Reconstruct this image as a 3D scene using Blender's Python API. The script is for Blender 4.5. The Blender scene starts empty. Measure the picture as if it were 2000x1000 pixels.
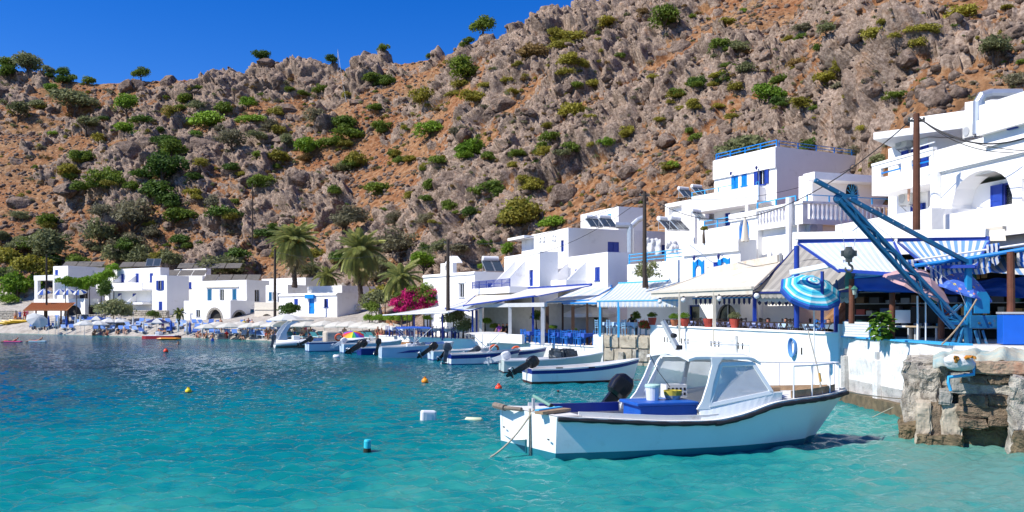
import bpy, bmesh, math, random
import numpy as np
from mathutils import Vector, Matrix
from mathutils.bvhtree import BVHTree
random.seed(7)
SC = bpy.context.scene
COL = SC.collection

# ------------------------------------------------------------------ camera
FPX = 1700.0          # focal length in photo pixels
CAMH = 3.0            # camera height above the sea
HOR = 610.0           # horizon row in the photo
cam_d = bpy.data.cameras.new('camera'); cam = bpy.data.objects.new('camera', cam_d); COL.objects.link(cam)
cam.location = (0, 0, CAMH); cam.rotation_euler = (math.pi/2, 0, 0)
cam_d.sensor_width = 36; cam_d.lens = FPX/2000*36; cam_d.shift_y = (HOR-500)/2000
cam_d.clip_start = 0.1; cam_d.clip_end = 2000
SC.camera = cam
# ------------------------------------------------------------------ light
SUN_EL = math.radians(46); SUN_DIR = Vector((-0.92, -0.39, 0)).normalized()   # horizontal direction towards the sun
world = bpy.data.worlds.new('World'); SC.world = world; world.use_nodes = True
wn = world.node_tree; wn.nodes.clear()
wo = wn.nodes.new('ShaderNodeOutputWorld'); wb = wn.nodes.new('ShaderNodeBackground'); sk = wn.nodes.new('ShaderNodeTexSky')
sk.sky_type = 'NISHITA'; sk.sun_disc = False; sk.sun_elevation = SUN_EL
sk.sun_rotation = math.atan2(SUN_DIR.x, SUN_DIR.y)
sk.altitude = 600; sk.air_density = 1.0; sk.dust_density = 0.0; sk.ozone_density = 5.0
hs = wn.nodes.new('ShaderNodeHueSaturation'); hs.inputs['Saturation'].default_value = 1.37; hs.inputs['Value'].default_value = 1.0; hs.inputs['Hue'].default_value = 0.52
wn.links.new(sk.outputs[0], hs.inputs['Color']); wn.links.new(hs.outputs[0], wb.inputs[0]); wn.links.new(wb.outputs[0], wo.inputs[0])
wb.inputs[1].default_value = 0.098
sd = bpy.data.lights.new('sun', 'SUN'); so = bpy.data.objects.new('sun', sd); COL.objects.link(so)
sd.energy = 4.0; sd.angle = math.radians(0.5); sd.color = (1.0, 0.95, 0.86)
tosun = Vector((SUN_DIR.x*math.cos(SUN_EL), SUN_DIR.y*math.cos(SUN_EL), math.sin(SUN_EL)))
so.rotation_euler = tosun.to_track_quat('Z', 'Y').to_euler(); so.location = (0, 0, 80)
SC.view_settings.view_transform = 'Standard'; SC.view_settings.look = 'None'
SC.view_settings.exposure = 0.76; SC.view_settings.gamma = 1.0; SC.view_settings.use_curve_mapping = False
SC.cycles.max_bounces = 8; SC.cycles.diffuse_bounces = 6; SC.cycles.glossy_bounces = 3; SC.cycles.transparent_max_bounces = 8
SC.cycles.caustics_reflective = False; SC.cycles.caustics_refractive = False

# ------------------------------------------------------------------ helpers
def W(px, py, D):
    return Vector(((px-1000)/FPX*D, D, CAMH+(HOR-py)/FPX*D))
def X(px, D): return (px-1000)/FPX*D
def Z(py, D): return CAMH+(HOR-py)/FPX*D

MATS = {}
def M(name, col, rough=0.6, var=0.12, scale=3.0, bump=0.0, metal=0.0, spec=0.4, col2=None, dirt=None, dirt_amt=0.3, dirt_scale=1.2, coat=0.0, trans=0.0):
    """a procedural material: base colour broken up by noise, optional second colour, optional dirt in its own blotches"""
    if name in MATS: return MATS[name]
    m = bpy.data.materials.new(name); m.use_nodes = True; nt = m.node_tree
    b = nt.nodes['Principled BSDF']; b.inputs['Roughness'].default_value = rough; b.inputs['Metallic'].default_value = metal
    b.inputs['Specular IOR Level'].default_value = spec
    if coat: b.inputs['Coat Weight'].default_value = coat
    tc = nt.nodes.new('ShaderNodeTexCoord')
    nz = nt.nodes.new('ShaderNodeTexNoise'); nz.inputs['Scale'].default_value = scale; nz.inputs['Detail'].default_value = 4
    nt.links.new(tc.outputs['Object'], nz.inputs['Vector'])
    cr = nt.nodes.new('ShaderNodeValToRGB'); cr.color_ramp.elements[0].position = 0.3; cr.color_ramp.elements[1].position = 0.7
    c2 = col2 or tuple(c*(1-var) for c in col)
    cr.color_ramp.elements[0].color = (*c2, 1); cr.color_ramp.elements[1].color = (*col, 1)
    nt.links.new(nz.outputs['Fac'], cr.inputs['Fac']); out = cr.outputs[0]
    if dirt:
        n2 = nt.nodes.new('ShaderNodeTexNoise'); n2.inputs['Scale'].default_value = dirt_scale; n2.inputs['Detail'].default_value = 7; n2.inputs['Roughness'].default_value = 0.65
        nt.links.new(tc.outputs['Object'], n2.inputs['Vector'])
        r2 = nt.nodes.new('ShaderNodeValToRGB'); r2.color_ramp.elements[0].position = 0.62-dirt_amt*0.4; r2.color_ramp.elements[1].position = 0.75
        nt.links.new(n2.outputs['Fac'], r2.inputs['Fac'])
        mx = nt.nodes.new('ShaderNodeMixRGB'); mx.inputs[2].default_value = (*dirt, 1)
        nt.links.new(r2.outputs[0], mx.inputs[0]); nt.links.new(out, mx.inputs[1]); out = mx.outputs[0]
    nt.links.new(out, b.inputs['Base Color'])
    if bump:
        bp = nt.nodes.new('ShaderNodeBump'); bp.inputs['Strength'].default_value = bump; bp.inputs['Distance'].default_value = 0.03
        n3 = nt.nodes.new('ShaderNodeTexNoise'); n3.inputs['Scale'].default_value = scale*6; n3.inputs['Detail'].default_value = 5
        nt.links.new(tc.outputs['Object'], n3.inputs['Vector']); nt.links.new(n3.outputs['Fac'], bp.inputs['Height']); nt.links.new(bp.outputs[0], b.inputs['Normal'])
    if trans:
        tl = nt.nodes.new('ShaderNodeBsdfTranslucent'); nt.links.new(out, tl.inputs[0])
        mx = nt.nodes.new('ShaderNodeMixShader'); mx.inputs[0].default_value = trans
        nt.links.new(b.outputs[0], mx.inputs[1]); nt.links.new(tl.outputs[0], mx.inputs[2])
        nt.links.new(mx.outputs[0], nt.nodes['Material Output'].inputs[0])
    MATS[name] = m; return m

class MB:
    """collects verts / faces; build() links them as ONE mesh object"""
    def __init__(s): s.v = []; s.f = []; s.m = []; s.cur = 0
    def add(s, vs, fs):
        n = len(s.v); s.v.extend([tuple(v) for v in vs])
        for f in fs: s.f.append(tuple(i+n for i in f)); s.m.append(s.cur)
        return s
    def box(s, c, d, rz=0, rot=None):
        hx, hy, hz = d[0]/2, d[1]/2, d[2]/2
        R = rot if rot is not None else Matrix.Rotation(rz, 3, 'Z')
        c = Vector(c); vs = [c+R@Vector((sx*hx, sy*hy, sz*hz)) for sz in (-1, 1) for sx, sy in ((-1,-1),(1,-1),(1,1),(-1,1))]
        return s.add(vs, [(3,2,1,0),(4,5,6,7),(0,1,5,4),(1,2,6,5),(2,3,7,6),(3,0,4,7)])
    def bx(s, x0, x1, y0, y1, z0, z1): return s.box(((x0+x1)/2,(y0+y1)/2,(z0+z1)/2),(abs(x1-x0),abs(y1-y0),abs(z1-z0)))
    def bar(s, a, b, w, h=None, up=(0,0,1)):
        """rectangular bar from a to b"""
        a = Vector(a); b = Vector(b); h = h or w; d = (b-a); L = d.length
        if L < 1e-6: return s
        d.normalize(); u = Vector(up)
        if abs(d.dot(u)) > 0.98: u = Vector((1,0,0))
        x = d.cross(u).normalized(); z = x.cross(d)
        vs = [p+x*sx*w/2+z*sz*h/2 for p in (a, b) for sx, sz in ((-1,-1),(1,-1),(1,1),(-1,1))]
        return s.add(vs, [(3,2,1,0),(4,5,6,7),(0,1,5,4),(1,2,6,5),(2,3,7,6),(3,0,4,7)])
    def tube(s, pts, r, n=8, caps=True):
        pts = [Vector(p) for p in pts]; k = len(pts); rs = r if isinstance(r, (list, tuple)) else [r]*k
        rings = []; prev = None
        for i, p in enumerate(pts):
            d = (pts[min(i+1,k-1)]-pts[max(i-1,0)])
            d = d.normalized() if d.length > 1e-9 else Vector((0,0,1))
            if prev is None:
                u = Vector((0,0,1)) if abs(d.z) < 0.9 else Vector((1,0,0)); x = d.cross(u).normalized()
            else:
                x = prev-d*prev.dot(d); x = x.normalized() if x.length > 1e-6 else d.orthogonal().normalized()
            prev = x; y = d.cross(x)
            rings.append([p+(x*math.cos(2*math.pi*j/n)+y*math.sin(2*math.pi*j/n))*rs[i] for j in range(n)])
        vs = [v for rg in rings for v in rg]; fs = []
        for i in range(k-1):
            for j in range(n):
                j2 = (j+1) % n; fs.append((i*n+j, i*n+j2, (i+1)*n+j2, (i+1)*n+j))
        if caps: fs.append(tuple(range(n-1,-1,-1))); fs.append(tuple((k-1)*n+j for j in range(n)))
        return s.add(vs, fs)
    def lathe(s, prof, c=(0,0,0), n=16, axis='Z', sx=1, sy=1):
        c = Vector(c); vs = []; fs = []
        for (r, z) in prof:
            for j in range(n):
                a = 2*math.pi*j/n; p = Vector((r*math.cos(a)*sx, r*math.sin(a)*sy, z))
                if axis == 'X': p = Vector((p.z, p.x, p.y))
                if axis == 'Y': p = Vector((p.x, p.z, p.y))
                vs.append(c+p)
        k = len(prof)
        for i in range(k-1):
            for j in range(n): fs.append((i*n+j, i*n+(j+1)%n, (i+1)*n+(j+1)%n, (i+1)*n+j))
        if prof[0][0] > 1e-6: fs.append(tuple(range(n-1,-1,-1)))
        if prof[-1][0] > 1e-6: fs.append(tuple((k-1)*n+j for j in range(n)))
        return s.add(vs, fs)
    def loft(s, secs, closed=True, cap0=False, cap1=False):
        n = len(secs[0]); vs = [v for sc in secs for v in sc]; fs = []
        for i in range(len(secs)-1):
            for j in range(n if closed else n-1):
                j2 = (j+1) % n; fs.append((i*n+j, i*n+j2, (i+1)*n+j2, (i+1)*n+j))
        if cap0: fs.append(tuple(range(n-1,-1,-1)))
        if cap1: fs.append(tuple((len(secs)-1)*n+j for j in range(n)))
        return s.add(vs, fs)
    def prism(s, poly, depth, o, ux, uy):
        """polygon (u,v) in the plane (ux,uy) at o, extruded along ux x uy by depth"""
        o = Vector(o); ux = Vector(ux); uy = Vector(uy); nn = ux.cross(uy).normalized()*depth; n = len(poly)
        vs = [o+ux*u+uy*v for u, v in poly]+[o+ux*u+uy*v+nn for u, v in poly]
        fs = [tuple(range(n-1,-1,-1)), tuple(range(n, 2*n))]+[(i,(i+1)%n,n+(i+1)%n,n+i) for i in range(n)]
        return s.add(vs, fs)
    def mesh(s, name, mats, smooth=False):
        me = bpy.data.meshes.new(name); me.from_pydata(s.v, [], s.f)
        mats = mats if isinstance(mats, (list, tuple)) else [mats]
        for m in mats: me.materials.append(m)
        if len(mats) > 1: me.polygons.foreach_set('material_index', s.m)
        if smooth is True: me.polygons.foreach_set('use_smooth', [True]*len(me.polygons))
        me.validate(); me.update()
        if smooth == 'auto': me.shade_auto = None
        return me
    def build(s, name, mats, parent=None, smooth=False, bevel=0):
        sm = smooth
        me = s.mesh(name, mats, sm)
        o = bpy.data.objects.new(name, me); COL.objects.link(o)
        if parent is not None: o.parent = parent
        if bevel:
            b = o.modifiers.new('bevel', 'BEVEL'); b.width = bevel; b.segments = 2; b.limit_method = 'ANGLE'
        return o

def tag(o, label=None, cat=None, group=None, kind=None):
    if label: o['label'] = label
    if cat: o['category'] = cat
    if group: o['group'] = group
    if kind: o['kind'] = kind
    return o
def thing(name, label, cat, loc=(0,0,0), rz=0, group=None):
    o = bpy.data.objects.new(name, None); COL.objects.link(o); o.empty_display_size = 0.2
    o.location = loc; o.rotation_euler = (0, 0, rz)
    return tag(o, label, cat, group)
KIDS = {}
def copy_tree(o, parent=None, kids=None):
    c = o.copy(); COL.objects.link(c)
    if parent is not None: c.parent = parent
    for ch in list(o.children): copy_tree(ch, c)
    return c
def link_mesh(name, me, parent=None, loc=(0,0,0), rz=0, sc=None):
    o = bpy.data.objects.new(name, me); COL.objects.link(o)
    if parent is not None: o.parent = parent
    o.location = loc; o.rotation_euler = (0, 0, rz)
    if sc is not None: o.scale = sc if isinstance(sc, (tuple, list)) else (sc, sc, sc)
    return o
def catenary(a, b, sag, n=14):
    a = Vector(a); b = Vector(b)
    return [a.lerp(b, t/n)-Vector((0,0,sag*4*(t/n)*(1-t/n))) for t in range(n+1)]

# ------------------------------------------------------------------ numpy noise
def _h(ix, iy, seed):
    h = (ix.astype(np.int64)*374761393+iy.astype(np.int64)*668265263+seed*974634777) & 0xffffffff
    h = ((h ^ (h >> 13))*1274126177) & 0xffffffff
    h = ((h ^ (h >> 16))*2246822519) & 0xffffffff
    return ((h ^ (h >> 15)) & 0xffffff)/float(0xffffff)
def vnoise(x, y, seed=0):
    ix = np.floor(x); iy = np.floor(y); fx = x-ix; fy = y-iy
    fx = fx*fx*fx*(fx*(fx*6-15)+10); fy = fy*fy*fy*(fy*(fy*6-15)+10)
    a = _h(ix,iy,seed); b = _h(ix+1,iy,seed); c = _h(ix,iy+1,seed); d = _h(ix+1,iy+1,seed)
    return (a*(1-fx)+b*fx)*(1-fy)+(c*(1-fx)+d*fx)*fy
def fbm(x, y, oct=4, seed=0, gain=0.5):
    s = 0; a = 1; t = 0
    for i in range(oct):
        s = s+a*vnoise(x*2**i+i*17.3, y*2**i+i*9.1, seed+i); t += a; a *= gain
    return s/t
def worley(x, y, seed=0):
    ix = np.floor(x); iy = np.floor(y); best = np.full(x.shape, 9.0); out = [np.zeros(x.shape) for _ in range(5)]
    for dx in (-1,0,1):
        for dy in (-1,0,1):
            cx = ix+dx; cy = iy+dy
            qx = cx+_h(cx,cy,seed); qy = cy+_h(cx,cy,seed+1); d = np.hypot(x-qx, y-qy); m = d < best
            best = np.where(m, d, best)
            for k, val in enumerate((x-qx, y-qy, _h(cx,cy,seed+2), _h(cx,cy,seed+3), _h(cx,cy,seed+4))): out[k] = np.where(m, val, out[k])
    return (best, *out)
def sstep(a, b, x):
    t = np.clip((x-a)/(b-a), 0, 1); return t*t*(3-2*t)
def grid_mesh(name, P, mats, smooth=False, attrs=None, flip=False):
    """P: (rows, cols, 3) array -> mesh of quads"""
    R, C, _ = P.shape; me = bpy.data.meshes.new(name)
    me.vertices.add(R*C); me.vertices.foreach_set('co', P.reshape(-1).astype(np.float32))
    i = np.arange((R-1)*(C-1)); r = i//(C-1); c = i % (C-1); a = r*C+c
    q = np.stack([a, a+1, a+C+1, a+C], 1) if not flip else np.stack([a, a+C, a+C+1, a+1], 1)
    nq = len(q); me.loops.add(nq*4); me.loops.foreach_set('vertex_index', q.reshape(-1).astype(np.int32))
    me.polygons.add(nq); me.polygons.foreach_set('loop_start', (np.arange(nq)*4).astype(np.int32))
    if smooth: me.polygons.foreach_set('use_smooth', np.ones(nq, bool))
    me.update()
    for m in (mats if isinstance(mats, list) else [mats]): me.materials.append(m)
    for k, v in (attrs or {}).items():
        at = me.attributes.new(k, 'FLOAT', 'POINT'); at.data.foreach_set('value', v.reshape(-1).astype(np.float32))
    me.validate()
    o = bpy.data.objects.new(name, me); COL.objects.link(o); return o
# ================================================================== TERRAIN
def ip(tab, px):
    return np.interp(px, [t[0] for t in tab], [t[1] for t in tab])
T_SHORE = [(-800,190),(-300,150),(0,124),(200,110),(350,101),(500,91),(560,86),(640,80),(760,73),(900,66),(1000,60.5),(1100,55.5),(1160,53),(1262,50.5),(1275,49.5),(1400,41),(1640,31),(1760,27),(1900,24.5),(2000,23.5),(2600,22)]
T_ZS = [(-800,-.6),(700,-.6),(730,-.6),(745,.5),(1000,.82),(1150,.85),(1165,1.45),(1265,1.45),(1275,1.5),(2600,1.5)]
T_FOOT = [(-800,215),(-300,175),(0,146),(300,140),(500,132),(700,120),(800,108),(900,96),(1000,87),(1100,83),(1200,80),(1300,77),(1400,72),(1550,68),(1700,54),(1800,46),(2000,42),(2600,42)]
T_ZF = [(-800,5),(0,5),(500,5.5),(760,5),(900,5.2),(1000,7),(1100,8),(1200,9),(1300,10.5),(1400,11),(1700,11),(2000,11),(2600,12)]
T_RIDGE = [(-800,225),(-300,190),(0,150),(100,153),(200,158),(340,160),(500,148),(600,140),(700,134),(800,126),(870,110),(920,88),(1000,78),(1060,60),(1130,50),(1200,30),(1260,2),(1330,-40),(1400,-85),(1600,-170),(2000,-330),(2600,-420)]
T_DR = [(-800,280),(-300,250),(0,222),(300,214),(600,204),(850,188),(1000,168),(1200,158),(1500,152),(2000,150),(2600,160)]
def terrain_base(px, D):
    Ds = ip(T_SHORE,px); zs = ip(T_ZS,px); Df = ip(T_FOOT,px); zf = ip(T_ZF,px); Dr = ip(T_DR,px); zr = CAMH+(HOR-ip(T_RIDGE,px))/FPX*Dr
    u = np.clip((D-Ds)/(Df-Ds),0,1)
    beach = px < 740
    lin = np.where(beach, np.where(u < .22, u/.22*.32, .32+(u-.22)/.78*.68), np.where(u < .3, 0.0, ((u-.3)/.7)))
    z_l = zs+(zf-zs)*lin
    t = np.clip((D-Df)/(Dr-Df),0,1)
    left = 1-sstep(800,1000,px)
    p1 = np.where(t < .87, t/.87*.84, .84+(t-.87)/.13*.16)
    p0 = t**0.97
    z_h = zf+(zr-zf)*(p1*left+p0*(1-left))
    z_b = zr-(D-Dr)*0.22
    return np.where(D < Df, z_l, np.where(D < Dr, z_h, z_b)), t, u
def terrain_full(px, D):
    z, t, u = terrain_base(px, D)
    x = (px-1000)/FPX*D; y = D*1.0
    hill = sstep(0.0, 0.06, t)
    # where it is rocky: ledges, scree on the right, soil slopes lower left
    rk = fbm(x/18, y/12, 4, 5, .62)*1.95-.50+(fbm(x/4.5,y/3.2,2,15)-.5)*.30-0.03*sstep(900,1250,px)+0.12*sstep(.75,.95,t)-0.05
    # orange soil tongue (centre) and terraces (left)
    rk = rk-0.28*np.exp(-(((px-690)/130)**2+((t-.32)/.3)**2))-0.16*np.exp(-(((px-120)/170)**2+((t-.6)/.18)**2))-0.22*np.exp(-(((px-1640)/150)**2+((t-.42)/.14)**2))
    rk = rk+0.22*np.exp(-(((px-860)/70)**2+((t-.36)/.12)**2))
    big = (fbm(x/38, y/30, 3, 11)-.5)*9+(fbm(x/13, y/11, 3, 21)-.5)*4.2
    z = z+hill*big*np.where(t > .9, .55, 1.0)*np.where(t>0.97,.6,1)
    rock = np.zeros(x.shape); bulge = np.zeros(x.shape)
    # rocks are laid out in the mean plane of the slope so that they keep their shape
    nm = np.array([-.25,-.52,.82]); nm /= np.linalg.norm(nm); e1 = np.cross([0,0,1.0], nm); e1 /= np.linalg.norm(e1); e2 = np.cross(nm, e1)
    sx = -(x*e1[0]+y*e1[1]+z*e1[2]); sy = x*e2[0]+y*e2[1]+z*e2[2]
    wx = sx+(fbm(sx/2.2,sy/2.2,3,31)-.5)*2.4; wy = sy+(fbm(sx/2.2+50,sy/2.2,3,33)-.5)*2.4
    tone = np.full(x.shape, .5)
    for k, (s, amp, thr, sh) in enumerate(((7.5,.20,.24,1.5),(3.9,.28,.32,1.5),(2.0,.27,.34,1.55),(1.1,.25,.36,1.6),(.6,.22,.36,1.6))):
        F, dx, dy, ra, rb, rc = worley(wx/s, wy*1.12/s, 100+k*10)
        ex = sstep(-.05,.05,(rk-.5)*1.7+thr-ra)
        d = np.sqrt(np.clip(1.0-(F*sh)**2, 0, 1)); d = np.minimum(d, .8)/.8
        hh = d*(1+1.5*(rb-.5)*dx+1.5*(rc-.5)*dy)*(.5+.9*rb)
        bulge = bulge+hill*ex*hh*s*amp
        tone = np.where(ex*d > .45, .25+.5*rc, tone)
        rock = np.maximum(rock, ex*sstep(.35,.75,d)*(1,1,1,.9,.62)[k])
    bulge = bulge+hill*((fbm(x/.9, y/.9, 3, 51)-.5)*.45)
    rg = 1-np.abs(2*fbm(sx/1.9+3,sy/1.3,3,55,.6)-1); rg2 = 1-np.abs(2*fbm(sx/.75,sy/.6+9,2,57)-1)
    bulge = bulge-hill*sstep(.3,.8,rock)*(.30*sstep(.82,1,rg)+.14*sstep(.82,1,rg2))+hill*.16*(sy*.55-np.floor(sy*.55))*sstep(.3,.8,rock)*sstep(.35,.65,fbm(sx/9,sy/9,2,59))
    # dry-stone terrace steps on the lower left
    # land below the hill: gentle unevenness on the beach
    z = z+(1-hill)*np.where(px < 740, (fbm(x/3,y/3,2,61)-.5)*.10, 0)
    return z, rock, hill, tone, bulge
pxs = np.concatenate([np.linspace(-800,-60,40), np.linspace(-50,2050,1120), np.linspace(2062,2600,28)])
rows = []
for s in np.linspace(-0.12, 1, 46): rows.append(('l', s))
for s in np.linspace(0.0028, 1.0, 400): rows.append(('h', s))
for s in np.linspace(0.6, 60, 22): rows.append(('b', s))
Dm = np.zeros((len(rows), len(pxs)))
Ds_ = ip(T_SHORE,pxs); Df_ = ip(T_FOOT,pxs); Dr_ = ip(T_DR,pxs)
for i, (k, s) in enumerate(rows):
    Dm[i] = Ds_+(Df_-Ds_)*np.where(pxs < 735, s, max(s,0)) if k == 'l' else (Df_+(Dr_-Df_)*s if k == 'h' else Dr_+s)
PXm = np.broadcast_to(pxs, Dm.shape)
Zm, ROCK, HILL, RK, BUL = terrain_full(PXm, Dm)
for i, (k, s) in enumerate(rows):                      # the sheet dips under the sea / behind the quay walls at its front edge
    if k == 'l' and s < 0: Zm[i] -= np.where(pxs < 735, 14*(-s), 2.5)
_X = (PXm-1000)/FPX*Dm; _B = terrain_base(PXm, Dm)[0]
_B0 = terrain_base(PXm, Dm-.5)[0]; _zy = (terrain_base((PXm-1000)*Dm/(Dm+1)+1000, Dm+1)[0]-terrain_base((PXm-1000)*Dm/(Dm-1)+1000, Dm-1)[0])/2
_d = FPX/Dm; _zx = (terrain_base(PXm+_d, Dm)[0]-terrain_base(PXm-_d, Dm)[0])/2
_zx = np.clip(_zx,-1.2,1.2); _zy = np.clip(_zy,-.3,1.4); _n = 1/np.sqrt(1+_zx**2+_zy**2)
Pm = np.stack([_X-_zx*_n*BUL, Dm-_zy*_n*BUL, Zm+_n*BUL], 2)   # rocks stand out square to the slope
beach_m = np.where((HILL < .5) & (PXm < 745), 1.0, 0.0)

def terrain_material():
    m = bpy.data.materials.new('hillside_ground'); m.use_nodes = True; nt = m.node_tree; b = nt.nodes['Principled BSDF']
    b.inputs['Roughness'].default_value = 0.95; b.inputs['Specular IOR Level'].default_value = 0.1
    N = nt.nodes.new; L = nt.links.new
    tc = N('ShaderNodeTexCoord')
    def noise(sc, det=5, rough=.6):
        n = N('ShaderNodeTexNoise'); n.inputs['Scale'].default_value = sc; n.inputs['Detail'].default_value = det; n.inputs['Roughness'].default_value = rough
        L(tc.outputs['Object'], n.inputs['Vector']); return n.outputs['Fac']
    def ramp(src, stops):
        r = N('ShaderNodeValToRGB'); L(src, r.inputs['Fac']); e = r.color_ramp.elements
        while len(e) < len(stops): e.new(.5)
        for q, (p, c) in zip(e, stops): q.position = p; q.color = (*c, 1)
        return r.outputs[0]
    def mix(f, a, c):
        x = N('ShaderNodeMixRGB'); L(f, x.inputs[0]); L(a, x.inputs[1]); L(c, x.inputs[2]); return x.outputs[0]
    at = N('ShaderNodeAttribute'); at.attribute_name = 'rock'
    ab = N('ShaderNodeAttribute'); ab.attribute_name = 'beach'
    soil = ramp(noise(.12, 6), [(.32,(.22,.07,.026)),(.45,(.265,.11,.046)),(.56,(.30,.155,.074)),(.7,(.31,.20,.11))])
    spec = ramp(noise(1.3, 6, .7), [(.40,(.06,.034,.017)),(.5,(.22,.115,.055)),(.60,(.36,.25,.155))])
    f5 = N('ShaderNodeValue'); f5.outputs[0].default_value = .5
    soil = mix(f5.outputs[0], soil, spec)
    rockc = ramp(noise(.55, 7, .65), [(.34,(.095,.064,.047)),(.46,(.185,.134,.10)),(.56,(.26,.197,.155)),(.66,(.28,.155,.085))])
    gritr = ramp(noise(4.0, 5, .7), [(.40,(.065,.045,.035)),(.5,(.20,.148,.115)),(.60,(.36,.29,.235))])
    rockc = mix(f5.outputs[0], rockc, gritr)
    ton = N('ShaderNodeAttribute'); ton.attribute_name = 'tone'
    ml = N('ShaderNodeMath'); ml.operation = 'MULTIPLY_ADD'; L(ton.outputs['Fac'], ml.inputs[0]); ml.inputs[1].default_value = 1.0; ml.inputs[2].default_value = .68
    vm = N('ShaderNodeVectorMath'); vm.operation = 'SCALE'; L(rockc, vm.inputs[0]); L(ml.outputs[0], vm.inputs['Scale']); rockc = vm.outputs[0]
    # wobble the edge between rock and soil
    ad = N('ShaderNodeMath'); ad.operation = 'ADD'; L(at.outputs['Fac'], ad.inputs[0])
    sb = N('ShaderNodeMath'); sb.operation = 'MULTIPLY_ADD'; L(noise(2.2, 5, .7), sb.inputs[0]); sb.inputs[1].default_value = 1.5; sb.inputs[2].default_value = -.75
    L(sb.outputs[0], ad.inputs[1])
    fr = ramp(ad.outputs[0], [(.38,(0,0,0)),(.6,(1,1,1))])
    col = mix(fr, soil, rockc)
    sand = ramp(noise(1.1, 6, .7), [(.35,(.30,.27,.235)),(.5,(.40,.365,.32)),(.65,(.47,.44,.40))])
    col = mix(ab.outputs['Fac'], col, sand)
    L(col, b.inputs['Base Color'])
    bp = N('ShaderNodeBump'); bp.inputs['Strength'].default_value = .8; bp.inputs['Distance'].default_value = .35
    L(noise(1.6, 8, .72), bp.inputs['Height']); L(bp.outputs[0], b.inputs['Normal'])
    return m
terr = grid_mesh('hillside', Pm, terrain_material(), False, {'rock': ROCK, 'beach': beach_m, 'tone': RK})
tag(terr, 'rocky orange and grey hillside rising behind the village with the beach at its foot', kind='structure')
# height lookup for placing things on the ground
def _bvh(P):
    R, C, _ = P.shape; q = []
    v = P.reshape(-1,3).tolist()
    for r in range(R-1):
        o = r*C
        for c in range(C-1): q.append((o+c, o+c+1, o+C+c+1, o+C+c))
    return BVHTree.FromPolygons(v, q)
TB = _bvh(Pm[::3, ::3])
TB_MIN = None
def hill_at(px, py):
    """the point of the hillside that the photo shows at a pixel"""
    o = Vector((0,0,CAMH)); d = (W(px,py,100)-o).normalized()
    h = TB.ray_cast(o, d); return h[0]
def ground_z(x, y, dflt=1.0):
    h = TB.ray_cast(Vector((x,y,300)), Vector((0,0,-1))); return h[0].z if h[0] else dflt

# ================================================================== WATER
def water_material():
    m = bpy.data.materials.new('sea_water'); m.use_nodes = True; nt = m.node_tree; b = nt.nodes['Principled BSDF']
    N = nt.nodes.new; L = nt.links.new
    tc = N('ShaderNodeTexCoord'); sp = N('ShaderNodeSeparateXYZ'); L(tc.outputs['Object'], sp.inputs[0])
    at = N('ShaderNodeAttribute'); at.attribute_name = 'depth'
    def noise(sx, sy, sc, det=4, rough=.55, dist=0):
        mp = N('ShaderNodeMapping'); mp.inputs['Scale'].default_value = (sx, sy, 1); L(tc.outputs['Object'], mp.inputs[0])
        n = N('ShaderNodeTexNoise'); n.inputs['Scale'].default_value = sc; n.inputs['Detail'].default_value = det; n.inputs['Roughness'].default_value = rough; n.inputs['Distortion'].default_value = dist
        L(mp.outputs[0], n.inputs['Vector']); return n.outputs['Fac']
    r = N('ShaderNodeValToRGB'); e = r.color_ramp.elements
    stops = [(0,(.11,.27,.23)),(.16,(.03,.265,.235)),(.36,(.003,.185,.195)),(.58,(.002,.122,.158)),(.8,(.002,.066,.118)),(1,(.003,.04,.085))]
    while len(e) < len(stops): e.new(.5)
    for q, (p, c) in zip(e, stops): q.position = p; q.color = (*c, 1)
    ad = N('ShaderNodeMath'); ad.operation = 'MULTIPLY_ADD'; L(noise(.3,.14,1.0,5), ad.inputs[0]); ad.inputs[1].default_value = .5; ad.inputs[2].default_value = -.25
    a2 = N('ShaderNodeMath'); a2.operation = 'ADD'; L(at.outputs['Fac'], a2.inputs[0]); L(ad.outputs[0], a2.inputs[1])
    a3 = N('ShaderNodeMath'); a3.operation = 'MULTIPLY_ADD'; L(noise(.55,1.5,1.6,4,.6,.3), a3.inputs[0]); a3.inputs[1].default_value = .62; a3.inputs[2].default_value = -.31
    a4 = N('ShaderNodeMath'); a4.operation = 'ADD'; L(a2.outputs[0], a4.inputs[0]); L(a3.outputs[0], a4.inputs[1])
    L(a4.outputs[0], r.inputs['Fac'])
    bp = N('ShaderNodeBump'); bp.inputs['Strength'].default_value = .8; bp.inputs['Distance'].default_value = .05
    L(noise(1.0,2.2,5.5,6,.65,.4), bp.inputs['Height']); 
    # light scattered back from below the surface does not follow the ripples; the mirror reflection does
    df = N('ShaderNodeBsdfDiffuse'); L(r.outputs[0], df.inputs['Color']); up = N('ShaderNodeCombineXYZ'); up.inputs[2].default_value = 1.0; L(up.outputs[0], df.inputs['Normal'])
    gl = N('ShaderNodeBsdfGlossy'); gl.inputs['Roughness'].default_value = .04; L(bp.outputs[0], gl.inputs['Normal'])
    fr = N('ShaderNodeFresnel'); fr.inputs['IOR'].default_value = 1.33; L(bp.outputs[0], fr.inputs['Normal'])
    mx = N('ShaderNodeMixShader'); L(fr.outputs[0], mx.inputs[0]); L(df.outputs[0], mx.inputs[1]); L(gl.outputs[0], mx.inputs[2]); L(mx.outputs[0], nt.nodes['Material Output'].inputs[0]); nt.nodes.remove(b)
    return m
wpx = np.concatenate([np.linspace(-1400,-70,40), np.linspace(-60,2060,900), np.linspace(2080,3400,40)])
wD = 1/np.concatenate([np.linspace(1/3.0,1/12.2,30), np.linspace(1/12.0,1/150.0,620), [1/190.,1/240.]])
WP, WD = np.meshgrid(wpx, wD); WX = (WP-1000)/FPX*WD; WZ = np.zeros(WX.shape)
rs = np.random.RandomState(3)
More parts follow.
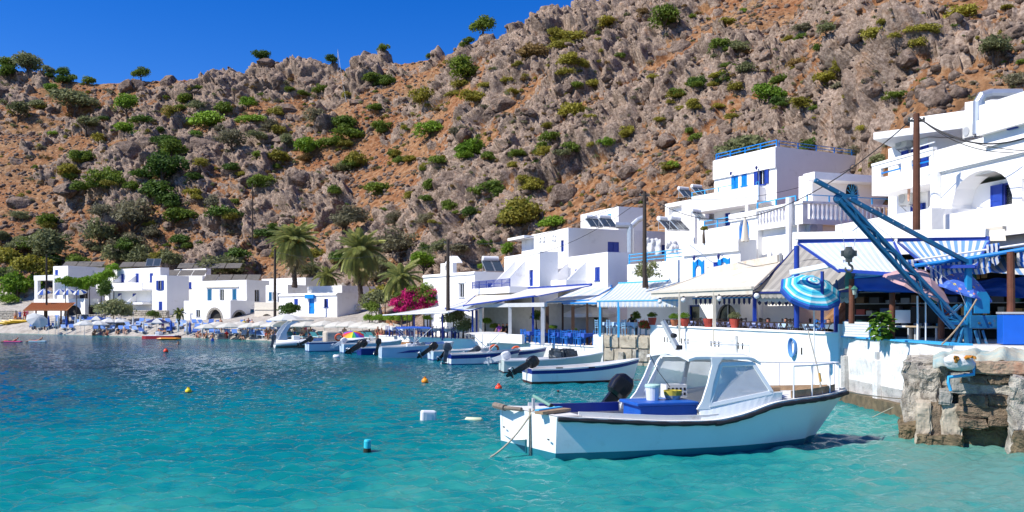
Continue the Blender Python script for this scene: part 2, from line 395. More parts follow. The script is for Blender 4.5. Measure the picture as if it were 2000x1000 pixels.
for k in range(54):                                    # wind ripples: many short crossing trains
    lam = 0.17*(5.0**rs.rand()); ang = rs.normal(-1.35, .55); kx = 2*np.pi/lam*math.cos(ang); ky = 2*np.pi/lam*math.sin(ang)
    fade = np.clip(lam*FPX/WD/26-.25, 0, 1)            # a train finer than the grid fades out
    env = .45+1.1*vnoise(WX/(lam*6)+k*7, WD/(lam*6)+k*3, 200+k)
    ph = kx*WX+ky*WD+rs.rand()*6.28+1.3*vnoise(WX/(lam*2.5)+k, WD/(lam*2.5), 300+k)
    WZ += fade*env*lam*0.0125*np.sin(ph)
WZ *= np.interp(WD,[20,60],[1,.75])
depth = np.interp(WD,[10,15,22,40,70,100],[.30,.33,.40,.55,.60,.52])
depth = depth+.34*sstep(900,-100,WP)*np.interp(WD,[13,17,28,45,80,110],[.0,.12,.55,1.0,1.0,.6])
depth = depth-.26*sstep(1050,2000,WP)*np.interp(WD,[12,20,40],[1,1,.5])-.10*sstep(1500,1900,WP)
depth = depth+.18*(fbm(WX/6, WD/6, 3, 77)-.5)*1.6
shore = ip(T_SHORE, WP)-WD
depth = depth-.35*sstep(7,0,shore)*(WP < 900)
wat = grid_mesh('sea', np.stack([WX, WD, WZ], 2), water_material(), True, {'depth': np.clip(depth,0,1)})
tag(wat, 'clear turquoise sea with small ripples filling the bay', kind='structure')
sb = MB(); a = (WX[0,0], 3.0); c = (WX[0,-1], 3.0)
sb.add([(-420,-160,-.06),(420,-160,-.06),(420,3.2,-.06),(-420,3.2,-.06)], [(0,1,2,3)])
sb.add([(-420,3.2,-.07),(-3,3.2,-.07),(-330,240,-.07),(-420,240,-.07)], [(0,1,2,3)])
ob = sb.build('open_sea', M('deep_sea', (.004,.05,.13), rough=.12, var=.2, scale=.05)); tag(ob, 'open blue sea outside the bay', kind='structure')
# ================================================================== HOUSES
WHITE = M('whitewash', (.88,.87,.85), rough=.85, var=.05, scale=.9, bump=.4, spec=.2, dirt=(.64,.62,.58), dirt_amt=.08, dirt_scale=.8)
WHITE2 = M('aged_whitewash', (.84,.83,.80), rough=.9, var=.06, scale=.7, bump=.35, spec=.2, dirt=(.56,.54,.50), dirt_amt=.12, dirt_scale=.6)
CREAM = M('cream_plaster', (.62,.57,.48), rough=.9, var=.08, bump=.3, spec=.2)
BLUE = M('deep_blue_paint', (.012,.048,.33), rough=.5, var=.18, scale=2)
AZURE = M('azure_paint', (.0,.22,.66), rough=.5, var=.15, scale=2)
SKYB = M('light_blue_paint', (.05,.42,.78), rough=.5, var=.12, scale=2)
TEALB = M('teal_blue_paint', (.01,.13,.27), rough=.55, var=.2, scale=2)
NAVY = M('navy_paint', (.012,.022,.16), rough=.5, var=.2, scale=2)
DARKGLASS = M('dark_window_glass', (.012,.016,.022), rough=.12, var=.3, spec=.5)
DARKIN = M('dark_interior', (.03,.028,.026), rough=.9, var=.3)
GREYROOF = M('flat_roof_screed', (.45,.43,.40), rough=.95, var=.1, bump=.3)
BRONZE = M('solar_collector_glass', (.05,.07,.09), rough=.15, var=.2, spec=.6)
METAL = M('galvanised_metal', (.55,.58,.60), rough=.4, var=.1, metal=.7, scale=6)
WOODD = M('dark_wood', (.075,.038,.02), rough=.75, var=.35, scale=5, bump=.3)
WOODP = M('brown_timber', (.16,.055,.028), rough=.7, var=.4, scale=4, bump=.4)
TILE = M('orange_roof_tile', (.52,.20,.075), rough=.8, var=.25, scale=6)
STONE = M('rubble_stone', (.40,.365,.31), rough=.95, var=.3, scale=5, bump=.5)
STEEL = M('grey_painted_steel', (.42,.43,.44), rough=.5, var=.12)
ACW = M('aircon_casing', (.62,.61,.57), rough=.5, var=.08)
SILV = M('white_enamel', (.74,.75,.76), rough=.35, var=.06)

class House:
    def __init__(s, name, label, cat, px, D, th, zb):
        s.th = math.radians(th); s.N = Vector((X(px,D), D, 0)); s.zb = zb
        s.r = Vector((math.cos(s.th), math.sin(s.th), 0)); s.l = Vector((-math.sin(s.th), math.cos(s.th), 0))
        s.root = thing(name, label, cat, (s.N.x, s.N.y, zb), s.th)
    def loc(s, p): q = Vector(p)-s.N; return Vector((q.dot(s.r), q.dot(s.l), p[2]-s.zb))
    def onL(s, px, py=HOR, x=0.0):
        """(y, z) where the photo's pixel meets the plane local x = const"""
        k = Vector(((px-1000)/FPX, 1, (HOR-py)/FPX)); t = (s.N.dot(s.r)+x)/(k.dot(s.r)); p = k*t+Vector((0,0,CAMH)); q = s.loc(p); return q.y, q.z
    def onR(s, px, py=HOR, y=0.0):
        k = Vector(((px-1000)/FPX, 1, (HOR-py)/FPX)); t = (s.N.dot(s.l)+y)/(k.dot(s.l)); p = k*t+Vector((0,0,CAMH)); q = s.loc(p); return q.x, q.z
    def zt(s, py, x=0, y=0):
        """local height of the photo row at the local ground point (x, y)"""
        return Z(py, (s.N+s.r*x+s.l*y).y)-s.zb

def face(mb, o, ud, nd, u0, u1, z0, z1, holes, reveal=.18):
    """a wall face with openings; nd points outwards, openings are cut and lined inwards"""
    o = Vector(o); ud = Vector(ud); nd = Vector(nd); up = Vector((0,0,1))
    us = sorted({u0,u1,*[h[k] for h in holes for k in (0,1) if u0 < h[k] < u1]}); zs = sorted({z0,z1,*[h[k] for h in holes for k in (2,3) if z0 < h[k] < z1]})
    P = lambda u, z, d=0: o+ud*u+up*z-nd*d
    flip = ud.cross(up).dot(nd) < 0
    def q(a, b, c, d): mb.add([a,b,c,d], [(3,2,1,0) if flip else (0,1,2,3)])
    for i in range(len(us)-1):
        for j in range(len(zs)-1):
            cu = (us[i]+us[i+1])/2; cz = (zs[j]+zs[j+1])/2
            if any(h[0] < cu < h[1] and h[2] < cz < h[3] for h in holes): continue
            q(P(us[i],zs[j]),P(us[i+1],zs[j]),P(us[i+1],zs[j+1]),P(us[i],zs[j+1]))
    for h in holes:
        a, b, c, d = h[:4]; rise = h[4] if len(h) > 4 else 0; rv = h[5] if len(h) > 5 else reveal
        sp = d-rise
        q(P(a,c),P(a,sp),P(a,sp,rv),P(a,c,rv)); q(P(b,sp),P(b,c),P(b,c,rv),P(b,sp,rv)); q(P(b,c),P(a,c),P(a,c,rv),P(b,c,rv))
        if rise <= 0: q(P(a,d),P(b,d),P(b,d,rv),P(a,d,rv))
        else:
            n = 12; pts = [(a+(b-a)*k/n, sp+rise*math.sqrt(max(0,1-(2*k/n-1)**2))) for k in range(n+1)]
            for k in range(n):
                (ua, za), (ub, zb) = pts[k], pts[k+1]
                q(P(ua,za),P(ub,zb),P(ub,d),P(ua,d)); q(P(ua,za),P(ub,zb),P(ub,zb,rv),P(ua,za,rv))

def block(H, x0, y0, wl, wr, z0, z1, hL=(), hR=(), mat=None, par=.3, name='wall', roof=True):
    """one storey block: walls with openings, parapet and flat roof. local box [x0,x0+wr] x [y0,y0+wl]"""
    mat = mat or WHITE; mb = MB(); x1 = x0+wr; y1 = y0+wl
    face(mb, (x0,0,0), (0,1,0), (-1,0,0), y0, y1, z0, z1, list(hL))
    face(mb, (0,y0,0), (1,0,0), (0,-1,0), x0, x1, z0, z1, list(hR))
    face(mb, (x1,0,0), (0,1,0), (1,0,0), y0, y1, z0, z1, [])
    face(mb, (0,y1,0), (1,0,0), (0,1,0), x0, x1, z0, z1, [])
    t = .22; zr = z1-par
    o = [(x0,y0),(x1,y0),(x1,y1),(x0,y1)]; i = [(x0+t,y0+t),(x1-t,y0+t),(x1-t,y1-t),(x0+t,y1-t)]
    mb.add([(*p,z1) for p in o]+[(*p,z1) for p in i]+[(*p,zr) for p in i], [(0,1,5,4),(1,2,6,5),(2,3,7,6),(3,0,4,7),(4,5,9,8),(5,6,10,9),(6,7,11,10),(7,4,8,11)])
    w = mb.build(name, mat, H.root)
    if roof: rb = MB(); rb.add([(*p,zr) for p in i], [(0,1,2,3)]); rb.build('roof', GREYROOF, w)
    return w

def leaf(mb, c, ud, nd, w, h, t=.04, boards=True):
    """a shutter or door leaf with framed slats; c is its lower centre on the wall plane"""
    c = Vector(c); ud = Vector(ud); nd = Vector(nd); up = Vector((0,0,1))
    R = Matrix((ud, nd, up)).transposed()
    mb.box(c+up*h/2, (w,t,h), rot=R)
    if boards:
        for sx in (-1,1): mb.box(c+ud*sx*(w/2-.035)+up*h/2+nd*(t/2+.009), (.06,.02,h-.01), rot=R)
        for z in (.045, h/2, h-.045): mb.box(c+up*z+nd*(t/2+.006), (w-.14,.016,.07), rot=R)

def window(H, fc, box, kind='shut', mat=None, plane=0.0, rise=0, name=None, depth=.12):
    """window or door in an opening; box = (u0,u1,z0,z1) on face 'L' or 'R'. Frame is the part, leaves and pane its sub-parts"""
    u0, u1, z0, z1 = box; mat = mat or BLUE
    if fc == 'L': o = Vector((plane,0,0)); ud = Vector((0,1,0)); nd = Vector((-1,0,0))
    else: o = Vector((0,plane,0)); ud = Vector((1,0,0)); nd = Vector((0,-1,0))
    up = Vector((0,0,1)); R = Matrix((ud, nd, up)).transposed(); w = u1-u0; h = z1-z0; cu = (u0+u1)/2
    name = name or ('door' if kind in ('door','darkdoor') else 'window')
    fr = MB(); fm = mat if kind != 'dark' else SILV
    for su in (u0+.035, u1-.035): fr.box(o+ud*su+up*(z0+(h-rise)/2)-nd*depth, (.07,.08,h-rise), rot=R)
    if rise <= 0: fr.box(o+ud*cu+up*(z1-.035)-nd*depth, (w-.14,.08,.07), rot=R)
    if kind not in ('door','darkdoor'): fr.box(o+ud*cu+up*(z0-.03)+nd*.02, (w+.14,.14,.06), rot=R)
    f = fr.build(name, fm, H.root)
    pn = MB()
    if rise > 0:
        pts = [(u0+.03, z0)]+[(u1-.03, z0)]+[(cu+(w/2-.03)*math.cos(math.pi*k/12), z1-rise+rise*.97*math.sin(math.pi*k/12)) for k in range(13)]
        pn.prism(pts, .03, o-nd*(depth+.02), ud, up)
    else: pn.box(o+ud*cu+up*(z0+h/2)-nd*(depth+.03), (w-.02,.02,h-.01), rot=R)
    solid = kind in ('door',) or rise > 0 and kind == 'shut'
    pn.build('panel' if solid else 'pane', mat if solid else DARKGLASS, f)
    if kind == 'shut' and rise <= 0:
        for sg in (-1,1):
            mb = MB(); leaf(mb, o+ud*(cu+sg*w/4)+up*z0-nd*.03, ud, nd, w/2-.02, h-.02); mb.build('shutter', mat, f)
    if kind == 'open':
        for sg in (-1,1):
            mb = MB(); leaf(mb, o+ud*(cu+sg*(w*.5+w*.25))+up*z0+nd*.045, ud, nd, w/2, h); mb.build('shutter', mat, f)
        mb = MB(); mb.box(o+ud*cu+up*(z0+h/2)-nd*(depth-.03), (.05,.05,h-.08), rot=R); mb.build('mullion', SILV, f)
    if kind == 'half':
        mb = MB(); leaf(mb, o+ud*(cu-w/4)+up*z0-nd*.03, ud, nd, w/2-.02, h-.02); mb.build('shutter', mat, f)
    if kind in ('dark',):
        mb = MB(); mb.box(o+ud*cu+up*(z0+h/2)-nd*(depth-.02), (.05,.05,h-.1), rot=R); mb.build('mullion', SILV, f)
    if kind == 'door':
        mb = MB(); mb.box(o+ud*(cu+w*.32)+up*(z0+h*.48)-nd*(depth-.05), (.05,.06,.12), rot=R); mb.build('handle', METAL, f)
    return f
def wbox(H, fc, p, plane=0.0):
    """pixel box (px0,py0,px1,py1) -> (u0,u1,z0,z1) on a face"""
    fn = H.onL if fc == 'L' else H.onR
    m = (p[0]+p[2])/2; a = fn(p[0],p[1],plane)[0]; b = fn(p[2],p[1],plane)[0]
    z1 = fn(m,p[1],plane)[1]; z0 = fn(m,p[3],plane)[1]
    return (min(a,b), max(a,b), z0, z1)
def blk(H, pxl, pxn, pxr, D, pyt, z0, wl=(), wr=(), mat=None, par=.3, pyb=None, depth=None, holes=()):
    """block given by the photo columns of its left edge, near corner and right edge and the row of its top. wl/wr: windows (box, kind, mat, rise)"""
    n = H.loc((X(pxn,D), D, 0)); x0, y0 = n.x, n.y
    yl = H.onL(pxl, HOR, x0)[0]; xr = H.onR(pxr, HOR, y0)[0]
    if depth: xr = x0+depth
    z1 = Z(pyt, D)-H.zb
    if pyb is not None: z0 = Z(pyb, D)-H.zb
    hL = []; hR = []; todo = []
    for fc, lst, hh, pl in (('L',wl,hL,x0),('R',wr,hR,y0)):
        for w in lst:
            b = wbox(H, fc, w[0], pl); rise = w[3] if len(w) > 3 else 0
            if rise: rise = min(rise, (b[1]-b[0])/2)
            if w[1] == 'void': hh.append((*b, rise, w[4] if len(w) > 4 else .3)); continue
            hh.append((*b, rise)); todo.append((fc, b, w[1], w[2] if len(w) > 2 else None, pl, rise))
    wall = block(H, x0, y0, yl-y0, xr-x0, z0, z1, hL, hR, mat, par)
    for fc, b, k, m, pl, rise in todo: window(H, fc, b, k, m, pl, rise)
    wall['box'] = (x0, y0, yl-y0, xr-x0, z0, z1)
    return x0, y0, yl, xr, z1
def slab(H, x0, x1, y0, y1, z0, z1, name='slab', mat=None, bevel=0):
    mb = MB(); mb.bx(x0,x1,y0,y1,z0,z1); return mb.build(name, mat or WHITE, H.root, bevel=bevel)
def railing(par, pts, h, mat, name='railing', bars=2, post=1.6, r=.03, spindle=0):
    """railing > posts and rails along a polyline of local points"""
    mb = MB(); segs = list(zip(pts[:-1], pts[1:]))
    for a, b in segs:
        a = Vector(a); b = Vector(b)
        for k in range(bars): z = Vector((0,0,h*(k+1)/bars)); mb.bar(a+z, b+z, r*1.6, r*1.6)
    o = mb.build(name, mat, par)
    me = MB(); me.box((0,0,h/2), (r*2.2,r*2.2,h+.02)); pm = me.mesh('post', mat)
    ps = None
    if spindle: q = MB(); q.box((0,0,h/2), (.022,.022,h-.03)); ps = q.mesh('spindle', mat)
    for a, b in segs:
        a = Vector(a); b = Vector(b); n = max(1, round((b-a).length/post))
        for k in range(n+1): link_mesh('post', pm, o, a.lerp(b,k/n))
        if spindle:
            n = max(1, round((b-a).length/spindle))
            for k in range(1,n): link_mesh('spindle', ps, o, a.lerp(b,k/n))
    return o
def aircon(H, c, rz=0, s=1.0):
    mb = MB(); mb.box((0,0,0), (.8*s,.3*s,.56*s)); o = mb.build('air_conditioner', ACW, H.root, bevel=.02)
    o.location = c; o.rotation_euler[2] = rz
    f = MB(); f.lathe([(.20*s,0),(.20*s,.02),(.03,.02)], (0,0,0), 14, 'Y'); g = f.build('fan_grille', STEEL, o); g.location = (-.14*s,-.151*s-.02,0)
    for sx in (-.3,.3): b = MB(); b.bar((sx*s,.15*s,-.3*s),(sx*s,-.15*s,-.3*s),.03); b.bar((sx*s,.15*s,-.5*s),(sx*s,-.1*s,-.3*s),.03); b.build('bracket', STEEL, o)
    return o
def solar(loc, rz, s=1.0, label='', group='solar water heaters on the roofs', tank=True):
    """flat solar collector, tilted, with its tank on top"""
    t = thing('solar_heater', label, 'solar heater', loc, rz, group)
    for k in (-.5,.5):
        mb = MB(); R = Matrix.Rotation(math.radians(42),3,'X'); mb.box((k*1.02*s,-.1*s,.62*s), (.96*s,1.7*s,.08*s), rot=R); p = mb.build('collector', METAL, t)
        g = MB(); g.box(Vector((k*1.02*s,-.1*s,.62*s))+R@Vector((0,0,.045*s)), (.88*s,1.6*s,.02*s), rot=R); g.build('glass', BRONZE, p)
    if tank:
        mb = MB(); mb.tube([(-.85*s,.62*s,1.38*s),(-.82*s,.62*s,1.38*s),(.82*s,.62*s,1.38*s),(.85*s,.62*s,1.38*s)], [.2*s,.28*s,.28*s,.2*s], 14); mb.build('tank', SILV, t, smooth=False)
    fr = MB()
    for k in (-.8,.8): fr.bar((k*s,.62*s,0),(k*s,.62*s,1.2*s),.05*s); fr.bar((k*s,-.68*s,0),(k*s,.62*s,.15*s),.05*s); fr.bar((k*s,-.68*s,0),(k*s,-.68*s,.1*s),.05*s)
    fr.build('stand', STEEL, t); return t

# ---- far left: taverna with the arched ground floor ------------------------------------------------
H1 = House('taverna_house', 'white taverna with an arched ground floor at the left end of the beach', 'house', 166, 126, 60, 1.1)
x0,y0,yl,xr,z1 = blk(H1, 66, 166, 193, 126, 583, -1.5, wl=[((124,596,160,640),'void',None,1.5,.5)], wr=[((173,596,189,628),'void',None,0,.5)], par=.9)
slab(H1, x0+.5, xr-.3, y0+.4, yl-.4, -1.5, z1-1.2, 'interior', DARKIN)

blk(H1, 104, 133, 204, 130, 519, 0, wl=[((107.5,527,113.5,545),'shut',BLUE)], wr=[((181,528,184,533),'dark')])
# terrace frame (beams and posts) with blue and white parasols on the terrace
za = H1.zt(548, 0, yl); 
for (a, b) in ((67,73),(103,106)):
    ya = H1.onL(a)[0]; yb = H1.onL(b)[0]; slab(H1, .02, .5, min(ya,yb), max(ya,yb), z1, za, 'pillar')
slab(H1, .0, 3.2, H1.onL(106)[0], yl, za+.002, za+.75, 'beam')
slab(H1, .03, .3, H1.onL(131)[0], H1.onL(106.2)[0], za+.25, za+.6, 'beam')
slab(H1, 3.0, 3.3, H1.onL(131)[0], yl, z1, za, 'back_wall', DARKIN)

H2 = House('guest_house', 'white three storey guest house with blue shutters left of the arched house', 'house', 326, 119, 58, 1.3)
blk(H2, 297, 326, 369, 119, 537.5, -2, wl=[((309.5,548,316.5,566),'open',BLUE),((310,589,317,609),'shut',BLUE)])
n = blk(H2, 205, 313, 330, 122, 522, -2, wl=[((236,535,242,551),'shut',BLUE),((264.5,534,271,551),'shut',BLUE),((292.5,533.5,299,550.5),'shut',BLUE),((230.5,573,237.5,589),'shut',BLUE),((259,573,266,589),'shut',BLUE)])
yb0 = H2.onL(297.5, 560, n[0])[0]; yb1 = H2.onL(208, 560, n[0])[0]; zz = H2.zt(565, n[0], (yb0+yb1)/2)
slab(H2, n[0]-1.5, n[0], yb0, yb1, zz-.25, zz, 'balcony_floor'); slab(H2, n[0]-1.62, n[0]-1.5, yb0, yb1, zz-.25, zz+.85, 'balcony_parapet')
for px in (237,266):
    yy = H2.onL(px, 590, n[0])[0]
    for zq in (H2.zt(590, n[0], yy), H2.zt(552, n[0], yy)):
        mb = MB(); mb.prism([(0,0),(1.5,0),(0,1.1)], .1, (n[0],yy,zq), (-1,0,0), (0,0,1)); mb.build('balcony_divider', WHITE, H2.root)
zz2 = H2.zt(591, n[0], (yb0+yb1)/2); slab(H2, n[0]-1.5, n[0], yb0+.1, yb1, zz2-.3, zz2, 'terrace_floor')
n = blk(H2, 328, 395, 430, 126, 539, 0, wr=[], wl=[((360,551,365.5,569),'dark'),((368,551,374,563),'shut',BLUE)])
blk(H2, 340, 402, 412, 134, 524, 0, wl=[])

H3 = House('arched_house', 'white house with two ground floor arches and teal shutters facing the beach', 'house', 481.5, 114, 60, 1.4)
n = blk(H3, 386, 481.5, 526, 114, 546.5, -2, wl=[((405,565,413.5,587),'shut',TEALB),((428.7,565,437.5,586.5),'dark',TEALB),((453.7,564.5,462,584.5),'shut',TEALB)], wr=[((497.5,565.5,507.5,589),'dark')])
hd = MB(); ya, za_ = H3.onL(403,562); yb, zb_ = H3.onL(466,562); hd.bx(-.16,-.002,yb,ya,za_-.02,za_+.1); hd.build('lintel_shelf', CREAM, H3.root)
n = blk(H3, 359, 450, 497, 109.5, 586.5, -2, wl=[((383,605,391,619),'dark'),((406,604,433,624),'void',None,1.4,.35),((371,612,377,628),'door',WHITE)], wr=[((455,608.5,480,626),'void',None,1.2,.35),((489,604,496,623),'door',TEALB)], par=.9)
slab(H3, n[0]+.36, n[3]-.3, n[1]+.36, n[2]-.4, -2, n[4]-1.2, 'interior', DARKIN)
for (fc, b, pl) in (('L',(406,604,433,624),n[0]),('R',(455,608.5,480,626),n[1])):
    u0,u1,zb,zt_ = wbox(H3, fc, b, pl); rr = (u1-u0)/2; cc = (u0+u1)/2; mb = MB()
    for k in range(13):
        a0 = math.pi*k/13; a1 = math.pi*(k+.9)/13; zc = zt_-min(1.4 if fc == 'L' else 1.2, rr); ry = zt_-zc
        for rad, dz in ((1,0),): pass
        P = lambda a, f: ((pl-.05, cc+rr*f*math.cos(a), zc+ry*f*math.sin(a)) if fc == 'L' else (cc+rr*f*math.cos(a), pl-.05, zc+ry*f*math.sin(a)))
        Q = lambda a, f: ((pl+.1, cc+rr*f*math.cos(a), zc+ry*f*math.sin(a)) if fc == 'L' else (cc+rr*f*math.cos(a), pl+.1, zc+ry*f*math.sin(a)))
        vs = [P(a0,.98),P(a1,.98),P(a1,1.2),P(a0,1.2),Q(a0,.98),Q(a1,.98),Q(a1,1.2),Q(a0,1.2)]
        mb.add(vs, [(0,1,2,3),(7,6,5,4),(0,4,5,1),(1,5,6,2),(2,6,7,3),(3,7,4,0)])
    mb.build('arch_stones', STONE, H3.root)

H4 = House('beige_house', 'low beige house with one arch next to the arched white house', 'house', 549, 106, 55, 1.3)
n = blk(H4, 497, 549, 560, 106, 590, -2, wl=[((507,613,535,632),'void',None,1.4,.4)], mat=CREAM)
slab(H4, n[0]+.4, n[3]-.25, n[1]+.3, n[2]-.3, -2, n[4]-.5, 'interior', CREAM)
mb = MB(); yy0, z_ = H4.onL(548.5,605); yy1, _ = H4.onL(497.5,605); mb.bx(-.1,-.002,yy0,yy1,z_,z_+.14); mb.build('string_course', CREAM, H4.root)
n = blk(H4, 519, 562, 600, 110, 556, 0, wl=[((525,570.5,531,586),'shut',TEALB),((531.8,570.5,540,586),'dark'),((541.5,572,548,590),'dark')])
n = blk(H4, 511, 597, 634, 118, 542, 0, wl=[], par=.6)

H5 = House('blue_door_house', 'white flat roofed house with a bright blue door beneath the date palm', 'house', 658.4, 99, 50, 1.4)
n = blk(H5, 545, 658.4, 704, 99, 571.5, -2, wl=[((603,583,614,613),'door',AZURE),((574.5,583.5,582,597),'shut',BLUE),((633,583.5,641,600),'half',BLUE)])
u = wbox(H5, 'L', (600,575.5,616.5,583)); slab(H5, -.35, -.002, u[0], u[1], u[2], u[3], 'door_canopy', AZURE)
slab(H5, -.14, -.001, 0.02, n[2], n[4]-.3, n[4]-.12, 'cornice')
n = blk(H5, 600, 668, 735, 106, 557.5, 0, wl=[], mat=WHITE2, par=.6)
aircon(H5, (H5.onR(697,601)[0], -.2, H5.onR(697,601)[1]), 0)

H6 = House('chapel_house', 'white single storey chapel house with a small belfry behind the bougainvillea', 'house', 927.5, 70, 34, 1.4)
n = blk(H6, 827, 927.5, 990, 70, 530, -1, wl=[((896.5,553,906.5,580),'dark')], wr=[((953,553,962,565),'shut',BLUE)])
slab(H6, -.1, -.001, .02, n[2], n[4]-.22, n[4]-.06, 'cornice')
u = wbox(H6, 'L', (894.5,549,908.5,553)); slab(H6, -.07, -.001, u[0]-.1, u[1]+.1, u[2]+.03, u[3]+.03, 'lintel')
# belfry: gabled wall with an arched opening, a bell and a cross
bc = H6.loc((X(876,74),74,0)); mb = MB(); bw = 1.02; z0 = H6.zt(530, bc.x, bc.y)-.2; z1 = H6.zt(514, bc.x, bc.y); zp = H6.zt(505, bc.x, bc.y)
face(mb, (bc.x-.2,0,0), (0,1,0), (-1,0,0), bc.y-bw, bc.y+bw, z0, z1, [(bc.y-.32,bc.y+.32,z0+.3,z1-.1,.3,.4)])
mb.bx(bc.x-.198,bc.x+.2,bc.y-bw,bc.y-.33,z0,z1-.001); mb.bx(bc.x-.198,bc.x+.2,bc.y+.33,bc.y+bw,z0,z1-.001)
mb.prism([(-bw-.06,0),(bw+.06,0),(bw-.2,.25),(.25,.62),(-.25,.62),(-bw+.2,.25)], .5, (bc.x+.25,bc.y,z1), (0,1,0), (0,0,1)); bel = mb.build('belfry', WHITE, H6.root)
mb = MB(); mb.bar((bc.x,bc.y,z1+.62),(bc.x,bc.y,z1+1.1),.07); mb.bar((bc.x,bc.y-.16,z1+.92),(bc.x,bc.y+.16,z1+.92),.06); mb.build('cross', WHITE, bel)
mb = MB(); mb.lathe([(.0,.32),(.1,.3),(.14,.1),(.2,0)], (bc.x,bc.y,z0+.75), 10); mb.build('bell', WOODD, bel)

# ---- centre: stepped hotel ------------------------------------------------------------------------
H7 = House('stepped_hotel', 'large stepped white hotel with deep blue doors above the cream awning', 'house', 1187, 58, 23, 1.2)
n = blk(H7, 1077, 1187, 1233, 58, 492, -1, wl=[((1092,529,1100,537),'shut',BLUE),((1123,525.5,1132,538.5),'shut',BLUE),((1162,521.5,1171.5,547.5),'shut',BLUE)])
nb = n
for px in (1111, 1145):
    yy, zz = H7.onL(px, 548, n[0]); mb = MB(); mb.prism([(0,0),(1.5,0),(0,1.35)], .12, (n[0],yy,zz), (-1,0,0), (0,0,1)); mb.build('balcony_divider', WHITE, H7.root)
yy, zz = H7.onL(1130, 548, n[0]); slab(H7, n[0]-1.6, n[0], H7.onL(1146,548,n[0])[0], n[2], zz-.4, zz-.003, 'balcony_floor')
n = blk(H7, 985, 1054, 1090, 62, 491, -1, wl=[((996.5,532,1001.5,536.5),'dark'),((1019,529,1024.5,534.5),'dark'),((1033.5,527,1041,559),'door',BLUE)])
for px in (1007, 1027):
    yy, zz = H7.onL(px, 560, n[0]); mb = MB(); mb.prism([(0,0),(2.0,0),(0,2.0)], .12, (n[0],yy,zz), (-1,0,0), (0,0,1)); mb.build('balcony_divider', WHITE, H7.root)
ya, zz = H7.onL(1050, 560, n[0]); yb, _ = H7.onL(972, 560, n[0])
slab(H7, n[0]-2.2, n[0], ya, yb, zz-.45, zz, 'terrace_floor'); railing(H7.root, [(n[0]-2.15,ya,zz),(n[0]-2.15,yb,zz)], .55, BLUE, 'railing', 2, 1.5, .02, .13)
n = blk(H7, 1038, 1110, 1372, 66.5, 444.5, 2, wl=[((1095.5,469,1101,491.5),'door',BLUE),((1054,464.5,1057,470.5),'dark'),((1061.5,462.5,1064.5,470.5),'dark'),((1079,459.5,1082,468),'dark'),((1083.5,460,1086,468.5),'dark')],
        wr=[((1187,472.5,1209,492),'shut',BLUE),((1292,478,1301,497),'door',BLUE),((1324,479,1332,497),'door',BLUE)], par=.5, mat=WHITE2)
nc = n
slab(H7, n[0]-.9, n[0]+1, n[2]-.5, H7.onL(1010,463,n[0])[0], H7.zt(466,n[0],n[2]), H7.zt(461,n[0],n[2]), 'eave'); 
slab(H7, n[0], n[0]+3, n[2]+.001, H7.onL(1019,470,n[0])[0], 2, H7.zt(466.01,n[0],n[2]), 'annex')
n = blk(H7, 1134, 1208, 1256, 74, 403, 5, wl=[((1148,420,1157,428.5),'shut',SKYB),((1186,418,1193.5,427),'shut',SKYB)], wr=[])
# drain elbow, dish
mb = MB(); q = [W(1203,440,62),W(1229,440,62),W(1231,446,62),W(1231,494,62)]; mb.tube([H7.loc(p) for p in q], .24, 10); mb.build('flue_pipe', METAL, H7.root)
mb = MB(); q = [W(1232,443,62.2),W(1246,430,62.2),W(1256,425,62.2)]; mb.tube([H7.loc(p) for p in q], .2, 10); mb.build('flue_branch', METAL, H7.root)

# ---- middle right ---------------------------------------------------------------------------------
H8 = House('loggia_house', 'small white house with two square shaded loggias below the rocky slope', 'house', 1377, 63, 26, 6)
n = blk(H8, 1299, 1377, 1385, 63, 384, -4, wl=[((1306.5,402.5,1331.5,424),'void',None,0,1.2),((1349,396.5,1373.5,418.5),'void',None,0,1.2)], par=.3)
slab(H8, n[0]+1.21, n[0]+1.5, n[1]+.3, n[2]-.3, H8.zt(430)-.5, n[4]-.35, 'loggia_back', WHITE2)
slab(H8, n[0]+.2, n[0]+1.2, n[1]+.3, n[2]-.3, H8.zt(440)-.5, H8.zt(426), 'loggia_floor', WHITE2)
for p in ((1325.5,409,1331,424),(1368,402,1373,415)):
    b = wbox(H8, 'L', p, n[0]+1.2); window(H8, 'L', b, 'darkdoor', WOODD, n[0]+1.2, name='door', depth=-.02)

H9 = House('tall_house', 'tall white house with a blue roof railing and bright blue shutters', 'house', 1517, 55, 28, 5)
n = blk(H9, 1395, 1517, 1703, 55, 285.5, -3, wl=[((1428,343.5,1442,369),'shut',AZURE),((1448,339,1459,363),'shut',AZURE),((1481,331.5,1495,360.5),'open',BLUE),((1415,416,1426,450),'door',BLUE),((1446,412,1458,430),'shut',BLUE)], par=.35)
slab(H9, -.12, -.001, 0, n[2], n[4]-1.35, n[4]-.05, 'parapet_band')
railing(H9.root, [(.1,.1,n[4]),(.1,n[2]-.1,n[4])], .42, AZURE, 'roof_railing', 2, 1.5, .03); railing(H9.root, [(.3,.1,n[4]),(n[3]-.2,.1,n[4])], .38, AZURE, 'roof_railing', 2, 1.8, .025)
railing(H9.root, [(n[3]-.2,.3,n[4]),(n[3]-.2,n[2]-.2,n[4])], .38, AZURE, 'roof_railing', 2, 1.8, .025); railing(H9.root, [(.3,n[2]-.1,n[4]),(n[3]-.2,n[2]-.1,n[4])], .38, AZURE, 'roof_railing', 2, 1.8, .025)
za = H9.zt(392, -.6, .4); y0b = H9.onL(1507,392)[0]; y1b = H9.onL(1378,392)[0]
slab(H9, -1.25, -.002, y0b, y1b, za-.18, za, 'balcony_floor')
zb = za+.95
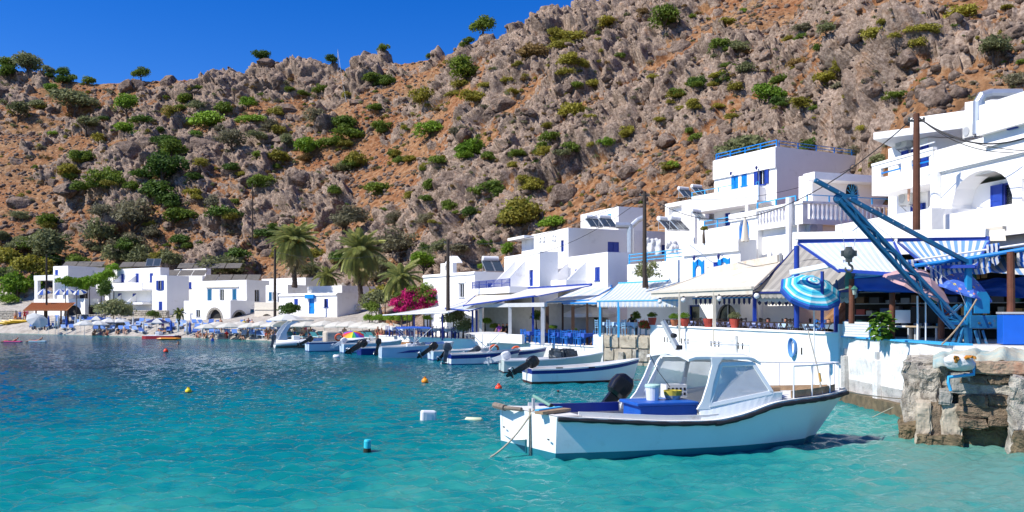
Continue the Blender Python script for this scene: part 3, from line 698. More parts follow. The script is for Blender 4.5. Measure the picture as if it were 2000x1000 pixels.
slab(H9, -1.25, -1.13, H9.onL(1481,370,-1.25)[0], y1b, za, zb, 'balcony_parapet'); slab(H9, -1.13, -.002, H9.onL(1482,370,-.6)[0], H9.onL(1482,370,-.6)[0]+.12, za, zb, 'balcony_parapet')
railing(H9.root, [(-1.2,y0b+.1,za),(-1.2,H9.onL(1481,370,-1.25)[0],za)], 1.15, SKYB, 'railing', 1, 3, .015)
railing(H9.root, [(-1.2,H9.onL(1430,370,-1.2)[0],zb),(-1.2,y1b,zb)], .3, SKYB, 'railing', 1, 1.5, .025)
slab(H9, -1.2, -1.0, H9.onL(1461,400,-1.2)[0], H9.onL(1455,400,-1.2)[0], -3, za-.181, 'pillar'); slab(H9, -1.2, -1.0, y1b-.3, y1b-.05, -3, za-.181, 'pillar')
# lamps
for (px, py) in ((1434,338.5),(1484,327.5)):
    yy, zz = H9.onL(px,py); mb = MB(); mb.bar((0,yy,zz),(-.3,yy,zz+.05),.03); mb.lathe([(.02,.1),(.08,.02),(.05,-.14),(.02,-.16)],(-.3,yy,zz),8); mb.build('wall_lamp', NAVY, H9.root)

H10 = House('crown_door_house', 'white house with two crown shaped blue door surrounds over the cream awnings', 'house', 1446, 45.5, 25, 2.2)
def crown(H, box, plane, withpanel=True):
    """pointed crown surround with an arched opening"""
    u0,u1,z0,z1 = box; w = u1-u0; c = (u0+u1)/2; h = z1-z0; r = w*.27; zs = z1-.18*h-r-.06
    o = Vector((plane,0,0)); ou = [(-w/2,0),(-w/2,h),(-w*.36,h*.9),(-w*.3,h*.93),(-w*.14,h*1.02),(0,h*1.08),(w*.14,h*1.02),(w*.3,h*.93),(w*.36,h*.9),(w/2,h),(w/2,0)]
    mb = MB(); inn = [(r,0)]+[(r*math.cos(math.pi*k/10), (zs-z0)+r*math.sin(math.pi*k/10)) for k in range(11)]+[(-r,0)]
    # ring of quads between outline and arch
    m = len(inn); res = [ou[::-1][round(k*(len(ou)-1)/(m-1))] for k in range(m)]
    for k in range(m-1):
        a, b, p, q = inn[k], inn[k+1], res[k], res[k+1]
        for d in (0,1):
            xx = plane-.07 if d == 0 else plane-.001
            mb.add([(xx,c+t[0],z0+t[1]) for t in (a,b,q,p)], [(0,1,2,3)])
        mb.add([(plane-.07,c+p[0],z0+p[1]),(plane-.07,c+q[0],z0+q[1]),(plane,c+q[0],z0+q[1]),(plane,c+p[0],z0+p[1])], [(0,1,2,3)])
        mb.add([(plane-.07,c+a[0],z0+a[1]),(plane-.07,c+b[0],z0+b[1]),(plane+.15,c+b[0],z0+b[1]),(plane+.15,c+a[0],z0+a[1])], [(0,1,2,3)])
    f = mb.build('door_surround', AZURE, H.root)
    p2 = MB(); p2.prism([(y,z) for y,z in inn], .03, (plane+.13,c,z0), (0,1,0), (0,0,1)); p2.build('panel', BLUE if withpanel else DARKGLASS, f)
n = blk(H10, 1336, 1446, 1478, 45.5, 467, -1, wl=[((1399,594,1440,628),'dark',None,1.2),((1345,596,1366,634),'darkdoor',BLUE)], par=.3)
slab(H10, n[0]-.14, n[0]-.001, 0, n[2], H10.zt(490), n[4], 'parapet_band')
for (p, k) in (((1354.5,509,1376,546),True),((1403.5,505,1426.5,530),True)):
    crown(H10, wbox(H10,'L',p,n[0]), n[0]-.002, k)
b = wbox(H10,'L',(1396,512,1403,530),n[0]); mb = MB(); leaf(mb, (n[0]-.06,(b[0]+b[1])/2,b[2]), (0,1,0), (-1,0,0), b[1]-b[0], b[3]-b[2]); mb.build('shutter', BLUE, H10.root)
for px, py in ((1364,503),(1412,500)):
    yy, zz = H10.onL(px,py,n[0]); mb = MB(); mb.bar((n[0],yy,zz),(n[0]-.3,yy,zz+.1),.03); mb.lathe([(.02,.12),(.09,.02),(.05,-.16),(.02,-.18)],(n[0]-.3,yy,zz),8); mb.build('wall_lamp', NAVY, H10.root)
# terrace wall to the left with a light blue railing
yA = n[2]; yB = H10.onL(1225,513,n[0])[0]; zt_ = H10.zt(512,n[0],(yA+yB)/2)
slab(H10, n[0], n[0]+5.5, yA+.001, yB, -1, zt_, 'terrace'); railing(H10.root, [(n[0]+.1,yA,zt_),(n[0]+.1,yB-.1,zt_)], .62, SKYB, 'railing', 3, 1.7, .03)

H11 = House('balustrade_house', 'white house with a balustraded balcony and arched blue door behind the crane jib', 'house', 1568, 44, 20, 4)
n = blk(H11, 1426, 1480, 1545, 46.5, 409, -3, wl=[((1443,428,1463,466),'shut',AZURE,1.0)], wr=[((1528,468,1538,502),'door',AZURE)], par=.5)
slab(H11, n[0]-.1, n[0]-.001, n[1], n[2], n[4]-.42, n[4]-.02, 'parapet_band')
yl2 = H11.onL(1372,449,n[0])[0]; slab(H11, n[0]+.02, n[0]+4, n[2]+.001, yl2, -3, H11.zt(449,n[0],yl2), 'lower_terrace')
railing(H11.root, [(n[0]+.1,n[2]+.05,H11.zt(449,n[0],yl2)),(n[0]+.1,yl2-.05,H11.zt(449,n[0],yl2))], .5, SKYB, 'railing', 2, 1.5, .025)
# balcony with turned balusters
m = H11.loc((X(1568,43),43,0)); xa, yb = m.x, m.y; yl_ = H11.onL(1478,400,xa)[0]; xr_ = H11.onR(1745,420,yb)[0]; zt_ = H11.zt(392, xa, yb); zb = H11.zt(427, xa, yb)
slab(H11, xa+.001, xr_, yb+.001, yl_, zb-.25, zb, 'balcony_floor')
slab(H11, xa-.06, xa+.2, yb-.06, yl_, zt_-.12, zt_, 'handrail'); slab(H11, xa+.201, xr_, yb-.06, yb+.2, zt_-.12, zt_-.001, 'handrail')
slab(H11, xa, xa+.3, yb, yb+.7, zb, zt_-.121, 'corner_pier')
bm = MB(); hb = zt_-.12-zb; bm.lathe([(.07,0),(.07,.06),(.045,.1),(.075,hb*.45),(.045,hb*.8),(.07,hb-.05),(.07,hb)], n=8); bme = bm.mesh('baluster', WHITE)
k = 0; yy = yb+.85
while yy < yl_-.1: link_mesh('baluster', bme, H11.root, (xa+.07,yy,zb)); yy += .27
xx = xa+.55
while xx < xr_-.1: link_mesh('baluster', bme, H11.root, (xx,yb+.07,zb)); xx += .27
slab(H11, xa+.01, xr_, yb+.35, yb+.45, -3, zb-.251, 'under_wall'); slab(H11, xa+.35, xa+.45, yb+.451, yl_, -3, zb-.252, 'under_wall')
railing(H11.root, [(xa+.05,yb+.6,zt_),(xa+.05,yl_,zt_)], .32, SKYB, 'railing', 1, 1.4, .03); railing(H11.root, [(xa+.3,yb+.05,zt_),(xr_,yb+.05,zt_)], .32, SKYB, 'railing', 1, 1.4, .025)
q = H11.onR(1586,446,yb+.35); aircon(H11, (q[0], yb+.18, q[1]), 0, 1.0)
mb = MB(); p = H11.loc(W(1541,386,43.6)); p2 = H11.loc(W(1541,505,43.6)); mb.tube([p,p2], .17, 10); mb.build('drainpipe', SILV, H11.root)
# rear wall with the fan-light door
n = blk(H11, 1560, 1587, 1830, 47, 339, 0, wl=[], wr=[((1652,357,1677,402),'shut',AZURE,.7)], par=.3)
slab(H11, n[0]-.6, n[3], n[1]-.9, n[1]-.001, n[4]-.45, n[4]-.06, 'eave')
u0,u1,z0,z1 = wbox(H11,'R',(1652,357,1677,402),n[1]); cc = (u0+u1)/2; rr = (u1-u0)/2; mb = MB()
for k in range(1,7): a = math.pi*k/7; mb.bar((cc,n[1]-.03,z1-.68),(cc+rr*.95*math.cos(a),n[1]-.03,z1-.68+.65*math.sin(a)),.03,.03,(0,1,0))
mb.bar((u0,n[1]-.04,z1-.68),(u1,n[1]-.04,z1-.68),.07,.05); mb.build('fanlight', SKYB, H11.root)
mb = MB(); pts = [(cc+rr*.9*math.cos(math.pi*k/10), z1-.66+.6*math.sin(math.pi*k/10)) for k in range(11)]; mb.prism([(a,b) for a,b in pts], .01, (0,n[1]+.07,0), (1,0,0), (0,0,1)); mb.build('fanlight_pane', DARKGLASS, H11.root)

H12 = House('balcony_house', 'big white house with a wide arched loggia and navy shutters at the right edge', 'house', 2110, 25.5, 11, 3)
# upper floor set behind, roof slab overhanging
def L12(px, py, x=0): return H12.onL(px, py, x)
# ground / loggia storey: face plane x=0 between columns 1811 and 2110
n = blk(H12, 1824, 2110, 2600, 25.5, 276, 2.0, wl=[((1858,333,1977,412),'void',None,1.0,.8),((1995,338,2105,395),'void',None,0,.8)], par=.3, depth=9)
slab(H12, .8, 1.0, .3, n[2]-.3, H12.onL(1900,412,0)[1]-.4, n[4]-.5, 'loggia_back', WHITE); slab(H12, .2, .8, .3, n[2]-.3, H12.onL(1915,420,0)[1]-.25, H12.onL(1915,420,0)[1]-.02, 'loggia_floor', WHITE)
b = wbox(H12,'L',(1963,357,1978,400),.8); window(H12,'L',(b[0]-.2,b[1],b[2]-.3,b[3]),'darkdoor',NAVY,.8,name='door',depth=-.02)
mb = MB(); leaf(mb, (.74,b[1]+.30,b[2]-.3), (0,1,0), (-1,0,0), .55, b[3]-b[2]+.3); mb.build('shutter', BLUE, H12.root)
# parapet in front of the loggia and its lower band
ya = L12(1811,470,-.5)[0]; za = 6.42-3; zb = 5.45-3
slab(H12, -.5, -.002, -3, ya, zb, za, 'balcony_parapet')
ra = L12(1824,310)[0]; 
# parapet wall of the upper terrace (long white band) with coping
zc = H12.onL(1900,300,-.05)[1]; 
slab(H12, -.05, .3, -3, n[2]+.2, n[4]+.001, n[4]+.88, 'terrace_parapet'); slab(H12, -.12, .36, -3, n[2]+.2, n[4]+.05, n[4]+.2, 'ledge')
# upper storey
u = blk(H12, 1921, 2110, 2600, 25.3, 150, 5.5, wl=[((1974,218.5,1986,248.5),'open',BLUE)], par=.3, depth=8)
slab(H12, u[0]-.25, u[0]-.001, -3, u[2]+.02, u[4]-.95, u[4]-.45, 'cornice'); slab(H12, u[0]-.16, u[0]-.002, -3, u[2]+.02, u[4]-.4, u[4]+.06, 'cornice')
# left wing with overhanging roof slab and balcony
w = blk(H12, 1735, 1812, 1930, 34.0, 268, 1, wl=[((1771,292,1821,330),'void',None,0,.1)] if False else [], wr=[], par=.2, depth=7)
yb = H12.loc((X(1812,34),34,0)); xw = w[0]
b = wbox(H12,'L',(1782,289,1808,345),xw); window(H12,'L',b,'open',BLUE,xw-.14,name='door')
aircon(H12, (xw-.2, L12(1765,277,xw-.2)[0], L12(1765,277,xw-.2)[1]), -math.pi/2, .9); 
ya_ = L12(1706,268,xw-.9)[0]; yb_ = L12(1925,262,xw-.9)[0]
RA = H12.loc(W(1706,264,34.6)); RB_ = H12.loc(W(1922,238,32.0)); zs = (RA.z+RB_.z)/2; rd = Vector((RB_.x-RA.x,RB_.y-RA.y,0)); rn = Vector((-rd.y,rd.x,0)).normalized()
def rprism(p0, p1, back, z0, z1, nm):
    a = Vector((RA.x,RA.y,0))+rd*p0[0]+rn*p0[1]; b = Vector((RA.x,RA.y,0))+rd*p1[0]+rn*p1[1]; mb = MB(); q = [a,b,b+rn*back,a+rn*back]; mb.add([(v.x,v.y,z0) for v in q]+[(v.x,v.y,z1) for v in q], [(3,2,1,0),(4,5,6,7),(0,1,5,4),(1,2,6,5),(2,3,7,6),(3,0,4,7)]); return mb.build(nm, WHITE, H12.root)
rprism((0,0),(1.02,0), 5.5, zs-.15, zs+.12, 'roof_slab'); rprism((.26,1.2),(1.02,1.2), 3.5, zs+.121, zs+.75, 'roof_parapet'); rprism((.74,1.6),(1.04,1.6), 3.0, zs+.751, zs+1.15, 'roof_room')
aircon(H12, (xw-.35, L12(1895,254,xw-.4)[0], L12(1895,256,xw-.4)[1]), -math.pi/2, .8)
mb = MB(); q = [W(1995,184,30.2),W(1935,184,30.4),W(1918,189,30.4),W(1912,199,30.4),W(1911,262,30.4)]; mb.tube([H12.loc(p) for p in q], .19, 12); mb.build('flue_pipe', METAL, H12.root)
# balcony of the left wing: lower face with openings, handrail, blue bars
xb = xw-1.3; ya_ = L12(1703,370,xb)[0]; yb_ = L12(1823,330,xb)[0]; zb = H12.zt(378, xb, ya_)+.1
slab(H12, xb, xw, yb_, ya_, zb-.2, zb, 'balcony_floor')
mb = MB(); hz = [wbox(H12,'L',(1720,343,1760,357),xb), wbox(H12,'L',(1780,336,1819,352),xb)]
hz = [(a,b_,zb+.45,zb+.82) for a,b_,_,_ in hz]
face(mb, (xb-.002,0,0), (0,1,0), (-1,0,0), yb_, ya_, zb-.2, zb+1.0, [(*h,0,.12) for h in hz]); face(mb, (xb+.12,0,0), (0,1,0), (1,0,0), yb_, ya_, zb, zb+1.0, [(*h,0,.01) for h in hz]); mb.bx(xb-.03,xb+.15,yb_,ya_,zb+1.001,zb+1.1); mb.build('balcony_parapet', WHITE, H12.root)
for h in hz: q = MB(); q.bar((xb+.06,h[0],(h[2]+h[3])/2),(xb+.06,h[1],(h[2]+h[3])/2),.05); q.build('bar', AZURE, H12.root)
q = MB(); q.bar((xb+.06,yb_,zb+1.28),(xb+.06,L12(1778,320,xb)[0],zb+1.28),.04); q.build('handrail', SILV, H12.root)
# lower left: shaded wall under the balcony, blue shutter, drainpipe, big white lower wall
b = wbox(H12,'L',(1784,398,1808,423),xw); window(H12,'L',b,'shut',BLUE,xw-.14)
aircon(H12, (xw-.25, L12(1770,387,xw-.3)[0], L12(1770,387,xw-.3)[1]), -math.pi/2, .95)
mb = MB(); q = [W(1829,318,31.6),W(1829,398,31.6),W(1826,408,31.6),W(1816,417,31.6),W(1814,424,31.6),W(1814,462,31.6)]; mb.tube([H12.loc(p) for p in q], [.21,.21,.2,.15,.12,.12], 12); mb.build('drainpipe', SILV, H12.root)
slab(H12, xw-2.2, xw-.002, L12(1830,440,xw-2)[0], L12(1640,440,xw-2)[0], 2.0, H12.zt(420, xw-2.2, w[1])-.1, 'lower_wall')
# ================================================================== WATERFRONT
CONC = M('stained_concrete', (.50,.46,.39), rough=.95, var=.45, scale=5, bump=1.0, dirt=(.11,.09,.07), dirt_amt=.42, dirt_scale=3.5)
CONCW = M('peeling_white_wall', (.76,.75,.73), rough=.9, var=.08, scale=2, bump=.5, dirt=(.40,.38,.35), dirt_amt=.26, dirt_scale=2.6)
CONCG = M('grey_weathered_render', (.52,.50,.47), rough=.95, var=.2, scale=2.5, bump=.8, dirt=(.22,.21,.20), dirt_amt=.3, dirt_scale=3)
ALGAE = M('tide_stained_stone', (.20,.15,.085), rough=.8, var=.45, scale=4, bump=.9, dirt=(.05,.045,.03), dirt_amt=.35, dirt_scale=3)
TAN = M('tan_quay_stone', (.47,.41,.32), rough=.95, var=.2, scale=2, bump=.7, dirt=(.22,.18,.13), dirt_amt=.3, dirt_scale=2.5)
BROWNST = M('brown_pier_stone', (.27,.20,.135), rough=.95, var=.5, scale=6, bump=1.0, dirt=(.07,.052,.035), dirt_amt=.42, dirt_scale=4.5)
PAVE = M('quay_paving', (.55,.53,.49), rough=.9, var=.12, scale=1, bump=.3)
def rough_block(c, d, rz=0, amp=.05, seed=0, cuts=5, rnd=.12, fr=1.6):
    """a weathered block: subdivided box, rounded and displaced by noise -> (verts, faces) local to c"""
    bm = bmesh.new(); bmesh.ops.create_cube(bm, size=1.0)
    bmesh.ops.subdivide_edges(bm, edges=bm.edges[:], cuts=cuts, use_grid_fill=True)
    from mathutils import noise as mn
    R = Matrix.Rotation(rz,3,'Z')
    for v in bm.verts:
        p = v.co.copy(); q = Vector((p.x*d[0],p.y*d[1],p.z*d[2]))
        e = sum(1 for a in (abs(p.x),abs(p.y),abs(p.z)) if a > .42)
        if e >= 2: q *= 1-rnd*(.5 if e == 2 else .8)*min(1,.5/max(d)*1.0+.3)
        n = mn.noise_vector((q+Vector((seed*7.3,seed*3.1,seed)))*fr)*amp+mn.noise_vector((q+Vector((seed*2,9,seed)))*fr*3.2)*amp*.5+mn.noise_vector((q+Vector((seed,5,seed)))*fr*9)*amp*.3
        v.co = R@(q+n)+Vector(c)
    vs = [tuple(v.co) for v in bm.verts]; fs = [tuple(v.index for v in f.verts) for f in bm.faces]; bm.free(); return vs, fs
def wall_seg(name, label, cat, a, b, z0, z1, t, mat, parts=(), bevel=.02):
    """straight wall from a to b (ground points), thickness t away from the sea; sits on an Empty at a"""
    a = Vector((a[0],a[1],0)); b = Vector((b[0],b[1],0)); d = b-a; L = d.length
    o = thing(name, label, cat, (a.x,a.y,0), math.atan2(d.y,d.x))
    return o, L
# --- white restaurant wall (long, facing the boats)
A0 = Vector((X(1270,48.6),48.6,0)); A1 = Vector((X(1643,30.0),30.0,0))
WA, L = wall_seg('terrace_wall', 'long bright white terrace wall behind the moored fishing boat', 'wall', A0, A1, 0, 2.2, .4, WHITE)
mb = MB(); nseg = 26
def wobble_wall(L, z0, z1, t, seed, n=30, amp=.02, zn=6):
    """thick wall, face at y=0 looking to -y... local x along the wall, body towards +y"""
    from mathutils import noise as mn
    mb = MB(); rows = [z0+(z1-z0)*k/zn for k in range(zn+1)]
    fr = [[(L*i/n, mn.noise(Vector((L*i/n*1.3,z*1.7,seed)))*amp, z) for i in range(n+1)] for z in rows]
    vs = [p for r in fr for p in r]; fs = [(k*(n+1)+i,k*(n+1)+i+1,(k+1)*(n+1)+i+1,(k+1)*(n+1)+i) for k in range(zn) for i in range(n)]
    mb.add(vs, fs); top = fr[-1]
    mb.add(top+[(p[0],t,p[2]) for p in top], [(i,i+1,n+2+i,n+1+i) for i in range(n)])
    mb.add([fr[0][0],fr[-1][0],(0,t,z1),(0,t,z0)], [(0,3,2,1)] if False else [(0,1,2,3)]); mb.add([fr[0][-1],fr[-1][-1],(L,t,z1),(L,t,z0)], [(3,2,1,0)])
    mb.add([(0,t,z0),(L,t,z0),(L,t,z1),(0,t,z1)], [(1,0,3,2)]); return mb
# local +y of the wall must point inland: a->b runs towards the camera, inland is on its left (+y)
wobble_wall(L, -1.2, 2.22, .35, 3, 60, .025, 10).build('wall_body', WHITE, WA)
for k, zc in enumerate((.35,.95,1.5,1.95)):                      # shallow courses of the white render
    q = MB(); q.bx(.02, L-.02, -.012, -.004, zc, zc+.03); 
mb = MB(); mb.bx(-.05,L+.02,-.06,.4,2.221,2.30); mb.build('coping', WHITE, WA, bevel=.015)
sl = MB(); sl.box((0,0,0),(.07,.03,.26)); slm = sl.mesh('weep_slot', DARKIN)
for g in (2.2,4.6,8.2,10.6,15.5):
    for k in range(3): link_mesh('weep_slot', slm, WA, (g+k*.42,-.014,1.55))
pil = MB(); pil.bx(10.2,11.0,-.12,-.03,-.5,2.0); pil.build('pilaster', CONCW, WA)
# terrace floor
mb = MB(); ap = [(A0.x+.3,A0.y,1.52),(A1.x+.3,A1.y,1.52),(A1.x+9,A1.y+1.0,1.52),(A0.x+9,A0.y+3,1.52)]; mb.add(ap, [(0,1,2,3)]); mb.add([(p[0],p[1],-1) for p in ap]+ap, [(1,0,4,5)]); o = mb.build('terrace_floor', PAVE); tag(o, 'paved restaurant terrace behind the white wall', kind='structure')
# --- stone quay wall left of it
C0 = Vector((X(1160,51.2),51.2,0)); C1 = Vector((A0.x-.02,A0.y+.05,0))
WC, L = wall_seg('stone_quay_wall', 'tan stone quay wall below the light blue plastic tables', 'wall', C0, C1, 0, 1.7, .5, TAN)
mb = wobble_wall(L, -1.2, 1.70, .5, 8, 24, .05, 8); mb.build('wall_body', TAN, WC)
rr = random.Random(5); x = .6
for row, (za, zb) in enumerate(((.95,1.66),(.2,.93),(-.3,.18))):
    x = .75
    while x < L-.5:
        w = rr.uniform(.7,1.3); w = min(w, L-.05-x)
        if w < .3: break
        vs, fs = rough_block((x+w/2,-.02,(za+zb)/2), (w-.05,.16,zb-za-.05), 0, .03, row*17+x, 3); q = MB(); q.add(vs,fs); q.build('stone', TAN if rr.random() > .35 else CONC, WC); x += w
q = MB(); q.bx(.0,.72,-.1,.3,-.6,1.69); q.build('white_pier', CONCW, WC, bevel=.03)
q = MB(); q.bx(1.9,2.25,-.3,-.12,-.6,.75); q.build('buttress', CONC, WC, bevel=.03)
mb = MB(); ap = [(C0.x,C0.y+.3,1.66),(C1.x,C1.y+.3,1.66),(C1.x+3,C1.y+8,1.66),(C0.x+1,C0.y+7,1.66)]; mb.add(ap, [(0,1,2,3)]); o = mb.build('upper_quay', PAVE); tag(o, 'paved quay behind the tan stone wall', kind='structure')
# --- low white quay with the blue tables
D0 = Vector((X(740,75.5),75.5,0)); D1 = Vector((X(900,65.5),65.5,0)); D2 = Vector((X(1020,57.5),57.5,0)); D3 = Vector((C0.x+.0,C0.y-.1,0))
pts = [D0,D1,D2,D3]
for i, (a, b) in enumerate(zip(pts[:-1], pts[1:])):
    WQ, L = wall_seg('quay_edge', ('low white quay edge at the beach end behind the canopied motorboats','low white quay edge behind the two white bimini boats','low white quay edge in front of the blue taverna tables')[i], 'quay', a, b, 0, 1, 1, WHITE2)
    wobble_wall(L, -1.3, .95, .6, 20+i, 30, .03, 5).build('wall_body', WHITE2, WQ)
    q = MB(); q.bx(0,L,-.05,.62,.951,1.02); q.build('coping', WHITE2, WQ, bevel=.02)
mb = MB(); ip_ = [(p.x+.3,p.y+.35,.965) for p in pts]; bk = [(D0.x+6,D0.y+16,.97),(D1.x+6,D1.y+10,.97),(D2.x+5,D2.y+9,.97),(C0.x+1.2,C0.y+9,.97)]
mb.add(ip_+bk, [(0,1,5,4),(1,2,6,5),(2,3,7,6)]); o = mb.build('quay_paving', PAVE); tag(o, 'pale paved quay of the tavernas', kind='structure')
# white step wall along the back of the quay (low parapet behind the boats)
# --- weathered wall right of the fishing boat's bow
B0 = Vector((X(1643,29.9),29.9,0)); B1 = Vector((X(1862,22.2),22.2,0)); B2 = Vector((X(2250,20.5),20.5,0))
WB, L = wall_seg('weathered_wall', 'flaking whitewashed quay wall beyond the bow of the fishing boat', 'wall', B0, B1, 0, 2.2, .5, CONCW)
wobble_wall(L, .75, 2.15, .5, 31, 40, .05, 8).build('wall_body', CONCW, WB)
wobble_wall(L, -.9, .76, .5, 33, 40, .09, 8).build('lower_render', CONCG, WB)
q = wobble_wall(L, -1.0, .36, .6, 35, 40, .10, 4); o = q.build('tide_ledge', ALGAE, WB); o.location = (0,-.22,0)
q = MB(); q.bx(-.02,L,-.05,.5,2.151,2.2); q.build('blue_edge', SKYB, WB)
for x in (.35,3.0,5.4):
    q = MB(); q.bx(x,x+.32,-.16,.02,.2,1.55); q.build('buttress', CONCG if x < 1 else CONCW, WB, bevel=.03); q = MB(); q.bx(x+.05,x+.22,-.1,.04,1.56,1.78); q.build('drain_spout', STEEL, WB)
q = MB(); q.bx(-.04,.1,-.1,.05,1.2,2.6); q.build('corner_post', CONCW, WB)
WB2, L = wall_seg('quay_wall', 'white quay wall behind the tarpaulin heap at the right edge', 'wall', B1, B2, 0, 2.2, .5, CONCW)
wobble_wall(L, -1, 2.15, .5, 41, 20, .04, 6).build('wall_body', CONCW, WB2)
mb = MB(); mb.add([(B0.x,B0.y+.4,2.12),(B1.x,B1.y+.4,2.12),(B2.x,B2.y+.4,2.12),(B2.x+6,B2.y+18,2.12),(B0.x+8,B0.y+10,2.12)], [(0,1,2,3,4)]); o = mb.build('shop_floor', PAVE); tag(o, 'paved floor of the souvenir shop and crane stand', kind='structure')
# white horizontal boards on the wall corner
bw = thing('board_fence', 'low fence of white horizontal boards on the wall corner beside the leafy plant', 'fence', (X(1647,29.2),29.2,2.2), math.atan2(27.2-29.2, X(1716,27.2)-X(1647,29.2)))
Lb = math.hypot(X(1716,27.2)-X(1647,29.2), 2.0)
for k in range(6):
    q = MB(); q.bx(0,Lb,-.02+.004*(k%2),.02,k*.082+.005,k*.082+.078); q.build('board', M('white_boards',(.70,.72,.74),rough=.6,var=.08,scale=5), bw)
for x in (.02,Lb-.08): q = MB(); q.bx(x,x+.06,.025,.08,0,.5); q.build('batten', WHITE2, bw)
# --- stone pier in the right foreground
PIERG = M('grey_pier_render',(.33,.32,.29),rough=.95,var=.25,scale=4,bump=.7,dirt=(.15,.14,.12),dirt_amt=.3,dirt_scale=4)
PR = thing('stone_pier', 'crumbling stone and concrete pier block in the right foreground water', 'pier', (X(1870,19.6),19.6,0), 0)
PA = -.46; P0_ = Vector((X(1770,20.3),20.3,0)); PD = Vector((math.cos(PA),math.sin(PA),0)); PN = Vector((-math.sin(PA),math.cos(PA),0))   # pier front line and the direction into the pier
def pblk(px0, px1, py0, py1, D, dep, mat, amp=.07, seed=1, cuts=6, rz=-.06, nm='stone_block'):
    off = (D-20.0)*.9
    def tt(px):
        k = (px-1000)/FPX; o = P0_+PN*off; return (o.x-k*o.y)/(k*PD.y-PD.x)
    t0, t1 = tt(px0), tt(px1); f = P0_+PN*off+PD*((t0+t1)/2); D = f.y
    c = f+PN*dep/2; c.z = (Z(py0,D)+Z(py1,D))/2; d = (t1-t0, dep, Z(py0,D)-Z(py1,D)); rz = PA
    vs, fs = rough_block((0,0,0), d, rz, amp, seed, cuts+8, .06, 2.2); m = MB(); m.add(vs, fs); o = m.build(nm, mat, PR, smooth=False); o.location = c-Vector(PR.location); return o
pblk(1763,1806,709,862,20.6,4.5,CONC,.10,1,10); pblk(1755,1795,828,872,20.3,3.5,ALGAE,.09,2,8)
pblk(1797,1836,716,800,20.2,4.0,CONC,.10,3,9); pblk(1832,1868,712,800,20.2,4.0,CONC,.10,4,9)
pblk(1788,1818,786,880,19.75,3.8,TAN,.05,5,8,0); pblk(1814,1842,786,880,19.8,3.8,BROWNST,.05,6,8,0); pblk(1838,1880,786,882,19.7,3.8,TAN,.05,7,8,0)
pblk(1786,1884,852,900,19.6,3.8,ALGAE,.09,8,10,0)
crs = [(732,752),(750,772),(771,793),(792,818),(816,836)]
for k, (ya, yb) in enumerate(crs):
    xs = [1868,1985] if k % 2 else [1872,1930,1985]
    for a, b in zip(xs[:-1], xs[1:]): pblk(a,b+1.5,ya-.5,yb+.5,19.5+.05*(k%2),4.2,BROWNST if k != 1 else CONC,.055,20+k*3+a*.01,7,-.02,'stone_course')
pblk(1868,1990,836,905,19.95,3.5,ALGAE,.08,40,9)
pblk(1896,2030,707,731,19.4,4.2,M('rust_stained_stone',(.36,.27,.19),rough=.9,var=.3,scale=3,bump=.7,dirt=(.33,.09,.03),dirt_amt=.3,dirt_scale=1.6),.05,41,8,0,'coping_stone')
pblk(1856,1900,728,768,19.5,3,PIERG,.03,42,6,0); pblk(1834,1860,763,790,19.6,3,PIERG,.03,43,5,0)
pblk(1974,2050,742,905,18.7,4.5,CONC,.10,44,10); pblk(1978,2056,842,900,18.6,4.0,ALGAE,.08,45,8)
pblk(1790,2060,705,745,20.8,4.0,CONC,.06,46,8,0,'fill'); 
q = MB(); ps = [W(1902,708,19.2),W(1902,731,19.2),W(1852,737,19.2),W(1852,747,19.2),W(1857,763,19.2)]; q.tube(ps, .036, 8); o = q.build('water_pipe', SKYB); tag(o, 'bent light blue water pipe on the face of the stone pier', 'pipe')
# tarpaulins heaped on the pier
def tarp_mesh(px0, px1, D0, D1, py_near, h, seed, mat, sag=.3, drop=.25):
    from mathutils import noise as mn
    n, m = 34, 14; P = []
    for j in range(m+1):
        row = []
        for i in range(n+1):
            u = i/n; v = j/m; D = D0+(D1-D0)*v; px = px0+(px1-px0)*u; z = Z(py_near, D0)
            ed = min(1, 5*min(u,1-u))
            zz = z+h*math.sin(math.pi*min(1,v*1.25))**.7*(.35+.65*math.sin(math.pi*u)**.6)+mn.noise(Vector((u*5,v*3,seed)))*.16*ed+mn.noise(Vector((u*11,v*6,seed+4)))*.05
            if v < .16: zz -= drop*(1-v/.16)*(.45+.25*mn.noise(Vector((u*3,seed,2.0))))
            row.append((X(px,D),D,zz))
        P.append(row)
    return grid_mesh('tarpaulin', np.array(P), mat, True)
TARP = M('striped_old_tarpaulin', (.52,.49,.38), rough=.85, var=.3, scale=2.5, bump=.4, dirt=(.13,.36,.42), dirt_amt=.45, dirt_scale=1.6)
o = tarp_mesh(1822,1985,19.6,22.6,708,.24,3,TARP); so_ = o.modifiers.new('t','SOLIDIFY'); so_.thickness = .02; tag(o, 'crumpled cream tarpaulin with teal bands heaped on the pier', 'tarpaulin', None)
o = tarp_mesh(1905,2080,19.3,22.0,703,.22,9,TARP); so_ = o.modifiers.new('t','SOLIDIFY'); so_.thickness = .02; tag(o, 'second cream tarpaulin spread over the right end of the pier', 'tarpaulin', None)
from mathutils import noise as mnz
bm = bmesh.new(); bmesh.ops.create_icosphere(bm, subdivisions=4, radius=1.0)
for v in bm.verts: p_ = v.co.copy(); f_ = 1+.14*mnz.noise(p_*1.6+Vector((3,1,2)))+.05*mnz.noise(p_*5); v.co = Vector((p_.x*.33*f_,p_.y*.26*f_,p_.z*.19*f_))
q = MB(); q.add([v.co[:] for v in bm.verts], [tuple(v.index for v in f.verts) for f in bm.faces]); bm.free(); o = q.build('sack', M('white_sack',(.70,.70,.70),rough=.8,var=.12,scale=4,bump=.4), smooth=True); o.location = W(1874,708,19.0); o.rotation_euler = (0,.12,.2); tag(o, 'bulging white sack lying on the pier under the tarpaulin', 'sack')
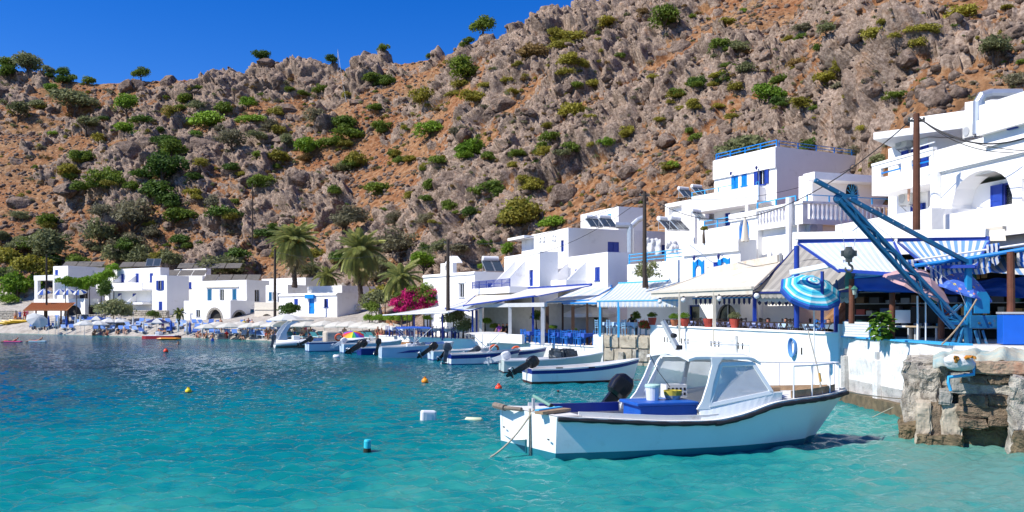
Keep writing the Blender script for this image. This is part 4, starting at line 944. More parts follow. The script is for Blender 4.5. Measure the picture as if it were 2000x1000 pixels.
for (px, py, s, lab) in ((1868,703,(.07,.03,.08),'orange rag tucked over the white sack'),(1895,697,(.15,.08,.03),'orange net float bundle beside the white sack')):
    vs, fs = rough_block((0,0,0), (s[0]*1.6,s[1]*1.6,s[2]*1.6), .3, .05, px, 6, .4, 6); q = MB(); q.add(vs, fs); o = q.build('rag', M('orange_cloth',(.60,.24,.03),rough=.9,var=.4,scale=9)); o.location = W(px,py,18.72); tag(o, lab, 'cloth')
# ================================================================== AWNINGS, TERRACES, CRANE, POLES
CANW = M('white_canvas', (.72,.71,.67), rough=.85, var=.08, scale=2, trans=.25)
CANC = M('cream_canvas', (.76,.70,.59), rough=.85, var=.12, scale=1.5, dirt=(.55,.40,.24), dirt_amt=.06, dirt_scale=1.2, trans=.2)
CANB = M('blue_stripe_canvas', (.16,.33,.62), rough=.85, var=.1, trans=.2)
CANP = M('pale_blue_stripe_canvas', (.50,.58,.68), rough=.85, var=.1, trans=.2)
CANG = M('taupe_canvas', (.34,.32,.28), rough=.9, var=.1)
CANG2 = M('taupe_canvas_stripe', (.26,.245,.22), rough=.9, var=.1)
CANN = M('navy_canvas', (.015,.03,.13), rough=.85, var=.15)
TARPB = M('blue_tarp', (.01,.09,.50), rough=.45, var=.2, scale=2, trans=.2)
def awning(label, tl, tr, br, bl, ma, mb_, ns=14, sag=.08, val=0, frame=None, group=None, rows=6, posts=(), post_mat=None, scal=True, fw=.07):
    """canopy > striped cloth strips, scalloped valance, front bar, posts"""
    tl, tr, br, bl = map(Vector, (tl, tr, br, bl)); base = (tl+tr+br+bl)/4
    t = thing('awning', label, 'awning', (base.x,base.y,0), 0, group); off = Vector((base.x,base.y,0))
    c = MB(); v = MB()
    for i in range(ns):
        a, b = i/ns, (i+1)/ns; c.cur = i % 2; v.cur = i % 2
        for j in range(rows):
            q = []
            for (u, w) in ((a,j/rows),(b,j/rows),(b,(j+1)/rows),(a,(j+1)/rows)):
                p = tl.lerp(tr,u).lerp(bl.lerp(br,u), w); p = p-Vector((0,0,sag*4*w*(1-w)*(.7+.3*math.sin(u*9)))); q.append(p-off)
            c.add(q, [(0,1,2,3)])
        if val:
            n = 5; p0 = bl.lerp(br,a)-off; p1 = bl.lerp(br,b)-off
            for k in range(n):
                s0, s1 = k/n, (k+1)/n; f = (lambda s: val*(.72+.28*math.sin(math.pi*s))) if scal else (lambda s: val)
                A = p0.lerp(p1,s0); B = p0.lerp(p1,s1); v.add([A,B,B-Vector((0,0,f(s1))),A-Vector((0,0,f(s0)))], [(0,1,2,3)])
    cl = c.build('canopy', [ma, mb_], t)
    if val: v.build('valance', [ma, mb_], cl)
    if frame:
        f = MB(); f.bar(bl-off,br-off,fw,fw); f.build('front_bar', frame, t)
        f = MB(); f.bar(tl-off+Vector((0,0,.03)),tr-off+Vector((0,0,.03)),fw*1.2,fw*1.4); f.build('cassette', frame, t)
        for p, q in ((tl,bl),(tr,br)): f = MB(); f.bar(p-off-Vector((0,0,.05)),q-off-Vector((0,0,.05)),fw*.7); f.build('arm', frame, t)
    for (p, zb, w) in posts:
        p = Vector(p); f = MB(); f.bar((p.x-off.x,p.y-off.y,zb),(p.x-off.x,p.y-off.y,p.z),w); f.build('post', post_mat or frame, t)
    return t
def pole_post(px, D, py0, py1, w, mat, name, label, cat='post', rnd=True, group=None):
    p = W(px,py0,D); z0 = Z(py1,D); q = MB()
    if rnd: q.tube([(p.x,p.y,z0),(p.x+.01,p.y,(z0+p.z)/2),(p.x,p.y,p.z)], [w/2*1.06,w/2,w/2*.95], 10)
    else: q.bar((p.x,p.y,z0),(p.x,p.y,p.z),w)
    return tag(q.build(name, mat, smooth=False), label, cat, group)
# scalloped striped awning over the plastic tables
awning('white awning with narrow pale blue stripes and a scalloped edge above the tan quay wall', W(1208,554,54), W(1345,547,50.3), W(1325,586,44.6), W(1166,588,50.2), CANW, CANP, 36, .10, .38, SKYB, posts=[(W(1172,590,50.0),1.6,.12),(W(1208,590,48.6),1.6,.12)], post_mat=SKYB, fw=.06)
awning('flat white awning sheet on a blue frame left of the scalloped striped awning', W(1195,566,57.5), W(1215,566,53), W(1165,592,51.5), W(1098,592,57), CANW, CANW, 6, .05, .12, AZURE, posts=[(W(1099,592,56.9),.97,.13),(W(1147,592,52.7),.97,.13)], post_mat=WOODD, fw=.09)
awning('white awning sheet with blue seams beside the grey posted canopy', W(1150,556,61), W(1195,560,58), W(1150,586,54), W(1068,590,59.5), CANW, CANP, 7, .05, .12, AZURE, fw=.08)
# cream awnings on the long terrace
awning('wide cream canvas awning stretched along the white terrace wall', W(1396,527,47.2), W(1527,507,41.5), W(1470,562,37.2), W(1272,571,46.4), CANC, CANC, 9, .10, .28, M('cream_bar',(.66,.60,.50),rough=.6), posts=[(W(1327,570,43.4),1.5,.09),(W(1395,566,40.3),1.5,.13)], scal=False, fw=.12)
cz = thing('awning_cassette', 'long cream awning housing under the crown shaped blue doors', 'awning housing', (0,0,0)); q = MB(); q.bar(W(1383,531,46.8),W(1524,505,41.2),.34,.36); q.build('housing', M('cream_housing',(.66,.60,.50),rough=.6,var=.15,dirt=(.45,.28,.14),dirt_amt=.15)  , cz)
for px, py, D in ((1383,531,46.8),(1466,516,43.2),(1524,505,41.2)): q = MB(); q.box(W(px,py,D),(.12,.2,.5)); q.build('bracket', STEEL, cz)
# inner awning with a navy scalloped valance, two runs
for (pa, pb, lab) in (((1353,583,45.0),(1466,581,42.0),'navy and white scalloped valance hanging deep in the cream terrace'),((1474,582,41.4),(1640,585,37.5),'navy and white scalloped valance behind the turquoise parasol')):
    a = W(*pa); b = W(*pb); awning(lab, a+Vector((1.6,1.2,.7)), b+Vector((1.6,1.2,.7)), b, a, CANW, CANN, 24, .03, .34, AZURE, fw=.06)
# big taupe awning (its shaded underside shows)
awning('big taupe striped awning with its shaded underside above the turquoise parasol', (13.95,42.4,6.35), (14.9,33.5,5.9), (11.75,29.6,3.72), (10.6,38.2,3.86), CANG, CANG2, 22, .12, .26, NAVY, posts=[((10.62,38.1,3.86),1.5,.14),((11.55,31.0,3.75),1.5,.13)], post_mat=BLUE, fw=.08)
awning('white scalloped fringe strip under the taupe awning', W(1476,566,38.4), W(1660,566,30.6), W(1660,580,30.5), W(1476,580,38.3), CANW, CANW, 20, 0, .22)
# white and blue striped awnings in front, on a navy frame
P0 = W(1560,473,30.0); P1 = W(1745,470,27.6); P2 = W(1932,468,25.6)
awning('white awning with pale blue stripes on the navy frame left of the crane', P0, P1, W(1800,545,24.6)+Vector((-.3,0,.1)), W(1640,528,27.2), CANW, CANP, 26, .10, 0, BLUE, fw=.10)
awning('white awning with blue stripes on the navy frame behind the crane mast', P1+Vector((.15,0,0)), P2, W(1905,520,24.0), W(1815,522,24.7), CANW, CANB, 24, .08, 0, BLUE, fw=.09)
q = MB(); q.bar(P0+Vector((-.1,.1,.22)),P2+Vector((0,.1,.2)),.34,.24); tag(q.build('awning_box', WHITE), 'white awning box along the navy frame below the big house', 'awning housing')
q = MB(); q.tube([W(1556,480,30.0),W(1556,640,30.0)], .09, 10); tag(q.build('post', BLUE), 'navy post at the left end of the striped awnings', 'post')
q = MB(); q.tube([W(1606,530,29.0),W(1606,640,29.0)], .06, 8); tag(q.build('post', BLUE), 'thin blue post in front of the turquoise parasol', 'post')
q = MB(); q.bar(W(1546,532,29.3),W(1650,512,27.6),.2,.16); tag(q.build('awning_bar', SILV), 'white sloping awning bar above the turquoise parasol', 'awning bar')
# right: blue pipe rail with gathered striped curtains
q = MB(); q.tube([W(1786,519,24.8),W(1890,505,24.3),W(2100,470,23.0)], .055, 8); tag(q.build('curtain_rail', AZURE), 'bright blue pipe rail carrying the striped curtains', 'rail')
q = MB(); q.tube([W(1786,508,25.0),W(1925,488,24.3),W(2100,462,23.2)], .03, 8); tag(q.build('curtain_rail', SILV), 'thin grey pipe above the blue curtain rail', 'rail')
def curtain(px0, py0, px1, py1, D0, D1, hgt, lab, n=14, seed=0):
    mb = MB(); r = random.Random(seed); a = W(px0,py0,D0); b = W(px1,py1,D1); m = n*4
    for i in range(m):
        u0, u1 = i/m, (i+1)/m; mb.cur = (i//2) % 2
        P = lambda u: a.lerp(b,u)+Vector((0,-.06*math.sin(u*n*3.1),0))
        H = lambda u: hgt*(.85+.15*math.sin(u*7+seed))
        for j in range(3):
            f0, f1 = j/3, (j+1)/3; mb.add([P(u0)-Vector((0,0,H(u0)*f0)),P(u1)-Vector((0,0,H(u1)*f0)),P(u1)+Vector((.05*f1,0,-H(u1)*f1)),P(u0)+Vector((.05*f1,0,-H(u0)*f1))], [(0,1,2,3)])
    return tag(mb.build('striped_curtain', [CANW, M('curtain_blue',(.03,.16,.55),rough=.85,var=.1)]), lab, 'curtain')
curtain(1768,508,1790,506,25.2,25.0,.28,'short blue and white striped cloth bunched at the left rail end',4,1)
curtain(1818,516,1936,497,24.7,24.1,.50,'long blue and white striped valance hanging behind the crane mast',22,2)
curtain(1816,520,1838,518,24.6,24.5,.62,'gathered striped curtain tied beside the brown post',5,3)
curtain(1926,478,1952,474,24.1,23.9,.62,'blue and white striped cloth draped over the upper rail',6,4)
curtain(1985,494,2075,480,23.7,23.3,.52,'striped curtain hanging at the right edge of the view',14,5)
awning('striped canvas sheet seen from below at the right edge', W(1905,505,28), W(2100,490,25.5), W(2100,545,24.2), W(1935,532,25.2), CANW, CANB, 20, .1, 0)
q = MB(); q.bar(W(1826,462,28.8),W(1962,446,26.2),.16,.14); q.add([W(1962,447,26.1),W(1826,464,28.7),W(1850,472,28.0),W(1965,470,25.8)], [(0,1,2,3)]); tag(q.build('folded_awning', CANC), 'folded cream awning under the arched loggia parapet', 'awning')
# blue tarps
def sheet(label, tl, tr, br, bl, mat, amp=.12, seed=0, n=22, m=10):
    from mathutils import noise as mn
    tl,tr,br,bl = map(Vector,(tl,tr,br,bl)); P = []
    for j in range(m+1):
        P.append([tuple(tl.lerp(tr,i/n).lerp(bl.lerp(br,i/n),j/m)+Vector((0,amp*mn.noise(Vector((i/n*4,j/m*3,seed))),amp*.5*mn.noise(Vector((i/n*5,j/m*4,seed+7)))))) for i in range(n+1)])
    o = grid_mesh('tarpaulin', np.array(P), mat, True); s_ = o.modifiers.new('t','SOLIDIFY'); s_.thickness = .012; return tag(o, label, 'tarpaulin')
sheet('flat deep blue tarpaulin hung between the brown posts over the shop front', W(1670,538,27.2), W(1800,540,25.6), W(1806,572,25.4), W(1668,569,27.2), TARPB, .06, 1)
sheet('light blue tarpaulin roof edge above the deep blue sheet', W(1676,524,28.5), W(1760,532,27.0), W(1752,536,26.2), W(1668,544,27.0), M('cyan_tarp',(.02,.35,.72),rough=.5,var=.1,trans=.2), .05, 2)
sheet('crumpled blue tarpaulin behind the floral parasol', W(1845,545,27.2), W(2090,540,25.8), W(2090,588,25.6), W(1842,572,27.0), TARPB, .34, 3, 30, 14)
# brown posts
for px, D, a, b, lab in ((1663,27.3,545,632,'brown timber post next to the white board fence'),(1742,26.4,535,662,'brown timber post right of the leafy plant'),(1838,25.4,514,662,'brown timber post behind the crane jib'),(1974,23.6,492,668,'thick brown timber post at the right edge of the shop')):
    pole_post(px, D, a, b, .17 if px < 1900 else .2, WOODP, 'timber_post', lab)
for px, py, D in ((1669,568,27.1),(1757,563,26.3),(1845,546,25.3)):
    t = thing('lantern', {1669:'green wall lantern on the leftmost brown post',1757:'green lantern under the blue tarpaulin',1845:'green lantern on the brown post behind the crane jib'}[px], 'lantern', W(px,py,D)); q = MB(); q.lathe([(.02,.16),(.1,.08),(.12,.05),(.09,.05)], n=6); q.build('cap', M('lantern_green',(.04,.16,.12),rough=.5), t); q = MB(); q.lathe([(.085,.05),(.05,-.12)], n=6); q.build('glass', M('lantern_glass',(.35,.42,.38),rough=.2), t)
# ---- shop behind the wall: dark back, shelves and hanging goods
SH = thing('souvenir_shop', 'dark souvenir shop interior with hanging goods under the blue tarpaulins', 'shop', (X(1830,29),29,2.12), math.atan2(-5.0,3.6))
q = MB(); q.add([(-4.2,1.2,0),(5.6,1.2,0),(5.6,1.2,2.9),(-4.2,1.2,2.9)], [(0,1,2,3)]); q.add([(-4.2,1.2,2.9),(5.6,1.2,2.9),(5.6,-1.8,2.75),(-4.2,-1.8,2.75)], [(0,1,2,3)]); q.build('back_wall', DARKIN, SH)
r = random.Random(11)
cols = [M('goods_%d'%i, c, rough=.6, var=.2) for i, c in enumerate([(.06,.10,.22),(.30,.30,.32),(.22,.12,.06),(.03,.20,.35),(.45,.40,.34),(.10,.10,.11),(.40,.06,.04),(.05,.22,.16),(.55,.30,.10),(.14,.14,.16)])]
for k in range(4):
    q = MB(); q.box((.6,.85,.35+k*.42),(8.6,.42,.03)); q.build('shelf', STEEL, SH)
    x = -3.4
    while x < 4.6:
        w = r.uniform(.12,.4); h = r.uniform(.1,.34); q = MB(); q.box((0,0,h/2),(w,.28,h)); o = q.build('goods', r.choice(cols), SH); o.location = (x+w/2,.8,.37+k*.42); x += w+r.uniform(.03,.35)
for k in range(34):
    w = r.uniform(.12,.34); h = r.uniform(.3,.75); q = MB(); q.lathe([(.02,0),(w*.4,-.06),(w*.5,-h*.6),(w*.42,-h),(0,-h)], n=8, sy=.35); o = q.build('hanging_goods', r.choice(cols), SH); o.location = (r.uniform(-3.6,4.6), r.uniform(-.9,.4), r.uniform(2.05,2.6))
# white plastic chairs and boards in the shop front
def box_thing(name, label, cat, parts, loc, rz=0, group=None):
    t = thing(name, label, cat, loc, rz, group)
    for nm, mat, c, d in parts: q = MB(); q.box(c, d); q.build(nm, mat, t, bevel=.01)
    return t
box_thing('cold_drinks_chest', 'bright blue drinks chest standing at the right edge behind the wall', 'chest', [('body',M('chest_blue',(.01,.12,.6),rough=.35),(0,0,.42),(1.4,.7,.8)),('lid',STEEL,(0,0,.86),(1.44,.74,.06))], (X(2010,23.4),23.4,2.12), -.3)
box_thing('white_bench', 'white slatted bench inside the shop front left of the grey pole', 'bench', [('seat',SILV,(0,0,.45),(.95,.4,.05)),('leg',STEEL,(-.4,0,.21),(.05,.36,.42)),('leg',STEEL,(.4,0,.21),(.05,.36,.42)),('backrest',SILV,(0,.2,.75),(.95,.04,.4))], (X(1765,26.6),26.6,2.12), -.8)
box_thing('white_bench', 'white bench with a tan seat right of the grey pole', 'bench', [('seat',M('tan_seat',(.45,.33,.2)),(0,0,.45),(.95,.4,.05)),('leg',STEEL,(-.4,0,.21),(.05,.36,.42)),('leg',STEEL,(.4,0,.21),(.05,.36,.42)),('backrest',DARKIN,(0,.2,.8),(.95,.04,.5))], (X(1805,26.0),26.0,2.12), -.8)
pole_post(1792, 25.6, 578, 664, .06, SILV, 'parasol_pole', 'thin grey pole standing on the quay wall under the pink parasol')

# ---- parasols
def parasol(label, apex, radius, drop, zb, cols, n=8, name='parasol', tilt=(0,0), group=None, fringe=.1, rings=None, pole=SILV, edge=None, floral=None):
    """parasol > canopy panels, fringe, pole, ribs; cols alternate by panel, rings = colours by ring"""
    apex = Vector(apex); t = thing(name, label, 'parasol', (apex.x,apex.y,zb), 0, group)
    R = Matrix.Rotation(tilt[0],3,'X')@Matrix.Rotation(tilt[1],3,'Y'); h = apex.z-zb
    mats = [floral] if floral else (rings if rings else list(cols)); mb = MB(); nr = len(rings) if rings else 4
    top = Vector((0,0,h))
    for i in range(n):
        a0 = 2*math.pi*i/n; a1 = 2*math.pi*(i+1)/n
        for j in range(nr):
            f0, f1 = j/nr, (j+1)/nr; prof = lambda f: -drop*(f**1.55)
            sub = 3
            for s in range(sub):
                b0 = a0+(a1-a0)*s/sub; b1 = a0+(a1-a0)*(s+1)/sub
                def P(f, b):
                    w = (b-a0)/(a1-a0); dip = 1-.07*math.sin(math.pi*w)*f; return top+R@Vector((radius*f*dip*math.cos(b),radius*f*dip*math.sin(b),prof(f)-.03*f*math.sin(math.pi*w)))
                mb.cur = 0 if floral else (j if rings else i % len(cols)); mb.add([P(f0,b0),P(f1,b0),P(f1,b1),P(f0,b1)] if j else [P(0,b0),P(f1,b0),P(f1,b1)], [(0,1,2,3)] if j else [(0,1,2)])
    c = mb.build('canopy', mats, t)
    if fringe:
        f = MB()
        for i in range(n):
            a0 = 2*math.pi*i/n; a1 = 2*math.pi*(i+1)/n
            for s in range(4):
                b0 = a0+(a1-a0)*s/4; b1 = a0+(a1-a0)*(s+1)/4; P = lambda b, d: top+R@Vector((radius*1.0*(1-.07*math.sin(math.pi*(b-a0)/(a1-a0)))*math.cos(b),radius*(1-.07*math.sin(math.pi*(b-a0)/(a1-a0)))*math.sin(b),-drop-d-.03*math.sin(math.pi*(b-a0)/(a1-a0))))
                f.cur = 0; f.add([P(b0,0),P(b1,0),P(b1,fringe),P(b0,fringe)], [(0,1,2,3)])
        f.build('fringe', edge or mats[0], c)
    q = MB(); q.tube([(0,0,0),(0,0,h+.08)], .022, 8); q.build('pole', pole, t)
    q = MB()
    for i in range(n): a = 2*math.pi*i/n; q.bar(top+R@Vector((0,0,-.05)), top+R@Vector((radius*.97*math.cos(a),radius*.97*math.sin(a),-drop*.95-.02)), .012)
    q.build('ribs', STEEL, t); return t
TQ = M('turquoise_cloth',(.02,.40,.66),rough=.8,var=.1,trans=.25); TQ2 = M('aqua_cloth',(.10,.58,.76),rough=.8,var=.08,trans=.25); TQW = M('pale_cloth',(.62,.76,.82),rough=.8,var=.06,trans=.25); TQB = M('royal_cloth',(.02,.09,.42),rough=.8,var=.1,trans=.2)
parasol('turquoise parasol with concentric striped rings on the white wall', W(1590,549,29.3)+Vector((0,0,.05)), 1.04, .44, 1.55, [TQ], 10, rings=[TQW,TQ2,TQW,TQB,TQ2,TQ,TQW,TQ2,TQ,TQ2,TQW,TQ,TQ2,TQW,TQ,TQB], tilt=(.62,.06), fringe=.12, edge=TQB)
PINK = M('pale_pink_cloth',(.66,.40,.41),rough=.85,var=.1,trans=.25)
parasol('faded pink parasol half hidden by the crane jib', W(1808,528,24.9), 1.0, .55, 2.12, [PINK], 8, tilt=(.25,.4), fringe=.08)
def floral_mat():
    m = bpy.data.materials.new('floral_cloth'); m.use_nodes = True; nt = m.node_tree; b = nt.nodes['Principled BSDF']; b.inputs['Roughness'].default_value = .8
    tc = nt.nodes.new('ShaderNodeTexCoord'); v = nt.nodes.new('ShaderNodeTexVoronoi'); v.inputs['Scale'].default_value = 9
    nt.links.new(tc.outputs['Object'], v.inputs['Vector']); r = nt.nodes.new('ShaderNodeValToRGB'); r.color_ramp.interpolation = 'CONSTANT'; e = r.color_ramp.elements
    st = [(0,(.05,.13,.50)),(.5,(.09,.20,.60)),(.62,(.60,.33,.08)),(.72,(.10,.28,.62)),(.8,(.60,.25,.25)),(.88,(.30,.45,.70)),(.94,(.65,.52,.12))]
    while len(e) < len(st): e.new(.5)
    for q, (p, c) in zip(e, st): q.position = p; q.color = (*c,1)
    s = nt.nodes.new('ShaderNodeSeparateColor'); nt.links.new(v.outputs['Color'], s.inputs[0]); nt.links.new(s.outputs[0], r.inputs[0])
    v2 = nt.nodes.new('ShaderNodeMath'); v2.operation = 'LESS_THAN'; nt.links.new(v.outputs['Distance'], v2.inputs[0]); v2.inputs[1].default_value = .42
    mx = nt.nodes.new('ShaderNodeMixRGB'); mx.inputs[1].default_value = (.05,.13,.50,1); nt.links.new(v2.outputs[0], mx.inputs[0]); nt.links.new(r.outputs[0], mx.inputs[2]); nt.links.new(mx.outputs[0], b.inputs['Base Color']); return m
parasol('blue parasol with a colourful floral print behind the crane mast', W(1884,530,24.9), 1.0, .5, 2.12, [TQB], 8, tilt=(.28,.3), fringe=.05, floral=floral_mat())
parasol('large square white parasol over the blue taverna tables', W(1152,597,57.5), 1.75, .52, .97, [CANW], 4, fringe=.22)
parasol('closed white parasol at the blue arched door', W(1455,420,45.2), .22, 1.35, Z(474,45.2), [CANC], 6, name='closed_parasol', fringe=0)

# ---- crane
CB = M('crane_blue', (.012,.15,.31), rough=.55, var=.35, scale=3, bump=.3, dirt=(.16,.07,.035), dirt_amt=.12, dirt_scale=3)
CB2 = M('crane_bright_blue', (.012,.24,.50), rough=.55, var=.25, scale=3, dirt=(.16,.07,.035), dirt_amt=.12, dirt_scale=3)
cp = W(1891,690,24.3); cp.z = 2.15; CR = thing('quay_crane', 'old blue quay crane with its jib slanting up to the left', 'crane', cp)
def cl(px, py, D=24.3): return W(px,py,D)-cp
q = MB(); q.bar(cl(1891,690),cl(1891,506),.15,.15); q.build('mast', CB2, CR, bevel=.01)
q = MB(); tip = cl(1640,388,23.9); root_ = cl(1868,634,24.2); d = (tip-root_).normalized(); up = d.cross(Vector((0,1,0))).normalized()
for sy in (-.09,.09):
    for su, wd in ((-.11,.055),(.11,.055)): q.bar(root_+up*su*1.3+Vector((0,sy,0)), tip+up*su*.55+Vector((0,sy,0)), wd, .075)
q.build('jib', CB, CR)
lat = MB(); L = (tip-root_).length; n = 11
for k in range(n):
    t0, t1 = k/n, (k+1)/n; s0 = 1.3-.75*t0; s1 = 1.3-.75*t1
    for sy in (-.09,.09): lat.bar(root_+d*L*t0+up*.11*s0*(1 if k % 2 else -1)+Vector((0,sy,0)), root_+d*L*t1+up*.11*s1*(-1 if k % 2 else 1)+Vector((0,sy,0)), .03)
    lat.bar(root_+d*L*t0+up*.11*s0+Vector((0,-.09,0)), root_+d*L*t0+up*.11*s0+Vector((0,.09,0)), .03)
lat.build('lattice', CB, CR)
q = MB(); a = cl(1592,352,23.8); b = cl(1890,512,24.3); dd = (b-a).normalized(); u2 = dd.cross(Vector((0,1,0)))
for s in (-.035,.035): q.bar(a+Vector((0,s*1.4,0)), b+Vector((0,s*1.4,0)), .05, .10)
q.build('stay_beam', CB, CR)
for k in range(9): pp = a.lerp(b, k*.07+.01); q = MB(); q.tube([pp+Vector((0,-.08,0)),pp+Vector((0,.08,0))], .022, 8); q.build('bolt', METAL, CR)
q = MB(); q.lathe([(.12,-.06),(.14,-.04),(.10,0),(.14,.04),(.12,.06)], (0,0,0), 16, 'Y'); o = q.build('head_sheave', CB, CR); o.location = cl(1638,388,23.9)
for (p0, p1) in (((1637,392),(1650,486)),((1674,445),(1667,486))): q = MB(); q.tube([cl(*p0,23.9),cl(*p1,23.9)], .008, 5); q.build('hoist_cable', STEEL, CR)
q = MB(); q.tube([cl(1640,388,23.9),cl(1870,560,24.1),cl(1888,600,24.1)], .008, 5); q.build('stay_cable', STEEL, CR)
HKM = M('hook_iron',(.10,.115,.11),rough=.6,var=.3,metal=.4)
hb = thing('hook_block', 'dark iron hook block hanging from the crane cables', 'hook', W(1658,497,23.9)); q = MB(); q.box((0,0,0),(.16,.1,.42)); q.box((0,0,.03),(.42,.09,.16)); q.lathe([(.06,-.09),(.16,-.05),(.16,.05),(.06,.09)],(0,0,.03),14,'Y'); q.build('pulley_block', HKM, hb, bevel=.01)
q = MB(); q.tube([(0,0,-.2),(0,0,-.28)], .03, 8); q.tube([(.0,0,-.28)]+[(.10*math.sin(t),0,-.38+.10*math.cos(t)) for t in (0.3,1,1.6,2.3,3,3.7,4.4,5.0)], [.035]*8+[.02], 8); q.build('hook', HKM, hb)
# winch: housing, drum, plate, legs
q = MB(); q.prism([(0,0),(.42,0),(.42,.45),(.33,.6),(.12,.6),(0,.45)], .3, cl(1900,612)+Vector((0,.2,0)), (1,0,0), (0,0,1)); q.build('winch_housing', CB2, CR)
q = MB(); q.box(cl(1912,630)+Vector((0,-.25,.02)), (.78,.05,.36)); q.build('side_plate', CB, CR, bevel=.02)
q = MB(); q.box(cl(1912,630)+Vector((0,.25,.02)), (.78,.05,.36)); q.build('side_plate', CB, CR, bevel=.02)
q = MB(); q.lathe([(.17,-.2),(.17,-.17),(.09,-.17),(.09,.17),(.17,.17),(.17,.2)], cl(1905,628), 14, 'Y'); q.build('winch_drum', METAL, CR)
for k, px in enumerate((1922,1902)): q = MB(); q.tube([cl(px,631)+Vector((0,-.30,0)),cl(px,631)+Vector((0,-.24,0))], .035, 8); q.build('bolt', HKM, CR)
for (p0, p1, w) in (((1878,640),(1862,680),.07),((1880,640),(1884,690),.09),((1900,645),(1912,690),.07),((1915,645),(1926,688),.06),((1875,595),(1850,612),.05)):
    for dy in (-.18,.22): q = MB(); q.bar(cl(*p0)+Vector((0,dy*.6,0)), cl(*p1)+Vector((0,dy,-.05)), w); q.build('leg', CB, CR)
q = MB(); q.box(cl(1868,630), (.5,.3,.12)); q.box(cl(1858,628)+Vector((0,0,.12)), (.4,.24,.05)); q.build('jib_foot', CB2, CR)
q = MB(); q.tube(catenary(cl(1896,585)+Vector((0,-.3,0)), W(1840,672,22.0)-cp, .1, 10), .022, 6); tag(q.build('rope', M('hemp_rope',(.42,.32,.2),rough=.9,var=.25,scale=20), CR), None)

# ---- telegraph poles and wires
POLE = M('creosoted_pole', (.13,.05,.028), rough=.85, var=.35, scale=3, bump=.4)
POLED = M('dark_pole', (.055,.04,.03), rough=.85, var=.3, scale=3, bump=.3)
def tpole(px, D, py0, py1, r, mat, lab, arms=True):
    p = W(px,py0,D); zb = Z(py1,D); t = thing('telegraph_pole', lab, 'pole', (p.x,p.y,zb)); h = p.z-zb
    q = MB(); q.tube([(0,0,-.5),(0,0,h*.5),(0,0,h)], [r*1.1,r,r*.85], 10); q.build('shaft', mat, t)
    if arms: q = MB(); q.bar((-.28,0,h-.25),(.28,0,h-.25),.06); q.lathe([(.03,0),(.05,.04),(.03,.1)],(-.25,0,h-.22),8); q.lathe([(.03,0),(.05,.04),(.03,.1)],(.25,0,h-.22),8); q.build('insulator_arm', HKM, t)
    return t
tpole(1790, 29.8, 222, 470, .115, POLE, 'tall reddish wooden pole in front of the balcony house')
tpole(1259, 49.5, 374, 545, .115, POLED, 'dark wooden pole left of the crown door house')
tpole(875, 66, 468, 600, .14, POLED, 'dark pole beside the bougainvillea and chapel house')
tpole(537, 98, 486, 630, .15, POLED, 'dark pole at the beige house under the date palm', False)
tpole(91, 122, 497, 622, .13, POLED, 'thin dark pole beside the orange tiled shelter', False)
tpole(493, 141, 358, 470, .10, POLED, 'thin lone pole standing on the slope above the arched house', False)
tpole(870, 84, 500, 540, .12, POLED, 'short dark pole behind the chapel belfry', False)
WIRE = M('black_wire', (.02,.02,.022), rough=.6)
def wire(a, b, sag, lab, r=.014): q = MB(); q.tube(catenary(a,b,sag,22), r, 5, False); return tag(q.build('overhead_wire', WIRE), lab, 'wire', 'overhead wires of the village')
wire(W(1787,228,29.8), W(1259,378,49.5), 2.4, 'black wire sagging from the tall reddish pole to the dark pole', .02)
wire(W(1793,228,29.8), W(2120,205,24), 1.0, 'heavy black wire running from the reddish pole out at the right edge', .025)
wire(W(1793,229,29.8), W(1980,297,27.5), .35, 'thin wire from the reddish pole to the terrace parapet'); wire(W(1793,232,29.8), W(2110,285,25), .5, 'thin wire from the reddish pole past the big house front')
wire(W(1259,376,49.5), W(875,475,66), 1.0, 'upper wire between the dark pole and the chapel pole', .016); wire(W(1259,385,49.5), W(985,505,60), .8, 'wire dropping from the dark pole to the stepped hotel', .016)
wire(W(1259,380,49.5), W(1700,310,58), 1.2, 'wire from the dark pole towards the tall house roof'); wire(W(875,472,66), W(537,492,98), 1.0, 'long wire between the chapel pole and the palm pole')
wire(W(537,490,98), W(91,500,122), 1.6, 'long wire above the beach houses at the left')
# mast with stays high on the hill
# ---- taverna roof frames at the centre
awning('large white canvas canopy over the waterside taverna by the beach umbrellas', W(868,596,74), W(915,596,68), W(876,610,62), W(748,615,70.5), CANW, CANW, 10, .10, .08, SILV, posts=[(W(809,614,67),.97,.12),(W(864,613,63),.97,.12)], post_mat=NAVY, fw=.07)
awning('sloping white canopy strips with blue bars beside the bougainvillea', W(935,578,70), W(1005,580,65), W(915,607,61), W(870,602,68), CANW, CANP, 6, .06, 0, BLUE, fw=.09)
awning('long cream canvas awning below the stepped hotel terrace', W(935,570,69), W(1156,556,55), W(1045,578,55.5), W(905,597,63), CANC, CANW, 8, .08, 0, BLUE, fw=.09)
PG = thing('pergola', 'grey post and beam pergola in front of the stepped hotel taverna', 'pergola', W(985,650,60)); o_ = Vector(PG.location)
for px, D in ((939,62.5),(996,58.2),(1060,54.2)): q = MB(); q.bar(W(px,598,D)-o_, Vector((W(px,598,D).x,D,.97))-o_, .22); q.build('post', M('pale_grey_paint',(.55,.56,.57),rough=.7), PG)
q = MB(); q.bar(W(930,597,63.1)-o_, W(1066,595,53.8)-o_, .22, .26); q.build('beam', M('pale_grey_paint',(.5,.5,.5)), PG)
for px, D, a in ((923,64,598),(931,64.5,606),(1041,57.5,580)): pole_post(px, D, a, 656, .14, BLUE, 'post', {923:'leftmost navy post of the grey pergola taverna',931:'navy post close to the pergola left end',1041:'tall blue post under the cream canvas awning'}[px], 'post', False)
